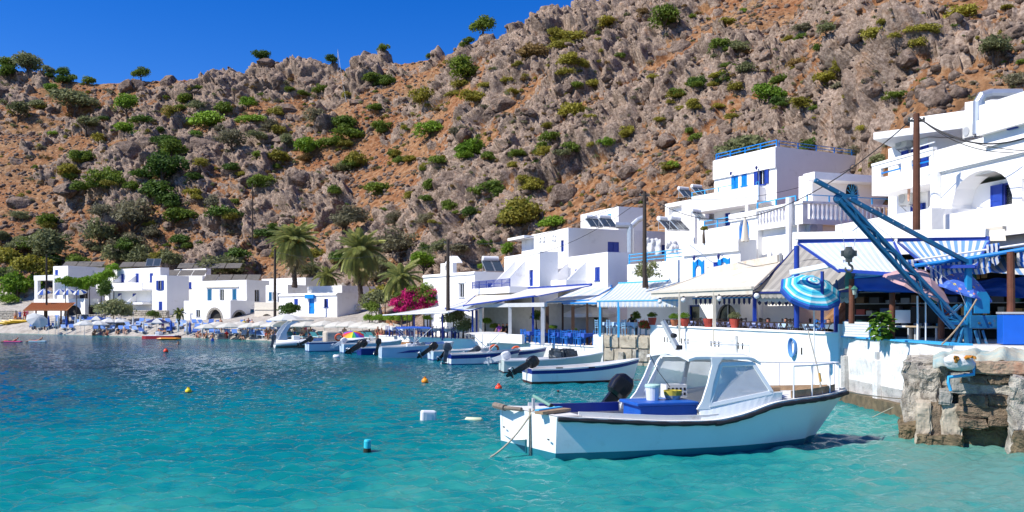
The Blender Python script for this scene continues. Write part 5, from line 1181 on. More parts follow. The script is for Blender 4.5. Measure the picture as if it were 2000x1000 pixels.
for px, D in ((1069,55.6),(1119,54.6),(1173,50.8)): pole_post(px, D, 598, 650, .2, WOODD, 'post', {1069:'dark brown post at the left end of the blue tables',1119:'dark brown post in the middle of the blue tables',1173:'dark brown post right of the white parasol'}[px], 'post', False)
# taverna back wall and low white parapets
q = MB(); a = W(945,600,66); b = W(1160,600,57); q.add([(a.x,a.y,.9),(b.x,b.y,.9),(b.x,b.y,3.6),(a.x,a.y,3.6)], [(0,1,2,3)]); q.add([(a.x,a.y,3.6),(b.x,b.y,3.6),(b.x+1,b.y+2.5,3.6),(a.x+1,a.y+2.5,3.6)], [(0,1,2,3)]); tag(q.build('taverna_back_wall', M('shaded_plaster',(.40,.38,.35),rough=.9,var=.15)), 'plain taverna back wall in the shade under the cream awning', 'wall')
q = MB(); a = W(930,660,61.5); b = W(1022,664,56.5); d_ = (b-a); q.bar((a.x,a.y,1.25),(b.x,b.y,1.25),.2,.6); tag(q.build('parapet', WHITE2), 'low white parapet between the pergola posts', 'wall')
# ================================================================== BOATS AND BUOYS
GELW = M('white_hull_paint', (.76,.79,.80), rough=.38, var=.05, scale=2, bump=.06, dirt=(.60,.62,.60), dirt_amt=.05, dirt_scale=1.3)
GELI = M('boat_inside_white', (.70,.69,.66), rough=.6, var=.1, scale=3, dirt=(.45,.38,.30), dirt_amt=.12, dirt_scale=3)
TEALP = M('teal_antifoul', (.01,.17,.22), rough=.5, var=.2, scale=3)
RUBB = M('black_rubber', (.016,.016,.018), rough=.6, var=.3, scale=8, bump=.3)
NAVP = M('navy_hull_band', (.008,.025,.20), rough=.4, var=.15)
BROWNB = M('brown_antifoul', (.05,.016,.012), rough=.6, var=.3)
MOTB = M('black_cowling', (.012,.012,.014), rough=.25, var=.2, spec=.5)
MOTG = M('grey_cowling', (.055,.075,.10), rough=.35, var=.2)
MOTW = M('white_cowling', (.70,.71,.72), rough=.35, var=.06)
PALEG = M('pale_green_hull', (.50,.58,.55), rough=.45, var=.06, scale=2)
PALEB = M('pale_blue_hull', (.50,.62,.74), rough=.4, var=.06, scale=2)
ROPE = M('rope', (.50,.44,.34), rough=.95, var=.3, scale=25, bump=.4)
RAILW = M('rail_white', (.72,.73,.74), rough=.4, var=.06)
WOODW = M('weathered_wood', (.40,.27,.16), rough=.8, var=.35, scale=6, bump=.3, dirt=(.20,.12,.07), dirt_amt=.25, dirt_scale=4)
def acr(film=.62):
    """scratched clear acrylic: mostly see-through, with a milky film and a reflection"""
    m = bpy.data.materials.new('clear_acrylic'); m.use_nodes = True; nt = m.node_tree; nt.nodes.clear(); N = nt.nodes.new; L = nt.links.new
    o = N('ShaderNodeOutputMaterial'); tr = N('ShaderNodeBsdfTransparent'); tr.inputs[0].default_value = (.90,.93,.93,1); df = N('ShaderNodeBsdfDiffuse'); df.inputs[0].default_value = (.78,.80,.82,1)
    gl = N('ShaderNodeBsdfGlossy'); gl.inputs['Roughness'].default_value = .08; fr = N('ShaderNodeFresnel'); fr.inputs[0].default_value = 1.45
    tc = N('ShaderNodeTexCoord'); nz = N('ShaderNodeTexNoise'); nz.inputs['Scale'].default_value = 1.7; nz.inputs['Detail'].default_value = 5; L(tc.outputs['Object'], nz.inputs['Vector'])
    ma = N('ShaderNodeMath'); ma.operation = 'MULTIPLY_ADD'; L(nz.outputs['Fac'], ma.inputs[0]); ma.inputs[1].default_value = .5; ma.inputs[2].default_value = film-.25
    m1 = N('ShaderNodeMixShader'); L(ma.outputs[0], m1.inputs[0]); L(tr.outputs[0], m1.inputs[1]); L(df.outputs[0], m1.inputs[2])
    m2 = N('ShaderNodeMixShader'); L(fr.outputs[0], m2.inputs[0]); L(m1.outputs[0], m2.inputs[1]); L(gl.outputs[0], m2.inputs[2]); L(m2.outputs[0], o.inputs[0]); return m
ACR = acr()
def smooth_tab(tab, n):
    xs = [t[0] for t in tab]; out = []
    for k in range(n+1):
        s = xs[0]+(xs[-1]-xs[0])*k/n; row = [s]
        for c in range(1, len(tab[0])): row.append(float(np.interp(s, xs, [t[c] for t in tab])))
        out.append(row)
    a = np.array(out)
    for _ in range(2): b = a.copy(); b[1:-1,1:] = (a[:-2,1:]+2*a[1:-1,1:]+a[2:,1:])/4; a = b
    return a
def make_hull(root, tab, mh, mboot, mrim, min_, bootz=.14, floor=.25, skew=0, band=None, rim=.09, n=30, rimh=.05, bow_rake=0):
    """tab rows: (s, half beam at waterline, half beam at gunwale, gunwale height). Hull shell, boot stripe, gunwale, inside"""
    T = smooth_tab(tab, n); s1 = T[-1][0]
    def sec(r, zlist):
        s, bw, bg, zg = r; pts = []
        for z in zlist:
            f = max(0, min(1, z/zg)) if z > 0 else 0
            b = bw*(1-.25*(-z/.35)) if z < 0 else bw+(bg-bw)*(f**.8)
            ds = bow_rake*(1-max(0,z)/zg)*max(0,(s-(s1-1.4))/1.4)
            pts.append((s-ds, b, z))
        return pts
    lev = lambda zg, a, b: [a+(b-a)*k/7 for k in range(8)]
    def shell(za, zb, nm, mat, off=0):
        mb = MB()
        for sd in (-1,1):
            secs = []
            for r in T:
                A = za(r) if callable(za) else za; B = zb(r) if callable(zb) else zb
                secs.append([Vector((p[0]-(skew*max(0,1-p[0]/2.5) if sd > 0 else 0), sd*(p[1]+off), p[2])) for p in sec(r, lev(r[3], A, B))])
            mb.loft(secs if sd < 0 else [list(x) for x in secs], closed=False)
            if sd > 0: t0 = secs[0]
            else: t1 = secs[0]
        for k in range(7): mb.add([t0[k],t1[k],t1[k+1],t0[k+1]], [(0,1,2,3)])
        return mb.build(nm, mat, root, smooth=False)
    shell(-.32, bootz, 'boot_stripe', mboot)
    if band: shell(bootz, lambda r: r[3]-band[1], 'hull', mh); shell(lambda r: r[3]-band[1], lambda r: r[3], 'hull_band', band[0])
    else: shell(bootz, lambda r: r[3], 'hull', mh)
    mb = MB()
    for sd in (-1,1):
        secs = []
        for r in T:
            x = r[0]-(skew*max(0,1-r[0]/2.5) if sd > 0 else 0); b = r[2]; i = max(b-rim, .0)
            secs.append([Vector((x,sd*(b+.02),r[3]-rimh)),Vector((x,sd*(b+.025),r[3]+.012)),Vector((x,sd*i,r[3]+.012)),Vector((x,sd*i,r[3]-rimh))])
        mb.loft(secs, closed=True, cap0=True, cap1=True)
    r = T[0]; mb.add([Vector((-skew-.01,r[2]+.02,r[3]+.013)),Vector((-.01,-r[2]-.02,r[3]+.013)),Vector((rim,-r[2]-.02,r[3]+.013)),Vector((rim-skew,r[2]+.02,r[3]+.013))], [(0,1,2,3)])
    mb.build('gunwale', mrim, root)
    mb = MB()
    for sd in (-1,1):
        secs = []
        for r in T:
            x = r[0]-(skew*max(0,1-r[0]/2.5) if sd > 0 else 0); b = max(r[2]-rim,.0); bf = max(min(b, r[1]-.06), 0); rk_ = max(0,(r[0]-(s1-1.4))/1.4)
            xr = lambda z: x+.02-(bow_rake*(1-z/r[3])+.12)*rk_
            secs.append([Vector((xr(r[3]),sd*b,r[3]-.01)),Vector((xr((r[3]+floor)/2),sd*(b+bf)/2,(r[3]+floor)/2)),Vector((xr(floor),sd*bf,floor)),Vector((xr(floor),0,floor))])
        mb.loft(secs, closed=False)
    r = T[0]; mb.add([Vector((.05-skew,r[2]-rim,r[3])),Vector((.05,-r[2]+rim,r[3])),Vector((.05,-r[1],floor)),Vector((.05-skew,r[1],floor))], [(0,1,2,3)])
    mb.build('inside', min_, root); return T
def outboard(root, loc, tilt=60, s=1.0, mat=None, rz=0):
    """outboard motor hung on the transom (boat's local -x is aft); tilt raises the leg"""
    mat = mat or MOTB; o = bpy.data.objects.new('outboard_motor', None); COL.objects.link(o); o.parent = root; o.location = loc; o.rotation_euler = (0, math.radians(tilt), rz)
    q = MB(); secs = []
    for (z, lx0, lx1, w) in ((.18,-.20,.14,.11),(.26,-.27,.18,.155),(.42,-.30,.20,.165),(.58,-.27,.17,.15),(.68,-.16,.08,.10)):
        secs.append([Vector((s*(lx0 if k in (0,1,2,7) and k != 2 else lx0),0,0)) for k in range(0)] or [Vector((s*((lx0+lx1)/2+(lx1-lx0)/2*math.copysign(abs(math.cos(a))**.45,math.cos(a))), s*w*math.copysign(abs(math.sin(a))**.5,math.sin(a)), s*z)) for a in [2*math.pi*j/12 for j in range(12)]])
    q.loft(secs, True, True, True); q.build('cowling', mat, o, bevel=.02)
    q = MB(); q.loft([[Vector((s*x,s*y,s*z)) for x, y in ((-.17,-.06),(.07,-.07),(.07,.07),(-.17,.06))] for z in (.2,-.1)]+[[Vector((s*x,s*y,s*z)) for x, y in ((-.16,-.035),(.05,-.04),(.05,.04),(-.16,.035))] for z in (-.35,-.52)], True, True, True); q.build('leg', mat, o)
    q = MB(); q.box((-.1*s,0,-.42*s),(.34*s,.2*s,.02*s)); q.lathe([(.0,-.24*s),(.05*s,-.18*s),(.06*s,.08*s),(.03*s,.2*s)],(-.06*s,0,-.6*s),10,'X'); q.prism([(0,0),(-.2*s,0),(-.14*s,-.2*s),(-.04*s,-.2*s)], .02*s, (.03*s,.01*s,-.62*s), (1,0,0), (0,0,1)); q.build('gearcase', mat, o)
    q = MB()
    for k in range(3): a = 2*math.pi*k/3; q.box((-.27*s,.07*s*math.cos(a),-.6*s+.07*s*math.sin(a)),(.02*s,.06*s,.12*s),rot=Matrix.Rotation(a-math.pi/2,3,'X')@Matrix.Rotation(.5,3,'Z'))
    q.build('propeller', METAL, o); q = MB(); q.box((.14*s,0,.1*s),(.14*s,.2*s,.26*s)); q.build('clamp', STEEL, o); return o

# ---- the big fishing boat in the foreground -------------------------------------------------------
FBA = math.radians(15); nearc = Vector((.90,17.5,0)); dv = Vector((math.cos(FBA),math.sin(FBA),0)); pv = Vector((-math.sin(FBA),math.cos(FBA),0)); bO = nearc+pv*1.1
FB = thing('fishing_boat', 'large white fishing boat with a windscreen cabin moored in the foreground', 'boat', (bO.x,bO.y,0), FBA)
TAB = [(0,1.0,1.1,.90),(1.2,1.08,1.2,.82),(2.4,1.10,1.24,.74),(3.5,1.05,1.22,.72),(4.2,.98,1.18,.84),(4.9,.82,1.10,1.05),(5.5,.62,.98,1.10),(6.2,.34,.74,1.11),(6.8,.10,.44,1.13),(7.3,.02,.14,1.16),(7.5,.01,.03,1.18)]
T = make_hull(FB, TAB, GELW, TEALP, GELI, GELI, .15, .30, .62, None, .13, 44, .04, .95)
def gun(s, dz=0, off=0, sd=-1):
    r = [float(np.interp(s, T[:,0], T[:,c])) for c in (1,2,3)]; return Vector((s-(.62*max(0,1-s/2.5) if sd > 0 else 0), sd*(r[1]+off), r[2]+dz))
for sd in (-1,1):                                                        # black rubbing strake, in two lengths
    q = MB(); q.tube([gun(s,-.05,.03,sd) for s in np.linspace(0.02,3.55,26)], [.045+.008*math.sin(k*1.7) for k in range(26)], 8); q.build('rubbing_strake', RUBB, FB)
    q = MB(); q.tube([gun(s,-.07,.035,sd) for s in np.linspace(3.45,7.5,34)], [.05+.007*math.sin(k*2.1) for k in range(34)], 8); q.build('rubbing_strake', RUBB, FB)
q = MB(); q.tube([(-.74,1.1,.93),(-.66,.5,.93)], .07, 8); q.tube([(-.66,.5,.93),(-.4,.1,.93)], .045, 8); q.build('stern_roller', M('old_timber',(.25,.20,.16),rough=.9,var=.4,scale=8,bump=.5), FB)
# coaming boards and planks
for sd in (-1,1):
    q = MB(); P = [gun(s,.0,-.13,sd) for s in np.linspace(.5,3.6,14)]; q.loft([[p+Vector((0,0,-.02)),p+Vector((0,-sd*.035,-.02)),p+Vector((0,-sd*.035,.11)),p+Vector((0,0,.11))] for p in P], True, True, True); q.build('coaming', GELI, FB)
q = MB(); q.box((.1,-.55,.95),(.9,.22,.06),rz=.55); q.build('plank', WOODW, FB); q = MB(); q.box((.05,-.42,.985),(.8,.10,.04),rz=.6); q.build('plank', SKYB, FB)
q = MB(); q.add([(-.58,1.0,.905),(.04,-1.0,.905),(.55,-1.04,.90),(.35,1.0,.90)], [(0,1,2,3)]); q.add([(.35,1.0,.90),(.55,-1.04,.90),(.56,-1.03,.5),(.36,.99,.5)], [(0,1,2,3)]); q.build('aft_deck', GELI, FB)
# foredeck with its raised timber coaming
mb = MB(); ss = np.linspace(4.6,7.45,16); mb.loft([[gun(s,.02,-.1,-1), gun(s,.06,-.1-.5*float(np.interp(s,T[:,0],T[:,2])),-1), gun(s,.06,-.1-.5*float(np.interp(s,T[:,0],T[:,2])),1), gun(s,.02,-.1,1)] for s in ss], closed=False); mb.build('foredeck', GELI, FB)
for a, b in ((5.5,7.1),): 
    q = MB(); P = [gun(s,.03,-.10,-1) for s in np.linspace(a,b,8)]; q.loft([[p,p+Vector((0,.04,0)),p+Vector((0,.04,.15)),p+Vector((0,0,.15))] for p in P], True, True, True); q.build('timber_toe_rail', WOODW, FB)
    q = MB(); P = [gun(s,.03,-.10,1) for s in np.linspace(a-.4,b,8)]; q.loft([[p,p+Vector((0,-.04,0)),p+Vector((0,-.04,.12)),p+Vector((0,0,.12))] for p in P], True, True, True); q.build('timber_toe_rail', WOODW, FB)
q = MB(); q.box((5.6,.35,1.22),(.5,.45,.1)); q.build('hatch', WOODW, FB, bevel=.02)
# cabin: hardtop, frames, windows
ZR = 2.06
def ring(pts, w, mat, name, t=.05):
    """flat window frame following a quad, with its acrylic pane as sub-part"""
    f = MB(); k = len(pts); pts = [Vector(p) for p in pts]
    for i in range(k): f.bar(pts[i], pts[(i+1)%k], w, t, up=(pts[1]-pts[0]).cross(pts[2]-pts[1]))
    o = f.build(name, mat, FB, bevel=.008); p = MB(); p.add(pts, [tuple(range(k))]); p.build('pane', ACR, o); return o
yN, yF = -1.0, 1.0
ring([(3.42,yN,1.02),(4.95,yN*.96,1.26),(4.58,yN*.82,1.88),(3.78,yN*.86,1.88)], .09, GELW, 'side_window')
ring([(2.78,yF,1.04),(4.95,yF*.96,1.26),(4.58,yF*.82,1.88),(3.2,yF*.84,1.92)], .10, GELW, 'side_window')
ring([(4.97,yN*.94,1.27),(4.97,yF*.94,1.27),(4.56,yF*.80,1.88),(4.56,yN*.80,1.88)], .08, GELW, 'windscreen')
q = MB(); q.bar((4.97,0,1.27),(4.56,0,1.88),.07,.05); q.build('windscreen_post', GELW, FB)
for sd in (-1,1):                                                        # cabin side below the windows
    q = MB(); P0 = [gun(s,.0,-.10,sd) for s in np.linspace(3.2 if sd < 0 else 2.3,5.2,12)]; zt = [1.0+.26*max(0,min(1,(p.x-3.25)/1.7)) for p in P0]
    q.loft([[p,Vector((p.x,sd*.985,z)),Vector((p.x,sd*.93,z)),p+Vector((0,-sd*.06,0))] for p, z in zip(P0, zt)], True, True, True); q.build('cabin_side', GELW, FB)
q = MB(); q.loft([[Vector((5.0,y,1.2)),Vector((5.35,y,1.15))] for y in (-.9,0,.9)], closed=False); q.build('cabin_front_ledge', GELW, FB)
mb = MB(); secs = []
for s in np.linspace(2.98,4.75,12):
    f = (s-2.98)/1.77; hw = .95-.1*f; camber = .10; dz = -.12*max(0,(f-.86)/.14)**1.5-.05*max(0,(.1-f)/.1)
    row = [Vector((s-(.12*max(0,y)),y*hw,ZR+camber*(1-y*y)-.04*f+dz)) for y in np.linspace(-1,1,13)]; secs.append(row+[v-Vector((0,0,.055)) for v in row[::-1]])
mb.loft(secs, True, True, True); mb.build('hardtop', GELW, FB, smooth=False)
for (a, b, w) in (((3.30,yN,.95),(3.66,yN*.9,ZR-.02),.12),((2.62,yF,1.0),(3.08,yF*.9,ZR),.12),((3.75,yF,1.0),(3.9,yF*.86,ZR),.08)):
    q = MB(); A = Vector(a); B = Vector(b); q.loft([[c+Vector((-w*k,-.03,0)),c+Vector((w*k,-.03,0)),c+Vector((w*k,.03,0)),c+Vector((-w*k,.03,0))] for c, k in ((A,1.3),(A.lerp(B,.15),.75),(A.lerp(B,.5),.5),(A.lerp(B,.85),.6),(B,1.2))], True, True, True); q.build('roof_pillar', GELW, FB)
q = MB(); q.tube([(3.3,.2,ZR+.08),(2.98,.35,ZR+.75)], [.075,.06], 4); q.build('exhaust_mast', M('mast_grey',(.50,.53,.54),rough=.6), FB); q = MB(); q.lathe([(.05,-.06),(.06,.06)],(3.12,.05,ZR+.42),8,'Y'); q.box((3.3,.2,ZR+.15),(.14,.12,.1)); q.build('deck_lamp', RUBB, FB)
q = MB(); q.tube([(3.7,-.7,ZR+.1),(3.7,-.7,ZR+.24),(4.6,-.62,ZR+.22),(4.6,-.62,ZR+.05)], .012, 6); q.build('roof_rail', RAILW, FB); q = MB(); q.tube([(3.7,.7,ZR+.1),(3.7,.7,ZR+.26),(4.6,.62,ZR+.24),(4.6,.62,ZR+.05)], .012, 6); q.build('roof_rail', RAILW, FB)
# bow rail
for sd in (-1,1):
    S = [5.55,6.15,6.85,7.25]; top = [gun(s,.72-.02*k,-.09,sd) for k, s in enumerate(S)]
    q = MB(); q.tube(top[:1]+top[1:], .02, 8); q.build('bow_rail', RAILW, FB)
    for p, s in zip(top, S): b = gun(s,.0,-.09,sd); q = MB(); q.tube([b, p], .018, 8); q.build('stanchion', RAILW, FB)
q = MB(); q.tube([gun(7.25,.66,-.09,-1),gun(7.25,.66,-.09,1)], .02, 8); q.build('bow_rail', RAILW, FB)
q = MB(); q.tube([(6.55,-.45,1.15),(6.45,-.42,1.75),(6.25,-.35,2.6)], [.022,.018,.014], 6); q.build('flag_pole', M('worn_pole',(.55,.50,.42),rough=.7), FB); q = MB(); q.tube([(6.52,-.445,1.42),(6.49,-.435,1.62)], .03, 8); q.build('pole_grip', M('amber_tape',(.55,.30,.06),rough=.6), FB)
# cockpit: blue engine box, tiller, ropes
EB = M('engine_box_blue', (.01,.10,.46), rough=.45, var=.2, scale=3)
q = MB(); q.box((2.75,.0,.68),(1.35,.95,.62)); q.box((2.72,.0,1.02),(1.45,1.05,.07)); q.build('engine_box', EB, FB, bevel=.02)
q = MB(); q.box((2.05,.35,.5),(.3,.9,.28)); q.build('step_box', EB, FB, bevel=.02)
q = MB(); q.box((1.2,.95,.84),(1.9,.08,.2)); q.build('side_locker', NAVP, FB)
q = MB(); q.tube([(.35,-.15,.92),(-.1,.25,1.2)], .035, 8); q.build('tiller', M('tiller_green',(.22,.42,.33),rough=.6,var=.2), FB); q = MB(); q.lathe([(.05,-.05),(.05,.05)],(.22,-.04,1.0),8,'Y'); q.build('tiller_joint', RUBB, FB)
q = MB(); q.box((-.16,.02,.72),(.05,.1,.9)); q.build('rudder_stock', STEEL, FB); q = MB(); q.box((-.19,.02,.0),(.3,.05,.6)); q.build('rudder', TEALP, FB)
for (p, w) in (((-.62,.75,.48),.10),((-.12,-.92,.42),.10)): q = MB(); q.box(p,(.02,w,.025)); q.build('scupper', RUBB, FB)
q = MB(); q.tube([(2.6,.2,ZR),(2.75,.1,1.7),(2.95,-.1,1.35)], .008, 5); q.build('hanging_cable', RUBB, FB)
def rope(label, pts, r=.018, mat=ROPE): q = MB(); q.tube(pts, r, 7); return tag(q.build('mooring_rope', mat), label, 'rope')
L2W = lambda p: Vector(bO)+dv*p[0]+pv*p[1]+Vector((0,0,p[2]))
rope('tan mooring rope slanting from the stern of the fishing boat into the water', catenary(L2W((-.2,-.15,.96)), W(958,893,17.9)+Vector((0,0,0)), .12, 14), .02)
rope('twisted white rope hanging straight down the transom of the fishing boat', catenary(L2W((-.28,-.12,.97)), L2W((-.3,-.2,-.05)), 0, 6), .026)
rope('long slack rope from the bow of the fishing boat to the quay wall', catenary(L2W((7.4,-.02,1.15)), Vector((B0.x+5.0,B0.y-4.6,1.25)), .45, 18), .013)
rope('thin mooring line dipping into the water below the weathered wall', [W(1745,795,23.6),W(1704,815,24.5)], .013)
# loose things in the cockpit
bk = thing('bucket', 'white plastic bucket with a green lid on the blue engine box', 'bucket', L2W((2.6,.05,1.056))); q = MB(); q.lathe([(.135,0),(.165,.3),(.15,.3),(.13,.02)], n=18); q.build('pail', SILV, bk, smooth=False); q = MB(); q.lathe([(.175,.0),(.175,.04),(.16,.06),(0,.062)],(0,0,.29),18); q.build('lid', M('pale_green_lid',(.45,.68,.60),rough=.5), bk)
bk = thing('basket', 'yellow and grey woven basket beside the white bucket', 'basket', L2W((3.12,.12,1.056))); q = MB(); q.lathe([(.15,0),(.19,.09)], n=14); q.build('lower_weave', M('basket_grey',(.45,.48,.46),rough=.9,var=.3,scale=12), bk); q = MB(); q.lathe([(.19,.09),(.21,.2),(.19,.2),(.16,.03),(0,.03)], n=14); q.build('upper_weave', M('basket_yellow',(.55,.45,.06),rough=.9,var=.3,scale=12), bk)
ck = thing('fish_crate', 'white perforated crate behind the yellow basket in the cockpit', 'crate', L2W((3.35,.55,1.056)),.2); q = MB(); q.bx(-.25,.25,-.18,-.16,0,.3); q.bx(-.25,.25,.16,.18,0,.3); q.bx(-.25,-.23,-.159,.159,0,.3); q.bx(.23,.25,-.159,.159,0,.3); q.bx(-.23,.23,-.159,.159,0,.02); q.build('walls', SILV, ck)
for k in range(5):
    for j in range(2): q = MB(); q.box((-.19+k*.095,-.182,.09+j*.11),(.05,.006,.06)); q.build('hole', RUBB, ck)

# ---- small moored boats ---------------------------------------------------------------------------
def small_boat(label, px, py, ang, L, beam, hull=GELW, band=None, boot=None, rimm=None, h0=.55, h1=.85, bootz=.08, inner=None, deck=True, motors=(), bench=2, cuddy=0, name='motorboat'):
    D = 5100/(py-HOR); p = W(px,py,D); p.z = 0; a = math.radians(ang); p = p+Vector((-math.sin(a),math.cos(a),0))*beam/2
    t = thing(name, label, 'boat', p, a); b = beam/2
    tab = [(0,b*.84,b*.94,h0),(L*.3,b*.88,b,h0+.02),(L*.6,b*.74,b*.94,h0+(h1-h0)*.3),(L*.82,b*.40,b*.68,h0+(h1-h0)*.65),(L*.95,b*.10,b*.28,h0+(h1-h0)*.92),(L,.01,.03,h1)]
    make_hull(t, tab, hull, boot or NAVP, rimm or RAILW, inner or GELI, bootz, .16, 0, band, .11, 22, .05, .3)
    for k in range(bench): q = MB(); q.box((L*(.25+.25*k),0,.42),(.3,beam*.82,.05)); q.build('thwart', WOODW if k % 2 else GELI, t)
    if cuddy: q = MB(); q.loft([[Vector((L*f,-b*w,h0+.04+(h1-h0)*f*.6)),Vector((L*f,-b*w*.5,h0+.16+(h1-h0)*f*.6)),Vector((L*f,b*w*.5,h0+.16+(h1-h0)*f*.6)),Vector((L*f,b*w,h0+.04+(h1-h0)*f*.6))] for f, w in ((.58,.85),(.75,.68),(.9,.36),(.98,.08))], False); q.build('foredeck', GELW, t)
    if cuddy > 1: q = MB(); q.loft([[Vector((L*.52,y*b*.8,h0+.08)),Vector((L*.47,y*b*.74,h0+.62))] for y in (-1,-.4,.4,1)], False); q.build('windscreen', ACR, t); q = MB(); q.box((L*.40,0,.55),(.5,.5,.75)); q.build('console', GELW, t, bevel=.04)
    for (y, tl, s, m) in motors: outboard(t, (-.12,y,h0+.02), tl, s, m)
    return t
def bimini(t, x0, x1, w, z0, z1, mat, nm='bimini'):
    q = MB(); secs = [[Vector((x,y*w,z1+.12*(1-y*y)-.05*abs(2*(x-x0)/(x1-x0)-1))) for y in np.linspace(-1,1,7)] for x in np.linspace(x0,x1,6)]; q.loft(secs, False); o = q.build(nm, mat, t)
    for y in (-w,w):
        for xa, xb in ((x0,(x0+x1)/2+.25),(x1,(x0+x1)/2-.25),((x0+x1)/2,(x0+x1)/2)): f = MB(); f.tube([(xb,y,z0),(xa,y,z1)], .018, 6); f.build('bimini_pole', RAILW, t)
BOATG = 'small boats moored along the quay'
b = small_boat('open white boat with a navy band and brown bottom nearest behind the fishing boat', 1040, 751, 14, 5.1, 1.75, GELW, (NAVP,.20), BROWNB, RAILW, .62, .98, .10, motors=((0,62,1.05,MOTB),)); b['group'] = BOATG
for x, y in ((1.2,-.80),(2.6,-.84)): q = MB(); q.box((x,y,.665),(.28,.1,.05)); q.build('fender_pad', RUBB, b)
b = small_boat('pale green open boat with two black sacks aboard below the blue tables', 985, 729, 10, 5.3, 1.8, PALEG, None, BROWNB, RAILW, .62, .95, .06, inner=SILV, motors=((.1,72,.95,MOTW),)); b['group'] = BOATG
for x in (2.9,3.5): 
    vs, fs = rough_block((0,0,0), (.75,.6,.6), x, .08, x, 6, .5, 2); q = MB(); q.add(vs, fs); o = q.build('sack', M('black_plastic_sack',(.035,.05,.065),rough=.3,var=.3)); bm_ = Vector(b.location)+Matrix.Rotation(b.rotation_euler[2],3,'Z')@Vector((x,.1,.85)); o.location = bm_; tag(o, 'bulging dark plastic sack at the '+('stern' if x < 3 else 'bow')+' side of the pair on the pale green boat', 'sack')
b = small_boat('white boat with a wide blue band and grey motor second from the pale green boat', 932, 709, 16, 4.6, 1.7, GELW, (NAVP,.24), None, RAILW, .6, .85, .05, motors=((0,66,.85,MOTG),), cuddy=1); b['group'] = BOATG
b = small_boat('white boat with blue band and a grey lowered motor left of the lifebuoys', 882, 713, 18, 4.4, 1.7, GELW, (NAVP,.26), None, RAILW, .6, .85, .05, motors=((-.2,8,.95,MOTG),(.25,40,.8,MOTB))); b['group'] = BOATG
bimini(b, 1.2, 3.4, .75, .6, 1.75, CANW)
b = small_boat('small white boat carrying a tilted black motor beside the grey motor', 847, 704, 20, 4.2, 1.6, PALEB, None, None, RAILW, .55, .8, .05, motors=((0,55,1.05,MOTB),)); b['group'] = BOATG
b = small_boat('pale blue motorboat with a wave stripe and blue bimini frame', 746, 700, 16, 5.0, 1.9, PALEB, None, GELW, GELW, .72, 1.0, .05, motors=((0,10,.8,MOTB),), cuddy=2); b['group'] = BOATG; bimini(b, 1.0, 3.3, .8, .75, 1.95, M('bimini_blue',(.02,.09,.42),rough=.8))
q = MB()
for k in range(3): q.prism([(0,0),(1.6-.3*k,.05),(1.2,.10),(.3,.06)], .006, (.9+.3*k,-.925,.32+.06*k), (1,0,0), (0,0,1))
q.build('wave_stripe', NAVP, b)
b = small_boat('dark blue boat with two big black motors left of the wave striped boat', 706, 694, 22, 4.6, 1.7, NAVP, None, None, RAILW, .5, .8, .05, motors=((-.35,58,1.1,MOTB),(.35,58,1.1,MOTB))); b['group'] = BOATG
b = small_boat('pale blue boat with a white motor and stern between the black motors', 672, 690, 22, 4.6, 1.8, PALEB, None, None, GELW, .65, .9, .05, motors=((.2,60,.9,MOTW),), cuddy=2); b['group'] = BOATG
b = small_boat('white boat with navy gunwale band and a black motor near the beach', 604, 687, 24, 4.6, 1.8, PALEB, (NAVP,.14), None, GELW, .7, .95, .05, motors=((-.1,62,.95,MOTB),), cuddy=2); b['group'] = BOATG
q = MB(); q.box((1.9,0,1.1),(1.2,1.3,.9)); q.build('cover', M('tan_cover',(.50,.44,.36),rough=.9), b, bevel=.15)
b = small_boat('small white boat whose big black motor shows over the fishing boat', 1236, 800, 12, 3.9, 1.6, GELW, (NAVP,.12), BROWNB, GELW, .60, .8, .08, motors=((-.1,38,1.25,MOTB),)); b['group'] = BOATG
b.location = W(1206,790,22.0)+Vector((0,.8,0)); b.location.z = 0; b.rotation_euler[2] = math.radians(14)
# RIB with a white radar arch
D = 73.5; rp = W(536,680,D); rp.z = 0
RB = thing('inflatable_boat', 'white inflatable boat with a curved arch at the end of the beach', 'boat', rp, math.radians(26), BOATG)
for sd in (-1,1): q = MB(); q.tube([(0,sd*.85,.42),(2.6,sd*.85,.45),(3.8,sd*.62,.52),(4.5,.12*sd,.62)], [.24,.26,.24,.2], 10); q.build('tube', SILV, RB, smooth=True)
q = MB(); q.loft([[Vector((0,-.7,.3)),Vector((0,0,-.15)),Vector((0,.7,.3))],[Vector((3,-.7,.3)),Vector((3,0,-.1)),Vector((3,.7,.3))],[Vector((4.4,-.05,.5)),Vector((4.4,0,.3)),Vector((4.4,.05,.5))]], False); q.build('hull', GELW, RB)
q = MB(); q.box((1.8,0,.62),(.6,.7,.8)); q.build('console', GELW, RB, bevel=.05)
for sd in (-1,1):
    q = MB(); P = [Vector((.5,sd*.85,.6)),Vector((.62,sd*.86,1.3)),Vector((1.0,sd*.86,1.9)),Vector((1.6,sd*.85,2.25))]; q.loft([[p+Vector((-w,-.04,0)),p+Vector((w,-.04,0)),p+Vector((w,.04,0)),p+Vector((-w,.04,0))] for p, w in zip(P,(.42,.22,.18,.3))], True, True, True); q.build('arch', GELW, RB)
q = MB(); q.box((2.2,0,2.3),(1.9,1.8,.12)); q.build('arch_canopy', CANC, RB, bevel=.05)
outboard(RB, (-.1,0,.5), 10, .95, MOTG)
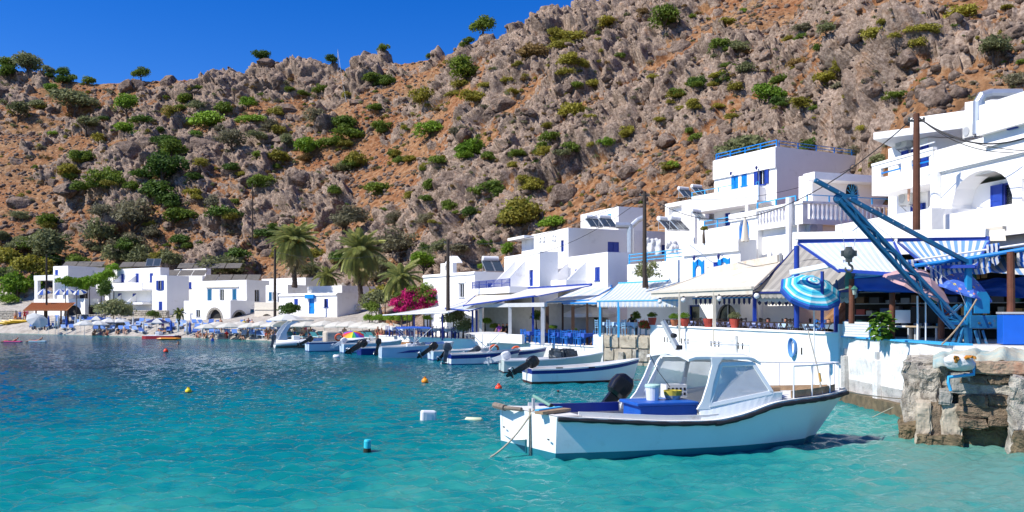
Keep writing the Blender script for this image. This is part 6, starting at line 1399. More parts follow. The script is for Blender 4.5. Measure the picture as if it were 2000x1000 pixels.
# lifebuoys
for px, py, D in ((965,682,55),(1008,685,53),(662,659,66)):
    q = MB(); n = 20; q.tube([Vector((.26*math.cos(2*math.pi*k/n),0,.26*math.sin(2*math.pi*k/n))) for k in range(n+1)], .07, 8, False); o = q.build('lifebuoy', M('lifebuoy_orange',(.75,.12,.04),rough=.5), smooth=True); o.location = W(px,py,D); o.rotation_euler = (.35,0,.2); tag(o, {965:'orange lifebuoy on the boat left of the pair',1008:'orange lifebuoy on the boat nearer the blue tables',662:'orange lifebuoy beside the tan covered boat'}[px], 'lifebuoy')
# ---- floating things
def buoy(label, px, py, r, col, nm='buoy'):
    D = 5100/(py-HOR); t = thing(nm, label, 'buoy', W(px,py,D)); t.location.z = 0; m = M('buoy_'+nm+str(px), col, rough=.4, var=.12, scale=6)
    q = MB(); q.lathe([(0,-r*.7)]+[(r*math.cos(a), r*.45+r*math.sin(a)) for a in np.linspace(-1.0,1.35,10)]+[(.05,r*1.5)], n=18); q.build('float', m, t, smooth=True)
    q = MB(); q.lathe([(.05,r*1.42),(.055,r*1.75),(0,r*1.78)], n=10); q.build('neck', m, t); q = MB(); q.lathe([(r*.98,-.02),(r*1.0,.03),(r*.9,.05)], n=18); q.build('waterline_ring', RUBB, t); return t
buoy('bright orange round buoy floating in mid bay', 830, 748, .15, (.80,.28,.01)); buoy('red orange round buoy left of the navy banded boat', 974, 761, .14, (.78,.06,.02)); buoy('small yellow buoy floating alone on the left', 368, 767, .12, (.75,.60,.02)); buoy('red buoy near the swimmers at the beach', 324, 688, .18, (.75,.06,.02)); buoy('tiny dark red buoy behind the fishing boat', 1090, 766, .04, (.40,.02,.02))
t = thing('canister_buoy', 'upright cyan cylinder buoy in the left foreground water', 'buoy', W(717,883,5100/273.)); t.location.z = 0; t.rotation_euler = (.04,.05,0)
q = MB(); q.lathe([(0,-.1),(.075,-.08),(.078,.24),(.065,.27),(.0,.28)], n=18); q.build('float', M('cyan_float',(.03,.50,.62),rough=.4,var=.1), t, smooth=False); q = MB(); q.lathe([(.081,-.04),(.083,.05),(.08,.09)], n=14); q.build('growth_ring', M('dark_growth',(.02,.025,.015),rough=.9), t)
t = thing('jerrycan', 'square white jerrycan float in the middle of the bay', 'float', W(836,822,5100/212.)); t.location.z = 0; t.rotation_euler = (0,.05,.3)
q = MB(); q.box((0,0,.12),(.42,.26,.34)); q.build('can', SILV, t, bevel=.05); q = MB(); q.box((0,-.131,.12),(.16,.012,.16)); q.build('label_patch', M('faded_label',(.50,.66,.74),rough=.6), t)
t = thing('fender', 'pale yellow fender lying on the water left of the fishing boat', 'fender', W(925,822,5100/212.)); t.location.z = .03; t.rotation_euler = (0,0,-.1); q = MB(); q.tube([(-.24,0,0),(-.2,0,0),(.2,0,.0),(.26,0,.0)], [.03,.075,.07,.02], 10); q.build('float', M('pale_fender',(.62,.66,.44),rough=.5), t, smooth=True); q = MB(); q.tube([(-.24,0,0),(-.36,.05,-.02)], .012, 6); q.build('line', ROPE, t)
t = thing('white_float', 'white plastic float near the moored boats left of centre', 'float', W(657,698,5100/88.)); t.location.z = 0; q = MB(); q.tube([(-.22,0,.05),(-.16,0,.05),(.16,0,.05),(.22,0,.05)], [.06,.14,.14,.06], 10); q.build('body', SILV, t, smooth=True)
# ================================================================== BEACH, FURNITURE, PEOPLE
ORD = ('first','second','third','fourth','fifth','sixth','seventh','eighth','ninth','tenth')
def gpt(px, D, dz=0): x = X(px,D); return Vector((x, D, ground_z(x,D)+dz))
# ---- sun loungers
LB = [M('lounger_blue_%d'%i, c, rough=.7, var=.1) for i, c in enumerate([(.12,.25,.62),(.30,.45,.75),(.07,.15,.45),(.05,.25,.30)])]
def make_lounger(m):
    q = MB()
    for sx in (-.28,.28): q.bar((sx,-.9,.28),(sx,.9,.28),.05)
    for sy in (-.88,.88): q.bar((-.28,sy,.28),(.28,sy,.28),.05)
    fr = q.mesh('frame', SILV); lg = []
    for sx in (-.26,.26):
        for sy in (-.75,.6): q = MB(); q.bar((sx,sy,0),(sx,sy,.27),.05); lg.append(('leg',q.mesh('leg',SILV)))
    q = MB(); q.box((0,-.25,.33),(.58,1.3,.05)); pd = q.mesh('pad', m)
    q = MB(); q.box((0,.62,.52),(.58,.72,.05),rot=Matrix.Rotation(math.radians(38),3,'X')); bk = q.mesh('backrest', m); return (('frame',fr),*lg,('pad',pd),('backrest',bk))
LP = [make_lounger(m) for m in LB]; r = random.Random(4); nl = 0
def lounger(px, D, rz, k, lab, grp):
    p = gpt(px,D); t = thing('sun_lounger', lab, 'sun lounger', p, rz, grp)
    for nm, me in LP[k]: link_mesh(nm, me, t)
for row, off in enumerate((4.2,6.6,9.0)):
    px = 62
    while px < 590:
        D = float(ip(T_SHORE,px))+off+r.uniform(-.4,.4)
        if r.random() < .84: lounger(px, D, math.radians(r.uniform(10,50)), r.choice((0,0,1,1,2)) if px < 560 else 3, ('blue sun lounger in the %s row of the beach' % ('front','middle','back')[row]), 'blue sun loungers in the %s row' % ('front','middle','back')[row])
        px += r.uniform(14,19)
for k in range(9): lounger(604+k*16+r.uniform(-3,3), float(ip(T_SHORE,604+k*16))+5+r.uniform(-.5,.5), math.radians(40), 3, 'dark green sun lounger by the cream beach umbrellas', 'green sun loungers by the boats')
# ---- beach umbrellas
UW = M('umbrella_white',(.74,.74,.72),rough=.85,var=.06,trans=.3); UC = M('umbrella_cream',(.72,.69,.62),rough=.85,var=.08,trans=.3); UB = M('umbrella_blue',(.03,.10,.45),rough=.8,var=.1,trans=.2); UN = M('umbrella_navy',(.01,.02,.12),rough=.8,var=.1)
def umb(px, pyt, D, rad, cols, lab, grp=None, drop=.5, tilt=(0,0), n=8, fringe=.1): p = W(px,pyt,D); return parasol(lab, p, rad, drop, ground_z(p.x,p.y,1.0), cols, n, 'beach_umbrella', tilt, grp, fringe)
for k, (px, py, D) in enumerate(((165,626,112),(192,626,113),(214,621,115),(236,621,115.5))): umb(px, py, D, 1.35, [UW], ('leftmost white beach umbrella in the row below the taverna','second white beach umbrella below the taverna','third white beach umbrella below the taverna','rightmost of the four white beach umbrellas below the taverna')[k])
umb(75, 619, 116, 1.4, [UW], 'white beach umbrella tilted on its side by the orange shelter', tilt=(.5,.55))
umb(188, 617, 117, 1.5, [UW,UB], 'blue and white striped beach umbrella below the vine'); umb(306, 622, 108, 1.6, [UW,UN], 'navy and white segmented beach umbrella below the guest house')
for k, px in enumerate((85,117,134,155)): p = W(px,564.5,126.5); parasol(('leftmost blue and white terrace parasol inside the frame','second blue and white terrace parasol of the taverna','third blue and white terrace parasol of the taverna','rightmost blue and white terrace parasol of the taverna')[k], p, 1.0, .55, p.z-1.9, [UW,UB], 10, 'terrace_parasol', (.35,0), None, .06)
for k, (px, py, D) in enumerate(((405,632,97),(425,628,99),(447,630,96),(468,628,97),(490,630,95),(512,627,95),(534,628,93),(556,627,91),(578,628,89),(600,627,88),(634,626,86),(660,628,85),(684,627,84),(708,628,83),(728,629,82),(748,630,80),(768,632,79))):
    umb(px, py, D, 1.45, [UC], (ORD[k]+' cream umbrella from the left in the long beach row') if px < 620 else (ORD[k-10]+' off white umbrella from the left in the row next to the moored boats'), 'cream beach umbrellas of the long row' if px < 620 else 'off white umbrellas next to the boats', .45, n=4 if k % 3 else 8)
umb(560, 613, 90, 2.0, [UW], 'wide white parasol at the corner of the striped shop awning', None, .6)
RC = [M('rainbow_%d'%i,c,rough=.7) for i, c in enumerate([(.70,.05,.03),(.75,.35,.02),(.70,.62,.03),(.03,.40,.10),(.02,.12,.50),(.25,.04,.35)])]
umb(690, 648, 73, .95, RC, 'rainbow coloured beach umbrella among the moored boats', None, .4, (.45,.1), 12, 0)
def closed(px, py, D, m, lab): 
    p = W(px,py,D); zb = ground_z(p.x,p.y,1.0); t = thing('closed_umbrella', lab, 'umbrella', (p.x,p.y,zb), 0, 'closed beach umbrellas'); h = p.z-zb
    q = MB(); q.lathe([(.03,h),(.10,h-.3),(.17,h-1.0),(.13,h-1.35),(.05,h-1.4)], n=8); q.build('furled_canopy', m, t); q = MB(); q.tube([(0,0,0),(0,0,h)], .02, 6); q.build('pole', SILV, t)
for k, (px, py, D) in enumerate(((95,616,118),(108,618,117),(114,616,117),(130,618,116),(148,615,115),(157,614,116),(205,617,116),(260,619,113),(280,626,110),(334,624,106),(348,625,104),(365,626,103),(371,627,102),(395,627,101))):
    m = UW if k % 3 else UB; closed(px, py, D, m, ('furled white beach umbrella standing between the loungers' if k % 3 else 'furled blue beach umbrella standing between the loungers'))
# ---- people
SKIN = M('skin_tanned',(.42,.20,.115),rough=.6,var=.1); SKIN2 = M('skin_pale',(.55,.31,.21),rough=.6,var=.08); HAIR = M('dark_hair',(.025,.015,.01),rough=.7,var=.2)
CL = {n: M('cloth_'+n,c,rough=.85,var=.12) for n, c in dict(red=(.55,.03,.03),blue=(.03,.10,.45),black=(.012,.012,.015),white=(.7,.7,.7),yellow=(.65,.5,.03),pink=(.65,.16,.25),green=(.05,.28,.08),orange=(.7,.22,.03),purple=(.20,.05,.30)).items()}
def body(pose):
    j = {}; 
    if pose == 'stand':
        j = dict(pel=(0,0,.95),spi=(0,.0,1.17),che=(0,.0,1.36),nek=(0,.0,1.5),hed=(0,-.02,1.61),top=(0,-.01,1.71),hl=(.10,0,.88),kl=(.11,-.02,.49),al=(.11,.02,.08),tl=(.13,-.13,.035),hr=(-.10,0,.88),kr=(-.12,-.03,.49),ar=(-.13,.0,.08),tr=(-.15,-.15,.035),sl=(.19,0,1.42),el=(.26,.03,1.14),wl=(.24,-.06,.90),fl=(.23,-.1,.80),sr=(-.19,0,1.42),er=(-.27,.03,1.14),wr=(-.2,-.12,.98),fr=(-.15,-.17,.92))
    if pose == 'sit':
        j = dict(pel=(0,.05,.48),spi=(0,.10,.70),che=(0,.10,.90),nek=(0,.06,1.04),hed=(0,.02,1.15),top=(0,.03,1.25),hl=(.10,.02,.46),kl=(.12,-.42,.50),al=(.12,-.46,.08),tl=(.13,-.62,.04),hr=(-.10,.02,.46),kr=(-.13,-.42,.50),ar=(-.12,-.40,.08),tr=(-.13,-.56,.04),sl=(.19,.09,.96),el=(.25,-.02,.70),wl=(.16,-.25,.62),fl=(.12,-.33,.62),sr=(-.19,.09,.96),er=(-.25,-.02,.70),wr=(-.18,-.25,.60),fr=(-.14,-.33,.60))
    if pose == 'ground':
        j = dict(pel=(0,.1,.14),spi=(0,.17,.36),che=(0,.16,.56),nek=(0,.1,.70),hed=(0,.06,.81),top=(0,.07,.91),hl=(.10,.05,.14),kl=(.14,-.30,.44),al=(.12,-.50,.06),tl=(.13,-.64,.04),hr=(-.10,.05,.14),kr=(-.15,-.28,.46),ar=(-.12,-.46,.06),tr=(-.13,-.6,.04),sl=(.19,.15,.62),el=(.26,.0,.42),wl=(.17,-.24,.42),fl=(.12,-.30,.44),sr=(-.19,.15,.62),er=(-.27,.22,.36),wr=(-.24,.34,.12),fr=(-.24,.38,.04))
    if pose == 'lie':
        j = dict(pel=(0,-.05,.46),spi=(0,.2,.50),che=(0,.38,.60),nek=(0,.5,.70),hed=(0,.58,.78),top=(0,.64,.86),hl=(.10,-.1,.45),kl=(.12,-.48,.58),al=(.12,-.86,.42),tl=(.13,-.92,.5),hr=(-.10,-.1,.45),kr=(-.12,-.50,.46),ar=(-.12,-.92,.42),tr=(-.13,-.96,.5),sl=(.19,.42,.64),el=(.3,.2,.5),wl=(.26,-.05,.46),fl=(.24,-.13,.46),sr=(-.19,.42,.64),er=(-.3,.2,.5),wr=(-.26,-.05,.46),fr=(-.24,-.13,.46))
    if pose == 'lean':
        j = dict(pel=(0,.15,.95),spi=(0,.08,1.15),che=(0,.0,1.33),nek=(0,-.06,1.46),hed=(0,-.10,1.57),top=(0,-.09,1.67),hl=(.10,.15,.88),kl=(.11,.12,.49),al=(.11,.16,.08),tl=(.13,.02,.035),hr=(-.10,.15,.88),kr=(-.12,.12,.49),ar=(-.13,.16,.08),tr=(-.15,.02,.035),sl=(.17,.0,1.39),el=(.25,-.1,1.14),wl=(.08,-.28,1.12),fl=(.0,-.30,1.12),sr=(-.17,.0,1.39),er=(-.25,-.1,1.14),wr=(-.08,-.28,1.12),fr=(.0,-.28,1.14))
    rad = dict(pel=.135,spi=.125,che=.145,nek=.055,hed=.095,top=.06,hl=.095,kl=.062,al=.042,tl=.035,hr=.095,kr=.062,ar=.042,tr=.035,sl=.062,el=.042,wl=.032,fl=.03,sr=.062,er=.042,wr=.032,fr=.03)
    ed = [('pel','spi'),('spi','che'),('che','nek'),('nek','hed'),('hed','top'),('pel','hl'),('hl','kl'),('kl','al'),('al','tl'),('pel','hr'),('hr','kr'),('kr','ar'),('ar','tr'),('che','sl'),('sl','el'),('el','wl'),('wl','fl'),('che','sr'),('sr','er'),('er','wr'),('wr','fr')]
    names = list(rad); me = bpy.data.meshes.new('b'); me.from_pydata([j[n] for n in names], [(names.index(a),names.index(b)) for a,b in ed], [])
    o = bpy.data.objects.new('b', me); COL.objects.link(o); sk_ = o.modifiers.new('s','SKIN'); sk_.use_smooth_shade = True
    for i, n in enumerate(names): v = me.skin_vertices[0].data[i]; v.radius = (rad[n],rad[n]*(.78 if n in ('pel','spi','che') else 1)); v.use_root = (n == 'pel')
    su = o.modifiers.new('u','SUBSURF'); su.levels = su.render_levels = 1
    dg = bpy.context.evaluated_depsgraph_get(); m2 = bpy.data.meshes.new_from_object(o.evaluated_get(dg)); bpy.data.objects.remove(o); return m2, {k: Vector(v) for k, v in j.items()}
BODY = {p: body(p) for p in ('stand','sit','ground','lie','lean')}
def person(pose, pos, rz, cloth, skin, label, dress='trunks', grp='people on the beach and terraces'):
    me0, J = BODY[pose]; me = me0.copy(); me.materials.clear()
    for m in (skin, CL[cloth], HAIR): me.materials.append(m)
    mi = []
    hd = J['hed']; tp = J['top']; ax = (tp-J['nek']).normalized()
    for p in me.polygons:
        c = p.center; k = 0
        if (c-hd).length < .17 and (c-J['nek']).length > .075:
            f = (c-hd).dot(ax); back = (c.y-hd.y)
            if f > .055 or back > .025: k = 2
        elif dress != 'none':
            if (c-J['pel']).length < .2 or (c-J['hl']).length < .15 or (c-J['hr']).length < .15: k = 1
            if dress == 'full' and ((c-J['spi']).length < .2 or (c-J['che']).length < .22 or (c-J['sl']).length < .12 or (c-J['sr']).length < .12): k = 1
        mi.append(k)
    me.polygons.foreach_set('material_index', mi); me.polygons.foreach_set('use_smooth', [True]*len(mi))
    o = bpy.data.objects.new('person', me); COL.objects.link(o); o.location = pos; o.rotation_euler = (0,0,rz); tag(o, label, 'person', grp); return o
ppl = [ # (pose, px, offset from the waterline, facing, cloth, dress, label)
 ('stand',30,6,.3,'orange','trunks','person in orange trunks standing by the stone wall at the far left'),('stand',39,7,0,'blue','full','person in a blue top standing near the orange shelter'),('stand',48,7.5,.5,'red','full','person in red clothes standing left of the orange shelter'),('stand',53,8,-.3,'pink','full','person in pink clothes standing beside the one in red'),
 ('ground',68,4.5,.5,'black','trunks','sunbather in black trunks below the tilted white umbrella'),('ground',184,2.0,.2,'orange','trunks','sunbather in orange trunks sitting close to the water below the taverna'),('ground',196,2.6,.6,'blue','trunks','sunbather in blue trunks seated right of the one in orange'),('ground',208,2.2,-.3,'red','trunks','sunbather in red trunks sitting below the white umbrellas'),
 ('ground',230,3,.1,'black','full','person in a black shirt sitting on the beach below the guest house'),('ground',244,3.2,.4,'white','trunks','sunbather in white trunks below the guest house'),('lie',315,3.4,1.0,'black','trunks','sunbather lying below the navy and white umbrella'),('stand',318,5,.8,'purple','trunks','person in purple trunks standing by the red pedal boat'),
 ('ground',386,2.6,.2,'red','trunks','sunbather in red trunks sitting before the arched house'),('ground',393,3.4,.7,'pink','trunks','sunbather in pink trunks sitting before the arched house'),('ground',403,2.4,-.2,'black','trunks','sunbather in black trunks left of the standing man'),('stand',421,4.2,.2,'red','trunks','tanned person in red trunks standing before the arched house'),('stand',431,5.5,-.5,'yellow','trunks','person in yellow trunks standing behind the tanned one'),
 ('ground',443,3.0,.4,'red','full','person in a red shirt sitting on the beach'),('ground',470,2.2,1.0,'black','trunks','sunbather in black trunks on the wet sand by the beige house'),('stand',477,5.2,.1,'yellow','full','person in a yellow shirt among the loungers'),('stand',485,6.0,.6,'black','trunks','person in black trunks among the loungers'),('stand',492,5.4,-.4,'pink','trunks','person in pink trunks among the loungers'),
 ('sit',520,3.4,.3,'red','trunks','bather in red trunks sitting on a lounger by the inflatable boat'),('sit',527,3.8,-.2,'orange','trunks','bather in orange trunks sitting by the inflatable boat'),('sit',534,3.0,.6,'black','trunks','bather in black trunks sitting by the inflatable boat'),
 ('sit',576,4.6,.2,'blue','trunks','bather in blue trunks seen through the arch of the inflatable'),('sit',584,5.0,.5,'white','full','person in white seated right of the boat arch'),('sit',592,4.4,-.3,'red','trunks','bather in red trunks seated right of the boat arch'),('stand',597,5.2,.2,'pink','trunks','person in pink trunks right of the boat arch'),('sit',606,4.8,.1,'purple','trunks','bather in purple trunks near the tan covered boat'),
 ('sit',673,5.2,.4,'pink','trunks','bather in pink trunks behind the rainbow umbrella'),('sit',738,3.4,.3,'red','trunks','bather in red trunks left of the blue bimini boat'),('sit',745,3.8,-.2,'pink','trunks','bather in pink trunks next to the blue bimini boat'),('stand',764,5.6,2.6,'blue','trunks','bare backed person in blue trunks at the edge of the taverna')]
for i, (pose, px, off, rz, cloth, dress, lab) in enumerate(ppl):
    D = float(ip(T_SHORE,px))+off; p = gpt(px,D); p.z -= .01; person(pose, p, rz, cloth, SKIN if i % 3 else SKIN2, lab, dress)
person('stand', W(415,666,91)-Vector((0,0,Z(666,91)+.85)), .2, 'blue', SKIN, 'person wading waist deep in front of the beige house')
person('stand', W(348,672,82)-Vector((0,0,Z(672,82)+1.42)), 1.0, 'black', SKIN, 'swimmer whose head alone shows left of the beach')
for px, D, fc, lab, cl in ((22,88,(.75,.08,.25),'swimmer lying on a pink float at the far left','black'),(70,89,(.55,.75,.8),'swimmer lying on a pale blue float at the left','red')):
    o = person('lie', (X(px,D),D,-.40), -1.3, cl, SKIN, lab); q = MB(); q.box((0,0,.02),(1.6,.6,.12)); f = q.build('air_mattress', M('float_%d'%px,fc,rough=.4), bevel=.05); f.location = (X(px,D)+.2,D,.02); f.rotation_euler[2] = .2; tag(f, ('pink' if px < 50 else 'pale blue')+' air mattress floating under a swimmer', 'air mattress')
person('lean', W(1773,331,33.2)+Vector((.25,.1,-1.22)), -.2, 'black', SKIN2, 'dark haired person in a black top leaning on the upper balcony', 'full')
for px, py, D, c, lab in ((1500,622,38,'red','seated diner in a dark red shirt behind the terrace wall'),(1535,624,37,'black','seated diner with dark hair left of the navy post'),(1233,642,52,'black','diner seated at the light blue plastic tables'),(982,640,62,'black','diner seated in the shade of the grey pergola'),(990,640,63,'black','second diner in the shade of the grey pergola'),(974,641,62,'purple','third diner by the left pergola post'),(1618,634,33,'black','diner seated behind the turquoise parasol')):
    zf = 1.52 if px > 1270 else (1.66 if px > 1160 else .97); person('sit', (X(px,D),D,zf), -.9+(px % 7)*.3, c, SKIN, lab, 'full')
# ---- kayaks, pedal boat, orange kayak
YEL = M('kayak_yellow',(.75,.45,.01),rough=.4,var=.1)
for k, (px, off, rz) in enumerate(((12,5.2,.08),(30,6.0,.12),(45,6.8,.1))):
    t = thing('kayak', ('yellow kayak lowest of the three drawn up at the far left','middle yellow kayak of the three at the far left','yellow kayak nearest the tilted white umbrella')[k], 'kayak', gpt(px,float(ip(T_SHORE,px))+off,.02), rz); q = MB(); q.loft([[Vector((x,y*w,z*h+.22+u)) for y, z in ((-1,0),(-.6,-1),(.6,-1),(1,0),(.7,.7),(-.7,.7))] for x, w, h, u in ((-2,.04,.05,.18),(-1.4,.28,.18,.05),(0,.38,.22,0),(1.4,.28,.18,.05),(2,.04,.05,.18))], True, True, True); q.build('hull', YEL, t); q = MB(); q.lathe([(.32,.36),(.30,.44),(.24,.36)], n=14, sy=.6); q.build('cockpit_rim', RUBB, t)
t = thing('pedal_boat', 'flat red and white pedal boat at the water edge with bathers', 'boat', W(316,661,99), .05); t.location.z = 0
for y in (-.55,.55): q = MB(); q.loft([[Vector((x,y+a*w,b)) for a, b in ((-1,.0),(1,.0),(1,h),(-1,h))] for x, w, h in ((-2,.06,.34),(-1.5,.25,.3),(1.5,.25,.3),(2,.06,.36))], True, True, True); q.build('float', M('pedalo_red',(.38,.02,.03),rough=.4), t)
q = MB(); q.box((0,0,.36),(3.4,1.5,.1)); q.build('deck', SILV, t, bevel=.03); q = MB(); q.box((-.3,0,.6),(.5,1.2,.35)); q.build('seat', SILV, t, bevel=.05)
t = thing('orange_kayak', 'small orange kayak floating beside the red pedal boat', 'kayak', W(330,664,94.5), .1); t.location.z = .05; q = MB(); q.loft([[Vector((x,y*w,z*h+.1)) for y, z in ((-1,0),(-.6,-1),(.6,-1),(1,0),(.7,.7),(-.7,.7))] for x, w, h in ((-1.3,.04,.05),(-.8,.25,.15),(.8,.25,.15),(1.3,.04,.05))], True, True, True); q.build('hull', M('kayak_orange',(.75,.25,.01),rough=.4), t)
# ---- shelter with the orange tiled roof
p = gpt(96,121); SHT = thing('tiled_shelter', 'open wooden beach shelter with an orange tiled roof', 'shelter', p, math.radians(4))
for x, y in ((-.6,0),(1.6,0),(-2.4,1.4),(1.6,2.2)): q = MB(); q.bar((x,y,0),(x,y,Z(602,121)-p.z),.16); q.build('post', WOODP, SHT)
zr = Z(606,121)-p.z; rows = 7; tm = MB()
q = MB(); q.tube([(0,-.19,0),(0,.19,0)], .10, 8); tme = q.mesh('tile', TILE)
for j in range(rows):
    for i in range(23): link_mesh('tile', tme, SHT, (-3.0+i*.25, -.6+j*.36, zr+j*.16+.02))
q = MB(); q.add([(-3.15,-.8,zr-.02),(2.75,-.8,zr-.02),(2.75,2.0,zr+1.1),(-3.15,2.0,zr+1.1)], [(0,1,2,3)]); q.add([(-3.15,-.8,zr-.09),(2.75,-.8,zr-.09),(2.75,-.8,zr-.02),(-3.15,-.8,zr-.02)], [(0,1,2,3)]); q.build('roof_boards', TILE, SHT)
# ---- rubble walls
def rubble(px0, D0, px1, D1, h, label, seed):
    a = gpt(px0,D0); b = gpt(px1,D1); L = (b-a).length; t = thing('rubble_wall', label, 'wall', a, math.atan2(b.y-a.y,b.x-a.x)); r = random.Random(seed); z = -.2
    q = MB(); q.bx(0,L,.05,.35,-.4,h-.1); q.build('core', STONE, t); ms = []
    for k in range(6): vs, fs = rough_block((0,0,0), (.42,.3,.26), 0, .04, seed+k, 2, .3, 3); m = MB(); m.add(vs,fs); ms.append(m.mesh('stone', STONE))
    while z < h-.1:
        x = r.uniform(0,.3)
        while x < L: link_mesh('stone', r.choice(ms), t, (x,.05,z+.12), r.uniform(-.2,.2), r.uniform(.8,1.15)); x += .43
        z += .25
    return t
rubble(-6,133,30,130,1.25,'grey rubble stone wall at the far left of the beach',1); rubble(150,124,200,123.5,.9,'low rubble wall under the taverna arches',2); rubble(262,122,326,117,.8,'low rubble wall in front of the guest house',3)
# ---- rows of dark tilted collectors on the beach house roofs
def panel_row(H, pxa, pxb, py, D, n, lab):
    a = W(pxa,py,D); b = W(pxb,py,D); t = thing('roof_panel_row', lab, 'roof panels', a, H.th*0+math.atan2(b.y-a.y,b.x-a.x)); L = (b-a).length/n
    for k in range(n):
        q = MB(); R = Matrix.Rotation(math.radians(32),3,'X'); q.box((L*(k+.5),.6,.35),(L*.94,1.6,.06),rot=R); p_ = q.build('panel', M('roof_panel_brown',(.13,.11,.09),rough=.6,var=.4,scale=3), t)
        for j in range(6): s_ = MB(); s_.box(Vector((L*(k+.5),.6,.35))+R@Vector((0,-.65+j*.26,.05)),(L*.94,.05,.04),rot=R); s_.build('slat', M('roof_slat_grey',(.36,.34,.31),rough=.7,var=.2), p_)
panel_row(H1, 120, 200, 520, 134, 3, 'dark slatted roof panels on the taverna'); panel_row(H2, 232, 285, 521, 134, 2, 'dark slatted roof panels left of the blue collector'); panel_row(H2, 320, 400, 537, 128, 3, 'dark slatted roof panels on the guest house annex'); panel_row(H3, 396, 506, 547, 119, 4, 'dark slatted roof panels on the arched house'); panel_row(H2, 345, 470, 523, 137, 4, 'uppermost row of dark slatted roof panels')
# blue solar collector on the guest house roof
solar(W(300,521,129), .2, 1.0, 'wide bluish collector on the guest house roof', tank=False)
for k, (px, py, D, rz, s) in enumerate(((1304,451,60,.7,.62),(1326,451,59,.7,.62),(1366,432,56,.7,.5),(1160,445,66,.5,.6),(1186,445,65,.5,.6),(962,532,78,.4,.9),(1340,387,66,.5,.55),(1366,383,65,.5,.55))):
    solar(W(px,py,D), rz, s, ('solar heater left of the pair on the grey walled hotel wing','solar heater right of the pair on the grey walled hotel wing','solar heater under the loggia house','solar heater on the stepped hotel roof, left one','solar heater on the stepped hotel roof, right one','flat solar collector behind the chapel house','solar heater on the loggia house, left one','solar heater on the loggia house, right one')[k])
# laundry on the hotel terrace
for px0, px1, py0, py1, D, lab in ((1262,1290,466,497,57,'white sheets hanging beside the dark pole on the hotel terrace'),(1302,1326,471,496,56,'white sheet hanging right of the blue door on the terrace')):
    sheet(lab, W(px0,py0,D), W(px1,py0,D-.3), W(px1+2,py1,D-.4), W(px0-3,py1,D-.1), M('bed_linen',(.72,.72,.73),rough=.9,var=.05,trans=.3), .3, px0, 18, 10)
# ---- chairs and tables
CHB = M('taverna_blue',(.01,.15,.52),rough=.55,var=.15,scale=4); CHN = M('taverna_navy',(.015,.04,.26),rough=.6,var=.15,scale=4); CHL = M('plastic_light_blue',(.30,.50,.68),rough=.4,var=.06)
CHD = M('chair_dark_wood',(.035,.022,.016),rough=.6,var=.3)
def chair_parts(m):
    out = []; q = MB(); q.box((0,0,.45),(.42,.42,.04)); out.append(('seat',q.mesh('seat',m)))
    for sx in (-.18,.18):
        q = MB(); q.bar((sx,-.18,0),(sx,-.18,.43),.04); out.append(('leg',q.mesh('leg',m))); q = MB(); q.bar((sx,.18,0),(sx,.21,.92),.04); out.append(('leg',q.mesh('leg',m)))
    q = MB()
    for z in (.58,.72,.86): q.bar((-.18,.2,z),(.18,.2,z),.07,.025)
    q.bar((0,.2,.56),(0,.2,.88),.05,.02); out.append(('backrest',q.mesh('backrest',m))); q = MB(); q.bar((-.17,-.18,.2),(.17,-.18,.2),.025); out.append(('stretcher',q.mesh('stretcher',m))); return out
CHP = {'b': chair_parts(CHB), 'n': chair_parts(CHN), 'l': chair_parts(CHL), 'd': chair_parts(CHD)}
def chair(k, p, rz, lab, grp):
    t = thing('chair', lab, 'chair', p, rz, grp)
    for nm, me in CHP[k]: link_mesh(nm, me, t)
def table_parts(m, cloth):
    out = []; q = MB(); q.box((0,0,.73),(.8,.8,.04)); out.append(('tabletop',q.mesh('tabletop',m)))
    for sx in (-.34,.34):
        for sy in (-.34,.34): q = MB(); q.bar((sx,sy,0),(sx,sy,.71),.05); out.append(('leg',q.mesh('leg',m)))
    if cloth:
        q = MB(); n = 8; top = [(-.43,-.43),(.43,-.43),(.43,.43),(-.43,.43)]; q.add([(*p,.757) for p in top], [(0,1,2,3)])
        for i in range(4):
            a = Vector(top[i]); b = Vector(top[(i+1)%4])
            for k in range(n): u0, u1 = k/n, (k+1)/n; P = a.lerp(b,u0); Q = a.lerp(b,u1); h0 = .30-.12*math.sin(math.pi*u0); h1 = .30-.12*math.sin(math.pi*u1); q.add([(P.x,P.y,.757),(P.x*1.06,P.y*1.06,.757-h0),(Q.x*1.06,Q.y*1.06,.757-h1),(Q.x,Q.y,.757)], [(0,1,2,3)])
        out.append(('tablecloth',q.mesh('tablecloth',cloth)))
    return out
TBP = {'b': table_parts(CHB, M('cloth_blue',(.03,.12,.50),rough=.8,var=.1)), 'n': table_parts(CHN, M('cloth_white_blue',(.45,.52,.66),rough=.8,var=.1)), 'l': table_parts(CHL, M('cloth_pale',(.40,.56,.74),rough=.8,var=.08)), 'd': table_parts(CHD, M('cloth_lilac',(.30,.36,.66),rough=.8,var=.1))}
def table(k, p, rz, lab, grp):
    t = thing('table', lab, 'table', p, rz, grp)
    for nm, me in TBP[k]: link_mesh(nm, me, t)
r = random.Random(9)
for k, (px, D) in enumerate(((1040,57.6),(1068,56.2),(1096,54.9),(1120,53.8),(1146,52.6),(1062,60),(1092,58.6),(1122,57))):
    p = Vector((X(px,D),D,.975)); lab = ORD[k if k < 5 else k-5]+' blue clothed table from the left in the '+('front' if k < 5 else 'back')+' row at the quay edge'; table('b', p, .45, lab, 'blue tables in the '+('front' if k < 5 else 'back')+' row')
    for a in (-.7,.9,2.4,3.9): chair('b', p+Vector((.72*math.sin(a),-.72*math.cos(a),0)), a+math.pi, 'bright blue wooden chair at the quay edge tables', 'blue chairs at the quay edge')
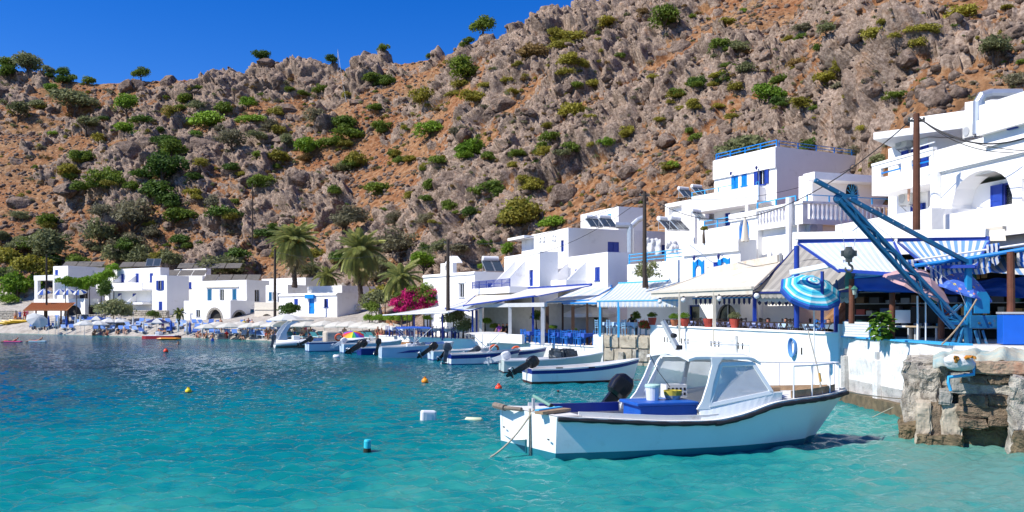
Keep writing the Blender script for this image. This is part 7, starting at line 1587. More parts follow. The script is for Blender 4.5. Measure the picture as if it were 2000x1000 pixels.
for k, px in enumerate((772,792,812,834,856,878,900)):
    D = float(np.interp(px,[770,900],[72.5,65.5]))+1.2; p = Vector((X(px,D),D,.975)); table('n', p, .5, ORD[k]+' navy table from the left under the waterside canopy', 'navy tables under the waterside canopy')
    for a in (-.6,2.5): chair('n', p+Vector((.75*math.sin(a),-.75*math.cos(a),0)), a+math.pi, 'navy wooden chair under the waterside canopy', 'navy chairs under the canopy')
for k, (px, D) in enumerate(((1192,51.3),(1215,50.6),(1245,49.9))):
    p = Vector((X(px,D),D,1.665)); table('l', p, .3, ORD[k]+' light blue plastic table from the left above the tan quay wall', 'light blue plastic tables')
    for a in (-1.2,1.5): chair('l', p+Vector((.7*math.sin(a),-.7*math.cos(a),0)), a+math.pi, 'light blue plastic chair above the tan quay wall', 'light blue plastic chairs')
for k, (t_, off) in enumerate(((.12,1.0),(.24,1.0),(.36,1.1),(.48,1.0),(.6,1.0),(.72,1.1),(.84,1.0),(.3,2.6),(.55,2.6))):
    p = A0.lerp(A1,t_)+Vector((off,.15*off,1.53)); p.z += .28; table('l' if k in (5,6) else 'd', p, .2, ORD[k]+' terrace table counted from the left with a '+('pale blue' if k in (5,6) else 'lilac')+' cloth behind the white wall', ('pale' if k in (5,6) else 'lilac')+' cloth tables on the terrace')
    for a in (-.4,1.4,2.8): chair('b' if k == 6 else 'd', p+Vector((.72*math.sin(a),-.72*math.cos(a),0)), a+math.pi, ('blue' if k == 6 else 'dark wooden')+' terrace chair behind the white wall', ('blue' if k == 6 else 'dark')+' terrace chairs')
# raised dining deck that carries the terrace tables
mb = MB(); mb.add([(A0.x+.5,A0.y-.2,1.80),(A1.x+.45,A1.y+.2,1.80),(A1.x+5.5,A1.y+1.4,1.80),(A0.x+4.5,A0.y+1.2,1.80)], [(0,1,2,3)]); tag(mb.build('dining_deck', PAVE), 'raised dining deck of the terrace', kind='structure')
# dark railing of the terrace
RLW = thing('terrace_railing', 'dark crossed railing along the inside of the white terrace wall', 'railing', A0.lerp(A1,.05)+Vector((.42,.1,1.8))); e = A1-A0; L = e.length*.88; RLW.rotation_euler[2] = math.atan2(e.y,e.x)
q = MB(); q.bar((0,0,.78),(L,0,.78),.05); q.bar((0,0,.1),(L,0,.1),.04); q.build('rail', CHD, RLW)
q = MB(); q.bar((0,0,.1),(.5,0,.78),.025); q.bar((0,.0,.78),(.5,.0,.1),.024); q.bar((0,0,.1),(0,0,.78),.03); xm = q.mesh('crossed_bars', CHD)
for k in range(int(L/.52)): link_mesh('crossed_bars', xm, RLW, (k*.52,0,0))
# ---- hose coils
for px, py, D, c, lab in ((1400,661,41.2,(.05,.55,.05),'bright green hose coil hanging on the white terrace wall'),(1562,676,33.2,(.10,.28,.62),'blue hose coil hanging on the white terrace wall')):
    t = thing('hose_coil', lab, 'hose', W(px,py,D)+Vector((-.28,-.12,0)), math.radians(102)); 
    for k in range(4): q = MB(); n = 22; q.tube([Vector(((.20+.012*k)*math.cos(2*math.pi*i/n),.03*k,(.30+.02*k)*math.sin(2*math.pi*i/n)-.05*abs(math.sin(2*math.pi*i/n)))) for i in range(n+1)], .024, 6, False); q.build('loop', M('hose_%d'%px,c,rough=.4), t)
# globe lamps under the cream awning
for k, (px, py, D) in enumerate(((1289,589,45.2),(1335,586,42.8),(1405,583,39.8),(1478,578,36.6))):
    t = thing('globe_lamp', ('leftmost white globe lamp under the cream awning','second white globe lamp under the cream awning','third white globe lamp under the cream awning','rightmost white globe lamp beside the navy post')[k], 'lamp', W(px,py,D)); q = MB(); q.lathe([(0,-.13),(.09,-.09),(.13,0),(.09,.09),(.04,.12)], n=12); q.build('globe', SILV, t, smooth=True); q = MB(); q.lathe([(.05,.11),(.06,.19),(0,.2)], n=10); q.build('cap', RUBB, t)
# ================================================================== PLANTS AND BOULDERS
def leafmat(name, c, c2, tr=.35):
    m = bpy.data.materials.new(name); m.use_nodes = True; nt = m.node_tree; b = nt.nodes['Principled BSDF']; b.inputs['Roughness'].default_value = .65; b.inputs['Specular IOR Level'].default_value = .25
    N = nt.nodes.new; L = nt.links.new; tc = N('ShaderNodeTexCoord'); nz = N('ShaderNodeTexNoise'); nz.inputs['Scale'].default_value = 3.5; nz.inputs['Detail'].default_value = 6; L(tc.outputs['Object'], nz.inputs['Vector'])
    oi = N('ShaderNodeObjectInfo'); ad = N('ShaderNodeMath'); ad.operation = 'MULTIPLY_ADD'; L(oi.outputs['Random'], ad.inputs[0]); ad.inputs[1].default_value = .34; ad.inputs[2].default_value = -.17
    a2 = N('ShaderNodeMath'); L(nz.outputs['Fac'], a2.inputs[0]); L(ad.outputs[0], a2.inputs[1])
    r = N('ShaderNodeValToRGB'); r.color_ramp.elements[0].position = .28; r.color_ramp.elements[1].position = .72; r.color_ramp.elements[0].color = (*c2,1); r.color_ramp.elements[1].color = (*c,1); L(a2.outputs[0], r.inputs[0]); L(r.outputs[0], b.inputs['Base Color'])
    tl = N('ShaderNodeBsdfTranslucent'); L(r.outputs[0], tl.inputs[0]); mx = N('ShaderNodeMixShader'); mx.inputs[0].default_value = tr; L(b.outputs[0], mx.inputs[1]); L(tl.outputs[0], mx.inputs[2]); L(mx.outputs[0], nt.nodes['Material Output'].inputs[0]); return m
LM = {'g': leafmat('leaf_green',(.18,.245,.03),(.085,.14,.018)), 'b': leafmat('leaf_bright',(.22,.35,.03),(.11,.21,.018)), 'd': leafmat('leaf_dark',(.105,.18,.025),(.05,.10,.016)), 'y': leafmat('leaf_yellow_green',(.34,.31,.04),(.20,.185,.028)), 'o': leafmat('leaf_olive',(.26,.28,.125),(.15,.165,.07)), 's': leafmat('leaf_grey_sparse',(.25,.235,.14),(.15,.14,.08)), 'r': leafmat('leaf_brown',(.30,.20,.065),(.18,.115,.04)), 'p': leafmat('bougainvillea_bract',(.72,.03,.22),(.50,.015,.15)), 'v': leafmat('leaf_vine',(.24,.40,.03),(.13,.25,.015))}
BARK = M('bark', (.10,.075,.055), rough=.9, var=.4, scale=5, bump=.5)
def foliage(n, seed, shape=(1,1,.75), leaf=.085, nc=16, solid=.75, base=.0, elong=1.0, spread=.95):
    """unit crown: clumps of small leaves spread through a lumpy volume, sitting on z=0"""
    rs = np.random.RandomState(seed); C = []
    while len(C) < nc:
        p = rs.normal(size=3); p /= np.linalg.norm(p); rr = (rs.rand()**.45)*spread
        if p[2] < -.35: continue
        C.append((p*rr*np.array(shape)*.72, (.26+.22*rs.rand())))
    cen = np.array([c[0] for c in C]); rad = np.array([c[1] for c in C]); w = rad**2; w /= w.sum()
    k = rs.choice(nc, n, p=w); d = rs.normal(size=(n,3)); d /= np.linalg.norm(d,axis=1)[:,None]; d[:,2] = np.where(d[:,2] < -.3, -d[:,2], d[:,2])
    rr = rad[k]*(solid+(1-solid)*rs.rand(n)**.5)*(1+.18*rs.normal(size=n)); P = cen[k]+d*rr[:,None]*np.array([1,1,.85])
    nrm = d*.7+rs.normal(size=(n,3))*.55; nrm /= np.linalg.norm(nrm,axis=1)[:,None]
    t = np.cross(nrm, rs.normal(size=(n,3))); t /= np.linalg.norm(t,axis=1)[:,None]; b = np.cross(nrm, t)
    s = leaf*(.55+.9*rs.rand(n))[:,None]
    V = np.stack([P-t*s*elong, P-b*s*.55, P+t*s*elong, P+b*s*.55], 1); V[:,:,2] += shape[2]*.55+base
    V = V.reshape(-1,3); me = bpy.data.meshes.new('crown'); me.vertices.add(len(V)); me.vertices.foreach_set('co', V.reshape(-1).astype(np.float32))
    me.loops.add(n*4); me.loops.foreach_set('vertex_index', np.arange(n*4,dtype=np.int32)); me.polygons.add(n); me.polygons.foreach_set('loop_start', (np.arange(n)*4).astype(np.int32)); me.update(); return me
PROTO = {}
def proto(kind, var):
    if (kind,var) in PROTO: return PROTO[(kind,var)]
    sd = hash((kind,var)) % 1 + ord(kind[0])*7+ord(kind[-1])*3+var*13
    if kind == 'low': me = foliage(1500, sd, (1,1,.5), .075, 18)
    elif kind == 'bush': me = foliage(1800, sd, (1,1,.85), .078, 18)
    elif kind == 'round': me = foliage(2200, sd, (1,1,1), .075, 20)
    elif kind == 'tall': me = foliage(2400, sd, (.8,.8,1.35), .078, 24)
    else: me = foliage(1500, sd, (1,1,.9), .06, 22, .35, 0, 1.5, 1.1)     # sparse, airy
    PROTO[(kind,var)] = me; return me
MESHC = {}
def crown_mesh(kind, var, col):
    k = (kind,var,col)
    if k not in MESHC: me = proto(kind,var).copy(); me.materials.clear(); me.materials.append(LM[col]); MESHC[k] = me
    return MESHC[k]
TR = []
for k in range(4):
    q = MB(); rr = random.Random(k+3); q.tube([(0,0,-.35),(rr.uniform(-.06,.06),0,.25),(rr.uniform(-.1,.1),rr.uniform(-.08,.08),.6),(0,0,.95)], [.085,.06,.05,.02], 7)
    for j in range(5): a = rr.uniform(0,6.28); z0 = rr.uniform(.3,.6); q.tube([(0,0,z0),(.3*math.cos(a),.3*math.sin(a),z0+.3),(.6*math.cos(a),.6*math.sin(a),z0+.5)], [.04,.025,.01], 5)
    TR.append(q.mesh('trunk', BARK))
NAMEK = {'g':'green','b':'bright green','d':'dark green','y':'yellow green','o':'grey green','s':'dry grey twiggy','r':'brownish'}
def zone(px, py):
    a = 'far left of the slope' if px < 170 else 'above the guest house' if px < 360 else 'above the arched house' if px < 520 else 'above the two tall palms' if px < 760 else 'above the chapel house' if px < 960 else 'above the stepped hotel' if px < 1230 else 'above the loggia house' if px < 1420 else 'above the tall house' if px < 1680 else 'above the balcony house'
    b = 'high up' if py < 190 else 'halfway up' if py < 330 else 'low down'
    return a, b
pr = random.Random(21)
def plant(px, py, w, col, kind='bush', tree=False, label=None):
    """px,py: photo centre of the crown, w: its width in photo pixels"""
    h = {'low':.55,'bush':.8,'round':1.0,'tall':1.5,'air':.9}[kind]*w
    base = hill_at(px, py+h*(.5 if not tree else .62))
    if base is None: base = hill_at(px, py+h)
    if base is None: base = hill_at(px, py+h+14)
    if base is None: return None
    s = w/FPX*base.y/2*1.08
    a, b = zone(px,py); lab = label or ('%s%s %s %s on the hillside' % ('small ' if w < 22 else 'large ' if w > 48 else 'wide ' if w > 36 else '', NAMEK[col], 'tree' if tree else {'low':'cushion shrub','bush':'shrub','round':'bush','tall':'tall bush','air':'wispy bush'}[kind], b+' '+a))
    t = thing('hill_tree' if tree else 'shrub', lab, 'tree' if tree else 'shrub', base-Vector((0,0,.12*s)), pr.uniform(0,6.28), 'plants '+b+' '+a)
    o = link_mesh('crown', crown_mesh(kind, pr.randrange(6), col), t, (0,0,(.42*s if tree else 0)), 0, (s*pr.uniform(.95,1.5),s*pr.uniform(.8,1.1),s*pr.uniform(.75,1.1)))
    if not tree and w > 14 and pr.random() < .55: link_mesh('side_growth', crown_mesh('low' if kind != 'tall' else 'bush', pr.randrange(6), col if pr.random() < .6 else pr.choice('ygo')), t, (s*pr.choice((-1,1))*pr.uniform(.6,1.0),pr.uniform(-.3,.3)*s,-.1*s), pr.uniform(0,6), s*pr.uniform(.45,.75))
    if tree or kind in ('air','tall','round'): link_mesh('trunk', TR[pr.randrange(4)], t, (0,0,0), 0, s)
    return t
Z6 = [(150,350,150,'o','bush',1),(50,400,120,'g','bush',1),(270,410,60,'d'),(350,390,80,'d','round'),(400,430,70,'g'),(280,480,90,'b','round'),(500,440,80,'g'),(415,530,200,'o','round',1),(710,565,150,'b','round',1),(480,670,150,'o','bush',1),(100,610,150,'o','bush',1),(210,570,80,'o'),(690,695,140,'b'),(790,655,90,'d','low'),(580,650,70,'d','low'),(1155,640,180,'b'),(1250,590,110,'g','round'),(1390,570,100,'b','bush',1),(1110,480,70,'g','low'),(1040,540,100,'g'),(1100,570,80,'o','round'),(1010,590,70,'g'),(900,715,70,'d'),(920,760,130,'d','round'),(1090,740,80,'b','low'),(1290,770,150,'s','air',1),(1770,640,150,'s','air',1),(1600,750,90,'o','tall'),(1720,800,170,'b'),(1540,860,150,'y'),(1440,850,90,'g'),(1400,645,120,'b','low'),(1540,610,110,'y','low'),(1860,770,150,'g','low'),(1930,660,150,'g','low'),(1700,510,80,'g','low'),(1620,490,70,'g'),(1930,520,80,'y','low'),(1960,900,110,'g'),(1710,870,90,'r'),(910,880,260,'d','round'),(960,800,180,'g','round'),(440,850,120,'g'),(560,760,100,'y'),(300,730,70,'b','low'),(390,940,130,'y'),(600,970,200,'g'),(1290,920,100,'d'),(1550,920,60,'g'),(1350,960,60,'y'),(1460,985,120,'g'),(1790,480,100,'g'),(1500,690,90,'s','air'),(1230,700,60,'s','air')]
Z7 = [(480,10,100,'g'),(550,140,200,'g','low'),(650,130,120,'g'),(370,90,110,'r'),(880,170,200,'d','round'),(1080,110,100,'d'),(740,160,120,'g'),(930,230,150,'d'),(1450,150,140,'g','low'),(1080,200,120,'y'),(1010,330,180,'g'),(1340,100,60,'y','low'),(1310,260,70,'g','low'),(1240,310,170,'d','low'),(1190,240,90,'s','tall'),(280,340,170,'g'),(110,480,150,'o','round',1),(290,490,240,'o','round',1),(570,320,130,'s','air',1),(740,330,250,'s','air',1),(560,440,180,'o','air',1),(1010,460,120,'d','round'),(740,470,150,'s','air',1),(950,560,160,'o','air'),(1260,570,270,'o','bush'),(60,560,170,'y','round'),(180,600,190,'y','round'),(1480,430,120,'d','low'),(1525,400,60,'d','tall'),(1930,350,170,'s','air',1),(100,710,210,'b','round'),(30,640,160,'d','round'),(650,520,150,'s','air'),(10,450,90,'o','round'),(840,420,120,'s','air')]
Z9 = [(735,245,60,'g'),(740,345,160,'g','tall'),(220,410,110,'g'),(300,440,100,'g'),(500,530,170,'y'),(235,580,100,'g'),(670,510,90,'y','low'),(540,690,160,'b','round'),(590,600,60,'r'),(800,520,160,'y','low'),(975,435,90,'y','low'),(1020,500,90,'y','low'),(1110,275,160,'r','low'),(1240,170,100,'y','low'),(1310,190,150,'y','low'),(1280,240,110,'y','low'),(1530,110,150,'y','low'),(1730,60,90,'r'),(1850,70,190,'g','round'),(1320,310,120,'y'),(1350,330,130,'y','low'),(1300,390,110,'y','low'),(1040,345,60,'y'),(720,460,100,'y','low'),(1445,450,120,'y','low'),(1915,510,100,'g'),(1330,590,220,'y','low'),(1210,740,120,'g'),(1450,640,70,'y'),(1820,650,90,'y'),(1640,715,110,'y'),(1530,790,100,'b'),(1330,800,140,'g'),(1190,820,120,'y'),(1440,800,60,'y'),(770,800,150,'b','round'),(860,860,90,'g'),(1030,840,100,'g','low'),(1100,985,120,'y','round'),(270,690,120,'g'),(400,700,60,'y'),(120,720,190,'g','low'),(60,660,150,'g'),(340,850,80,'g'),(380,880,80,'g'),(430,880,80,'y'),(130,880,150,'y'),(1870,910,110,'y'),(1090,760,40,'r'),(510,930,60,'g'),(1000,910,80,'y'),(1600,300,60,'g'),(1780,420,50,'y')]
Z10 = [(430,50,50,'b'),(150,80,60,'g'),(330,100,100,'y'),(300,235,120,'g'),(410,240,120,'o'),(895,140,100,'o','round'),(960,120,60,'y'),(1220,110,110,'y'),(1180,170,150,'y','low'),(1300,190,100,'y','low'),(1430,140,140,'y','low'),(1690,45,70,'g'),(1630,60,150,'y','low'),(1410,230,130,'y','low'),(1900,30,60,'y'),(1830,230,180,'o','round',1),(770,190,90,'g','low'),(860,255,90,'d'),(340,350,80,'g'),(450,360,120,'o'),(310,400,100,'y','low'),(60,510,100,'y'),(160,570,100,'y','round'),(290,580,70,'y'),(390,470,120,'y','low'),(730,345,120,'r','low'),(890,410,150,'y'),(580,490,170,'b','round'),(770,545,140,'y','round'),(1270,510,110,'g'),(1020,530,60,'y'),(850,645,60,'y','low'),(440,790,270,'o','bush'),(820,790,120,'d'),(1960,430,130,'s','air'),(1190,880,100,'o'),(160,440,70,'y'),(30,910,90,'b'),(80,600,60,'y'),(1980,340,60,'g'),(1060,830,110,'s','air'),(1310,880,60,'b'),(250,950,70,'y'),(620,560,90,'d'),(20,100,110,'g','round')]
Z11 = [(310,190,190,'y','low'),(450,370,190,'g'),(580,150,100,'y'),(600,190,90,'g'),(670,190,90,'y','low'),(790,320,130,'g','tall'),(770,440,110,'g','bush'),(770,240,80,'y'),(1070,100,190,'b','round'),(1180,160,90,'g'),(880,190,60,'y'),(1110,390,140,'g'),(1200,380,160,'g'),(1450,340,150,'y','round'),(1380,530,290,'y','bush'),(1330,560,200,'g','bush'),(930,490,120,'g','round'),(1060,530,120,'d','round'),(1370,140,120,'g'),(1550,110,120,'g'),(1340,230,70,'y'),(1190,740,160,'d'),(1600,580,180,'b','bush'),(1320,770,150,'b','bush'),(760,840,190,'b','round',1),(600,740,270,'s','air',1),(230,600,160,'s','air',1),(570,560,130,'s','air'),(780,570,140,'s','air'),(980,770,160,'s','bush'),(870,760,140,'o','bush'),(1140,890,80,'b'),(480,720,90,'s','air'),(40,800,120,'y'),(200,860,120,'r')]
for lst, ox, oy, sc in ((Z6,0,0,2.857),(Z7,0,300,2.857),(Z9,650,0,2.857),(Z10,1300,0,2.857),(Z11,600,250,3.334)):
    for e in lst: plant(ox+e[0]/sc, oy+e[1]/sc, e[2]/sc, e[3], e[4] if len(e) > 4 else 'bush', len(e) > 5)
# the belt of olives and bushes behind the beach houses
gr = random.Random(31)
for k in range(30):
    px = gr.uniform(-10,840); py = gr.uniform(470,535) if px > 60 else gr.uniform(480,590); plant(px, py, gr.uniform(26,62), gr.choice('oosgdy'), gr.choice(('bush','round','air','bush')), gr.random() < .3)
for k in range(46):
    px = gr.uniform(0,1990); py = gr.uniform(float(ip(T_RIDGE,px))+30 if px < 1150 else 20, 440); plant(px, py, gr.uniform(20,44), gr.choice('yyogysd'), gr.choice(('low','low','bush','air')))
# small tufts between the rocks: one mass of low scrub
tr = random.Random(77); TV = []; TF = []; TM = []; cnt = 0
tb = []
for k in range(4):
    m_ = foliage(170, 400+k, (1,1,.55), .15, 8); v_ = np.zeros(len(m_.vertices)*3, np.float32); m_.vertices.foreach_get('co', v_); tb.append(v_.reshape(-1,3)); bpy.data.meshes.remove(m_)
for k in range(1250):
    px = tr.uniform(-20,2020); py = tr.uniform(max(12,float(ip(T_RIDGE,px))+12), 490); p = hill_at(px,py)
    if p is None: continue
    s_ = tr.uniform(7,20)/FPX*p.y/2; a_ = tr.uniform(0,6.28); R3 = np.array([[math.cos(a_),-math.sin(a_),0],[math.sin(a_),math.cos(a_),0],[0,0,1]]); v_ = (tb[k % 4]*s_)@R3.T+np.array([p.x,p.y,p.z-.1*s_]); n_ = len(v_)//4
    TV.append(v_); TF.append(np.arange(len(v_)).reshape(-1,4)+cnt); cnt += len(v_); TM.append(np.full(n_, tr.choice((0,0,1,1,1,4,4,4,2,3,3))))
TV = np.concatenate(TV); TF = np.concatenate(TF); TM = np.concatenate(TM); me = bpy.data.meshes.new('low_scrub'); me.vertices.add(len(TV)); me.vertices.foreach_set('co', TV.reshape(-1).astype(np.float32)); me.loops.add(len(TF)*4); me.loops.foreach_set('vertex_index', TF.reshape(-1).astype(np.int32)); me.polygons.add(len(TF)); me.polygons.foreach_set('loop_start', (np.arange(len(TF))*4).astype(np.int32)); me.update()
for c_ in 'yrgos': me.materials.append(LM[c_])
me.polygons.foreach_set('material_index', TM.astype(np.int32)); o = bpy.data.objects.new('low_scrub', me); COL.objects.link(o); tag(o, 'low dry scrub and tufts scattered between the hillside rocks', 'scrub', kind='stuff')
# trees standing on the skyline
def ridge_tree(px, pyc, w, col, lab, kind='round', trunk=1.0):
    D = float(ip(T_DR,px))*.985; 
    base = None; y = pyc-w*.3
    while base is None and y < pyc+w*4: base = hill_at(px, y); y += 1.5
    if base is None: return
    s = w/FPX*base.y/2*1.1; zc = max(Z(pyc, base.y), base.z+.5*s); hh = min(max(zc-base.z, .3), .95*s)
    t = thing('ridge_tree', lab, 'tree', base-Vector((0,0,.2)), 0, 'trees on the skyline'); link_mesh('crown', crown_mesh(kind,pr.randrange(3),col), t, (0,0,max(hh-.55*s,0)), pr.uniform(0,6), (s,s,s*.95))
    q = MB(); q.tube([(0,0,-.3),(.05,0,hh*.5),(0,0,hh)], [.09*s+.04,.06*s+.03,.05], 7)
    for a in (0,2.1,4.2): q.tube([(0,0,hh*.7),(.35*s*math.cos(a),.35*s*math.sin(a),hh+.1*s)], [.05*s+.02,.02], 5)
    q.build('trunk', BARK, t)
ridge_tree(509,123,36,'d','round dark tree alone on the left ridge below the sky'); ridge_tree(650,121,28,'d','dark tree on the ridge left of the thin mast'); ridge_tree(748,109,26,'g','small umbrella shaped tree on the skyline'); ridge_tree(838,107,17,'g','tiny tree on the skyline at the foot of the steep ridge'); ridge_tree(943,67,50,'g','wide green tree on the skyline at the rocky shoulder'); ridge_tree(915,84,24,'g','small bush tree left of the wide skyline tree'); ridge_tree(275,136,34,'g','round green tree on the left skyline'); ridge_tree(122,136,30,'d','dark bushy tree near the left end of the skyline'); ridge_tree(96,143,26,'o','pale olive tree near the left end of the skyline'); ridge_tree(55,128,40,'o','large grey olive tree on the left end of the skyline'); ridge_tree(18,132,40,'g','green tree cut by the left edge on the skyline'); ridge_tree(1200,4,26,'g','tree at the top edge where the ridge leaves the view')
# mast with guys high on the slope
mp = hill_at(660,140)
if mp:
    t = thing('radio_mast', 'thin guyed mast standing on the skyline', 'mast', mp-Vector((0,0,.5))); h = Z(97,mp.y)-mp.z+.5; q = MB(); q.tube([(0,0,0),(0,0,h)], .07, 6); q.build('pole', STEEL, t)
    e = hill_at(704,330)
    if e: q = MB(); q.tube(catenary((0,0,h*.9), e-mp, 1.2, 10), .035, 5); q.build('guy_wire', STEEL, t)
# ---- palms
FR = M('palm_frond', (.42,.43,.14), rough=.5, var=.4, scale=2, col2=(.22,.26,.09), trans=.3); FRD = M('dry_frond', (.46,.38,.20), rough=.8, var=.35, scale=2, trans=.2); PTR = M('palm_trunk', (.085,.06,.045), rough=.95, var=.4, scale=4, bump=.8)
def frond_mesh(L, droop, m, seed):
    q = MB(); r = random.Random(seed); pts = [Vector((L*t*(1-.22*droop*t), 0, L*(.42*t-(.42+.55*droop)*t*t))) for t in np.linspace(0,1,12)]
    q.tube(pts, [.035*(1-.8*k/11) for k in range(12)], 4, False)
    for k in range(30):
        t = .12+.87*k/29; f = t*11; i = min(int(f),10); p = pts[i].lerp(pts[i+1], f-i); d = (pts[i+1]-pts[i]).normalized(); ll = L*.26*math.sin(math.pi*(.14+.8*t))**.7
        for sd in (-1,1):
            e = p+d*ll*.6+Vector((0,sd*ll*.72,-ll*(.30+.3*r.random()))); w = Vector((.055,0,.015)); q.add([p-w*.6,p+w*.6,(p+e)/2+w+Vector((0,0,ll*.08)),e,(p+e)/2-w+Vector((0,0,ll*.08))], [(0,1,2,3,4)])
    return q.mesh('frond', m)
def palm(px, D, py_top, py_base, R, lab, seed, dates=False, n=52, dry=.3, squat=False):
    zt = Z(py_top,D); base = W(px,py_base,D); h = zt-base.z; t = thing('date_palm', lab, 'palm', base); r = random.Random(seed)
    q = MB(); rings = []; k = 26
    q.tube([(.05*math.sin(i*.5),0,h*i/k) for i in range(k+1)], [(.26+.035*(i % 2))*(R/3.2)*(1.15 if i < 3 else 1) for i in range(k+1)], 10); q.build('trunk', PTR, t)
    fm = [frond_mesh(R, dr, FR, seed+i) for i, dr in enumerate((.25,.6,1.0,1.5))]; fd = frond_mesh(R*.9, 2.0, FRD, seed+9)
    for i in range(n):
        f = i/n; el = math.radians(84-112*f+r.uniform(-8,8)); a = i*2.39996
        me = fm[min(3,int(f*4))]; o = link_mesh('frond', me if f < 1-dry*.4 else fd, t, (0,0,h)); o.rotation_euler = (0,-el+math.radians(22),a); s = r.uniform(.85,1.08); o.scale = (s,s,s)
    if not squat:
        for i in range(int(16*dry*2)): a = i*2.4; o = link_mesh('dry_frond', fd, t, (0,0,h-.15)); o.rotation_euler = (0,math.radians(66+r.uniform(-6,14)),a); o.scale = (.85,.85,.85)
    if dates:
        dm = M('dates_orange',(.80,.36,.02),rough=.5,var=.2)
        for a in (2.6,3.4,4.6,5.5,.4): 
            q = MB(); rr = random.Random(int(a*10))
            for j in range(34): c = Vector((rr.gauss(0,.16),rr.gauss(0,.16),rr.gauss(0,.22))); q.lathe([(0,-.07),(.06,0),(0,.07)], c, 6)
            o = q.build('date_cluster', dm, t); o.location = (.95*math.cos(a)*R/3.2,.95*math.sin(a)*R/3.2,h-.15+.5*(a % 1))
palm(575, 108, 476, 562, 3.5, 'tall date palm with orange date clusters behind the beach houses', 3, True, 78, .6)
palm(704, 98, 494, 592, 3.2, 'tall date palm without dates right of the blue door house', 5, False, 74, .3)
palm(783, 80, 545, 575, 2.4, 'small yellowish palm left of the bougainvillea', 8, False, 34, .3, True)
palm(350, 104, 612, 634, .9, 'little palm in front of the arched house', 10, False, 22, .1, True); palm(640, 116, 540, 565, 2.2, 'young palm behind the white walls between the tall palms', 12, False, 28, .2, True)
# ---- garden plants near the houses
def garden(px, py, D, w, col, kind, lab, h=None, name='garden_shrub', cat='shrub', zb=None):
    c = W(px,py,D); s = w/FPX*D/2*1.05; zb = ground_z(c.x,c.y,1.0) if zb is None else zb; hz = {'low':.5,'bush':.85,'round':1.0,'tall':1.35,'air':.9}[kind]
    t = thing(name, lab, cat, (c.x,c.y,min(zb,c.z-.2*s)), pr.uniform(0,6)); z0 = c.z-t.location.z-hz*s*.62
    link_mesh('crown', crown_mesh(kind,pr.randrange(3),col), t, (0,0,z0), 0, (s,s,s*(h or 1)))
    q = MB(); q.tube([(0,0,-.2),(.04,0,z0*.5),(0,0,max(z0,0)+.5*s)], [.09,.07,.03], 7); q.build('stem', BARK, t); return t
for px, py, w in ((128,552,34),(150,558,40),(175,556,44),(198,548,40),(214,538,34),(222,524,26)): garden(px, py, 125+(px-170)*.03, w, 'v', 'round', 'bright green vine foliage %s over the taverna terrace' % {128:'at the left end',150:'left of the middle',175:'in the middle',198:'right of the middle',214:'at the wall',222:'at the top'}[px], name='vine', cat='vine')
garden(205,570,122,40,'d','tall','dark shaded vine foliage beside the taverna terrace', name='vine', cat='vine')
garden(222,604,117,66,'o','bush','feathery grey green tamarisk in front of the guest house'); garden(236,610,117,50,'o','air','wispy right half of the tamarisk by the guest house'); garden(300,616,116,26,'g','round','round green bush at the guest house corner')
garden(565,609,94,46,'d','round','dense dark green tree at the corner of the beige house', name='small_tree', cat='tree')
for px in (722,742,762,782,800): garden(px, 624, 82-(px-720)*.05, 26, 'b', 'low', 'bright green hedge plant %s behind the beach umbrellas' % {722:'at the left end',742:'second from left',762:'in the middle',782:'second from right',800:'at the right end'}[px], 1.3)
garden(735,590,90,60,'o','round','grey green bush right of the white garden wall'); garden(752,575,92,60,'y','bush','yellow green bush below the small palm'); garden(726,604,86,40,'g','round','green bush at the end of the shop terrace'); garden(640,585,108,40,'d','bush','dark bush behind the white roofs between the palms')
for px, py, w in ((784,592,46),(806,584,54),(828,582,54),(850,580,52),(864,577,40),(795,602,48),(840,594,52)):
    t = garden(px, py, 76, w, 'p', 'bush', 'magenta bougainvillea cluster %s' % {784:'at the left end',806:'left of the middle',828:'in the middle',850:'right of the middle',864:'by the dark pole',795:'low on the left',840:'low in the middle'}[px], name='bougainvillea', cat='flowering shrub')
    link_mesh('leaves', crown_mesh('air',1,'g'), t, (0,0,t.children[0].location.z+.1), 1.0, tuple(v*.98 for v in t.children[0].scale))
garden(838,562,77,40,'b','air','green bougainvillea shoots above the magenta flowers'); 
for px, py, D, w, c, k, lab in ((886,622,68,52,'o','bush','grey green shrub under the waterside canopy'),(905,640,66,44,'o','air','wispy shrub left of the navy posts'),(835,622,72,24,'b','low','potted flowers on the taverna planter'),(948,630,65,26,'b','bush','leafy plant left of the pergola'),(965,640,64,24,'g','bush','green plant behind the pergola post'),(1047,620,58,26,'g','tall','climbing vine in front of the taverna wall'),(1080,640,57,20,'b','low','yellow green plant by the dark post'),(1105,628,60,46,'d','bush','dark bush in the shade behind the blue tables'),(1122,644,55,14,'b','low','small light green plant between the blue tables'),(1160,630,58,26,'g','bush','bush right of the white square parasol'),(1243,620,51,22,'g','tall','slim potted tree against the white wall')):
    garden(px, py, D, w, c, k, lab, zb=.97 if px < 1165 else 1.66)
garden(1264,535,50.5,60,'o','air','feathery green plant at the foot of the dark pole', zb=4.0); garden(1375,447,48,16,'y','bush','yellowish pot plant on the lower terrace railing', zb=7.0)
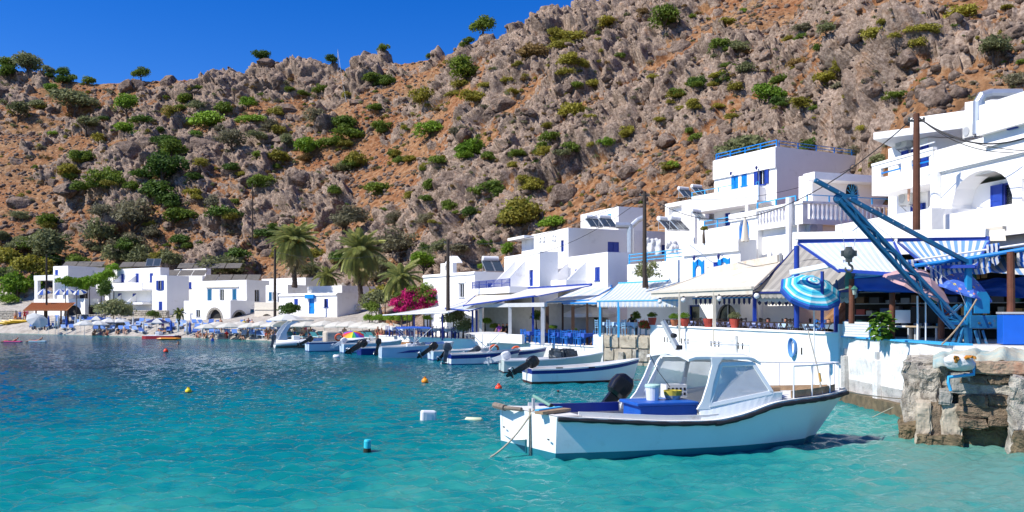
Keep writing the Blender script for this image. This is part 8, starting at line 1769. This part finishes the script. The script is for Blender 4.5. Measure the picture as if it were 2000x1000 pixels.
# ---- pots on the terrace wall
POT = M('red_pot',(.42,.06,.04),rough=.6,var=.15); TERR = M('terracotta',(.48,.16,.07),rough=.8,var=.2)
for px, py, D, s, c, lab in ((1317,630,44.3,.30,'b','red pot with a bright plant, leftmost on the white wall'),(1337,629,43.4,.34,'b','red pot with yellow green foliage on the white wall'),(1383,630,41.2,.36,None,'round empty looking red pot beside the cream post'),(1435,633,38.9,.36,'o','red pot with a small plant right of the cream post'),(1274,622,48.3,.36,'g','red pot with a spiky plant at the wall end')):
    p = W(px,py,D); t = thing('flower_pot', lab, 'pot', (p.x,p.y,2.3)); q = MB(); q.lathe([(.18*s/.3*.7,0),(.26*s/.3*.72,.22*s/.3),(.28*s/.3*.72,.34*s/.3),(.24*s/.3*.7,.34*s/.3),(0,.3*s/.3)], n=14); q.build('pot', POT if s > .32 else TERR, t, smooth=False)
    if c: link_mesh('foliage', crown_mesh('bush',1,c), t, (0,0,.3*s/.3), 0, (.3,.3,.32))
t = thing('potted_flowers', 'red flowering plant at the left end of the white wall', 'plant', W(1262,640,48.8)); t.location.z = 1.7; link_mesh('foliage', crown_mesh('round',0,'g'), t, (0,0,.2), 0, .45); rf = crown_mesh('air',2,'p').copy(); rf.materials.clear(); rf.materials.append(M('red_flower',(.6,.03,.02),rough=.7)); link_mesh('blossom', rf, t, (0,0,.25), 0, .46)
# big-leaved plant beside the brown post
t = thing('leafy_plant', 'lush big leaved green plant beside the brown timber post', 'plant', (X(1722,26.2),26.2,2.15)); q = MB(); r = random.Random(3); LFM = leafmat('big_leaf',(.16,.30,.03),(.07,.15,.015)); 
lm_ = MB(); lm_.add([(0,0,0),(.09,.05,.02),(.11,.14,.0),(.0,.26,-.07),(-.11,.14,0),(-.09,.05,.02)], [(0,1,2,3,4,5)]); lme = lm_.mesh('leaf', LFM)
for k in range(120):
    a = r.uniform(0,6.28); z = r.uniform(.05,.85); rad = .30*(1-abs(z-.35)*.7)*r.uniform(.3,1); o = link_mesh('leaf', lme, t, (rad*math.cos(a),rad*math.sin(a),z)); o.rotation_euler = (r.uniform(-.6,.5),r.uniform(-.5,.5),a-math.pi/2); s = r.uniform(.6,1.05); o.scale = (s,s,s)
q.tube([(0,0,0),(.02,0,.8)], .02, 6); q.build('stem', BARK, t)
# ---- boulders: big ones are things, the small scree is one mass
BM = []
def rock_mesh(seed, flat=.8):
    from mathutils import noise as mn
    bm = bmesh.new(); bmesh.ops.create_icosphere(bm, subdivisions=3, radius=1.0); o = Vector((seed*3.7,seed*1.9,seed*.7))
    for v in bm.verts:
        p = v.co.normalized(); c = mn.cell_vector((p+o)*1.35) if False else mn.noise_vector(p*1.1+o); d = 1+.34*mn.noise(p*1.3+o)+.16*mn.noise(p*3.1+o)+.07*mn.noise(p*7+o); q = p*d
        for k in range(5):                                               # planar breaks
            n = Vector((math.sin(seed*5+k*2.3),math.cos(seed*3+k*1.7),math.sin(seed+k*2.9)*.8+.2)).normalized(); e = q.dot(n)-.78
            if e > 0: q -= n*e*.85
        v.co = Vector((q.x,q.y*.85,q.z*flat))
    me = bpy.data.meshes.new('boulder'); bm.to_mesh(me); bm.free(); return me
def rock_mat(name):
    m = bpy.data.materials.new(name); m.use_nodes = True; nt = m.node_tree; b = nt.nodes['Principled BSDF']; b.inputs['Roughness'].default_value = .95; b.inputs['Specular IOR Level'].default_value = .1; N = nt.nodes.new; L = nt.links.new
    tc = N('ShaderNodeTexCoord'); geo = N('ShaderNodeNewGeometry')
    def nz(s, d=6): n = N('ShaderNodeTexNoise'); n.inputs['Scale'].default_value = s; n.inputs['Detail'].default_value = d; n.inputs['Roughness'].default_value = .68; L(geo.outputs['Position'], n.inputs['Vector']); return n.outputs['Fac']
    r = N('ShaderNodeValToRGB'); e = r.color_ramp.elements; st = [(.32,(.095,.066,.053)),(.45,(.185,.14,.112)),(.56,(.26,.205,.17)),(.67,(.28,.16,.09))]
    while len(e) < len(st): e.new(.5)
    for q, (p, c) in zip(e, st): q.position = p; q.color = (*c,1)
    L(nz(.9), r.inputs[0]); r2 = N('ShaderNodeValToRGB'); r2.color_ramp.elements[0].position = .36; r2.color_ramp.elements[1].position = .62; r2.color_ramp.elements[0].color = (.45,.42,.4,1); r2.color_ramp.elements[1].color = (1.12,1.1,1.08,1); L(nz(4.5), r2.inputs[0])
    mx = N('ShaderNodeMixRGB'); mx.blend_type = 'MULTIPLY'; mx.inputs[0].default_value = 1; L(r.outputs[0], mx.inputs[1]); L(r2.outputs[0], mx.inputs[2]); L(mx.outputs[0], b.inputs['Base Color'])
    bp = N('ShaderNodeBump'); bp.inputs['Strength'].default_value = .9; bp.inputs['Distance'].default_value = .25; L(nz(2.2,8), bp.inputs['Height']); L(bp.outputs[0], b.inputs['Normal']); return m
RKM = rock_mat('limestone_boulder')
for k in range(12): me = rock_mesh(k+1, .65+.03*k); me.materials.append(RKM); BM.append(me)
br = random.Random(5)
spots = [(880,350,70),(1100,380,60),(935,62,40),(640,240,60),(560,210,50),(410,130,34),(470,140,40),(290,275,70),(400,285,70),(250,290,70),(40,395,60),(130,365,50),(1770,110,46),(1830,190,60),(1900,210,50),(1985,60,46),(1345,70,40),(1330,90,50),(960,220,44),(985,200,50),(1030,220,46),(1120,230,40),(1145,60,30),(1250,260,44),(1300,270,46),(1230,330,40),(1500,110,40),(1560,140,40),(1600,230,40),(1700,170,44),(1650,40,34),(1420,250,40),(1480,230,30),(850,250,36),(905,260,36),(740,190,30),(700,200,34),(600,160,36),(545,160,40),(520,120,36),(330,160,34),(270,165,36),(230,160,30),(370,290,40),(300,330,40),(450,330,36),(480,350,34),(420,430,36),(330,440,30),(520,480,34),(560,430,30)]
while len(spots) < 250:
    px = br.uniform(-10,2010); py = br.uniform(max(10,float(ip(T_RIDGE,px))+8),500); spots.append((px,py,br.choice((12,14,16,18,22,26,32))))
for (px, py, w) in spots:
    p = hill_at(px,py)
    if p is None: continue
    s = w/FPX*p.y/2; a, b_ = zone(px,py); o = link_mesh('boulder', br.choice(BM), None, p-Vector((0,0,.25*s)), br.uniform(0,6.28), (s*br.uniform(.9,1.3),s,s*br.uniform(.8,1.1))); o.rotation_euler = (br.uniform(-.4,.4),br.uniform(-.4,.4),br.uniform(0,6.28)); tag(o, ('large' if w > 38 else 'small' if w < 18 else 'medium')+' weathered grey boulder '+b_+' '+a, 'boulder', 'boulders '+b_+' '+a)
# scree: one object, thousands of small stones
sv = []; sf = []; bas = []
for k in range(6):
    bm = bmesh.new(); bmesh.ops.create_icosphere(bm, subdivisions=1, radius=1.0)
    from mathutils import noise as mn
    for v in bm.verts: v.co *= 1+.4*mn.noise(v.co*1.3+Vector((k*3,k,0)))
    bas.append((np.array([v.co[:] for v in bm.verts]), np.array([[x.index for x in f.verts] for f in bm.faces]))); bm.free()
rs = np.random.RandomState(12); R_, C_, _ = Pm.shape; n0 = 46; cnt = 0; VV = []; FF = []
for k in range(42000):
    i = rs.randint(n0+2, n0+398); j = rs.randint(44, C_-34)
    if ROCK[i,j] > .5 and rs.rand() < .5: continue
    dn = .4+.6*vnoise(np.array([Pm[i,j,0]/7]), np.array([Pm[i,j,1]/5]), 91)[0]
    if rs.rand() > dn: continue
    s = .085*(6.5**(rs.rand()**2.0)); v, f = bas[rs.randint(6)]; a = rs.rand()*6.28; ca, sa = math.cos(a), math.sin(a)
    Rm = np.array([[ca,-sa,0],[sa,ca,0],[0,0,1]]); q = (v*np.array([s*(.8+.7*rs.rand()),s,s*(.6+.4*rs.rand())]))@Rm.T+Pm[i,j]; FF.append(f+cnt); VV.append(q); cnt += len(v)
VV = np.concatenate(VV); FF = np.concatenate(FF); me = bpy.data.meshes.new('scree'); me.vertices.add(len(VV)); me.vertices.foreach_set('co', VV.reshape(-1).astype(np.float32)); me.loops.add(len(FF)*3); me.loops.foreach_set('vertex_index', FF.reshape(-1).astype(np.int32)); me.polygons.add(len(FF)); me.polygons.foreach_set('loop_start', (np.arange(len(FF))*3).astype(np.int32)); me.update(); me.materials.append(RKM)
sc_ = bpy.data.objects.new('scree', me); COL.objects.link(sc_); tag(sc_, 'loose small stones strewn over the hillside', 'scree', kind='stuff')
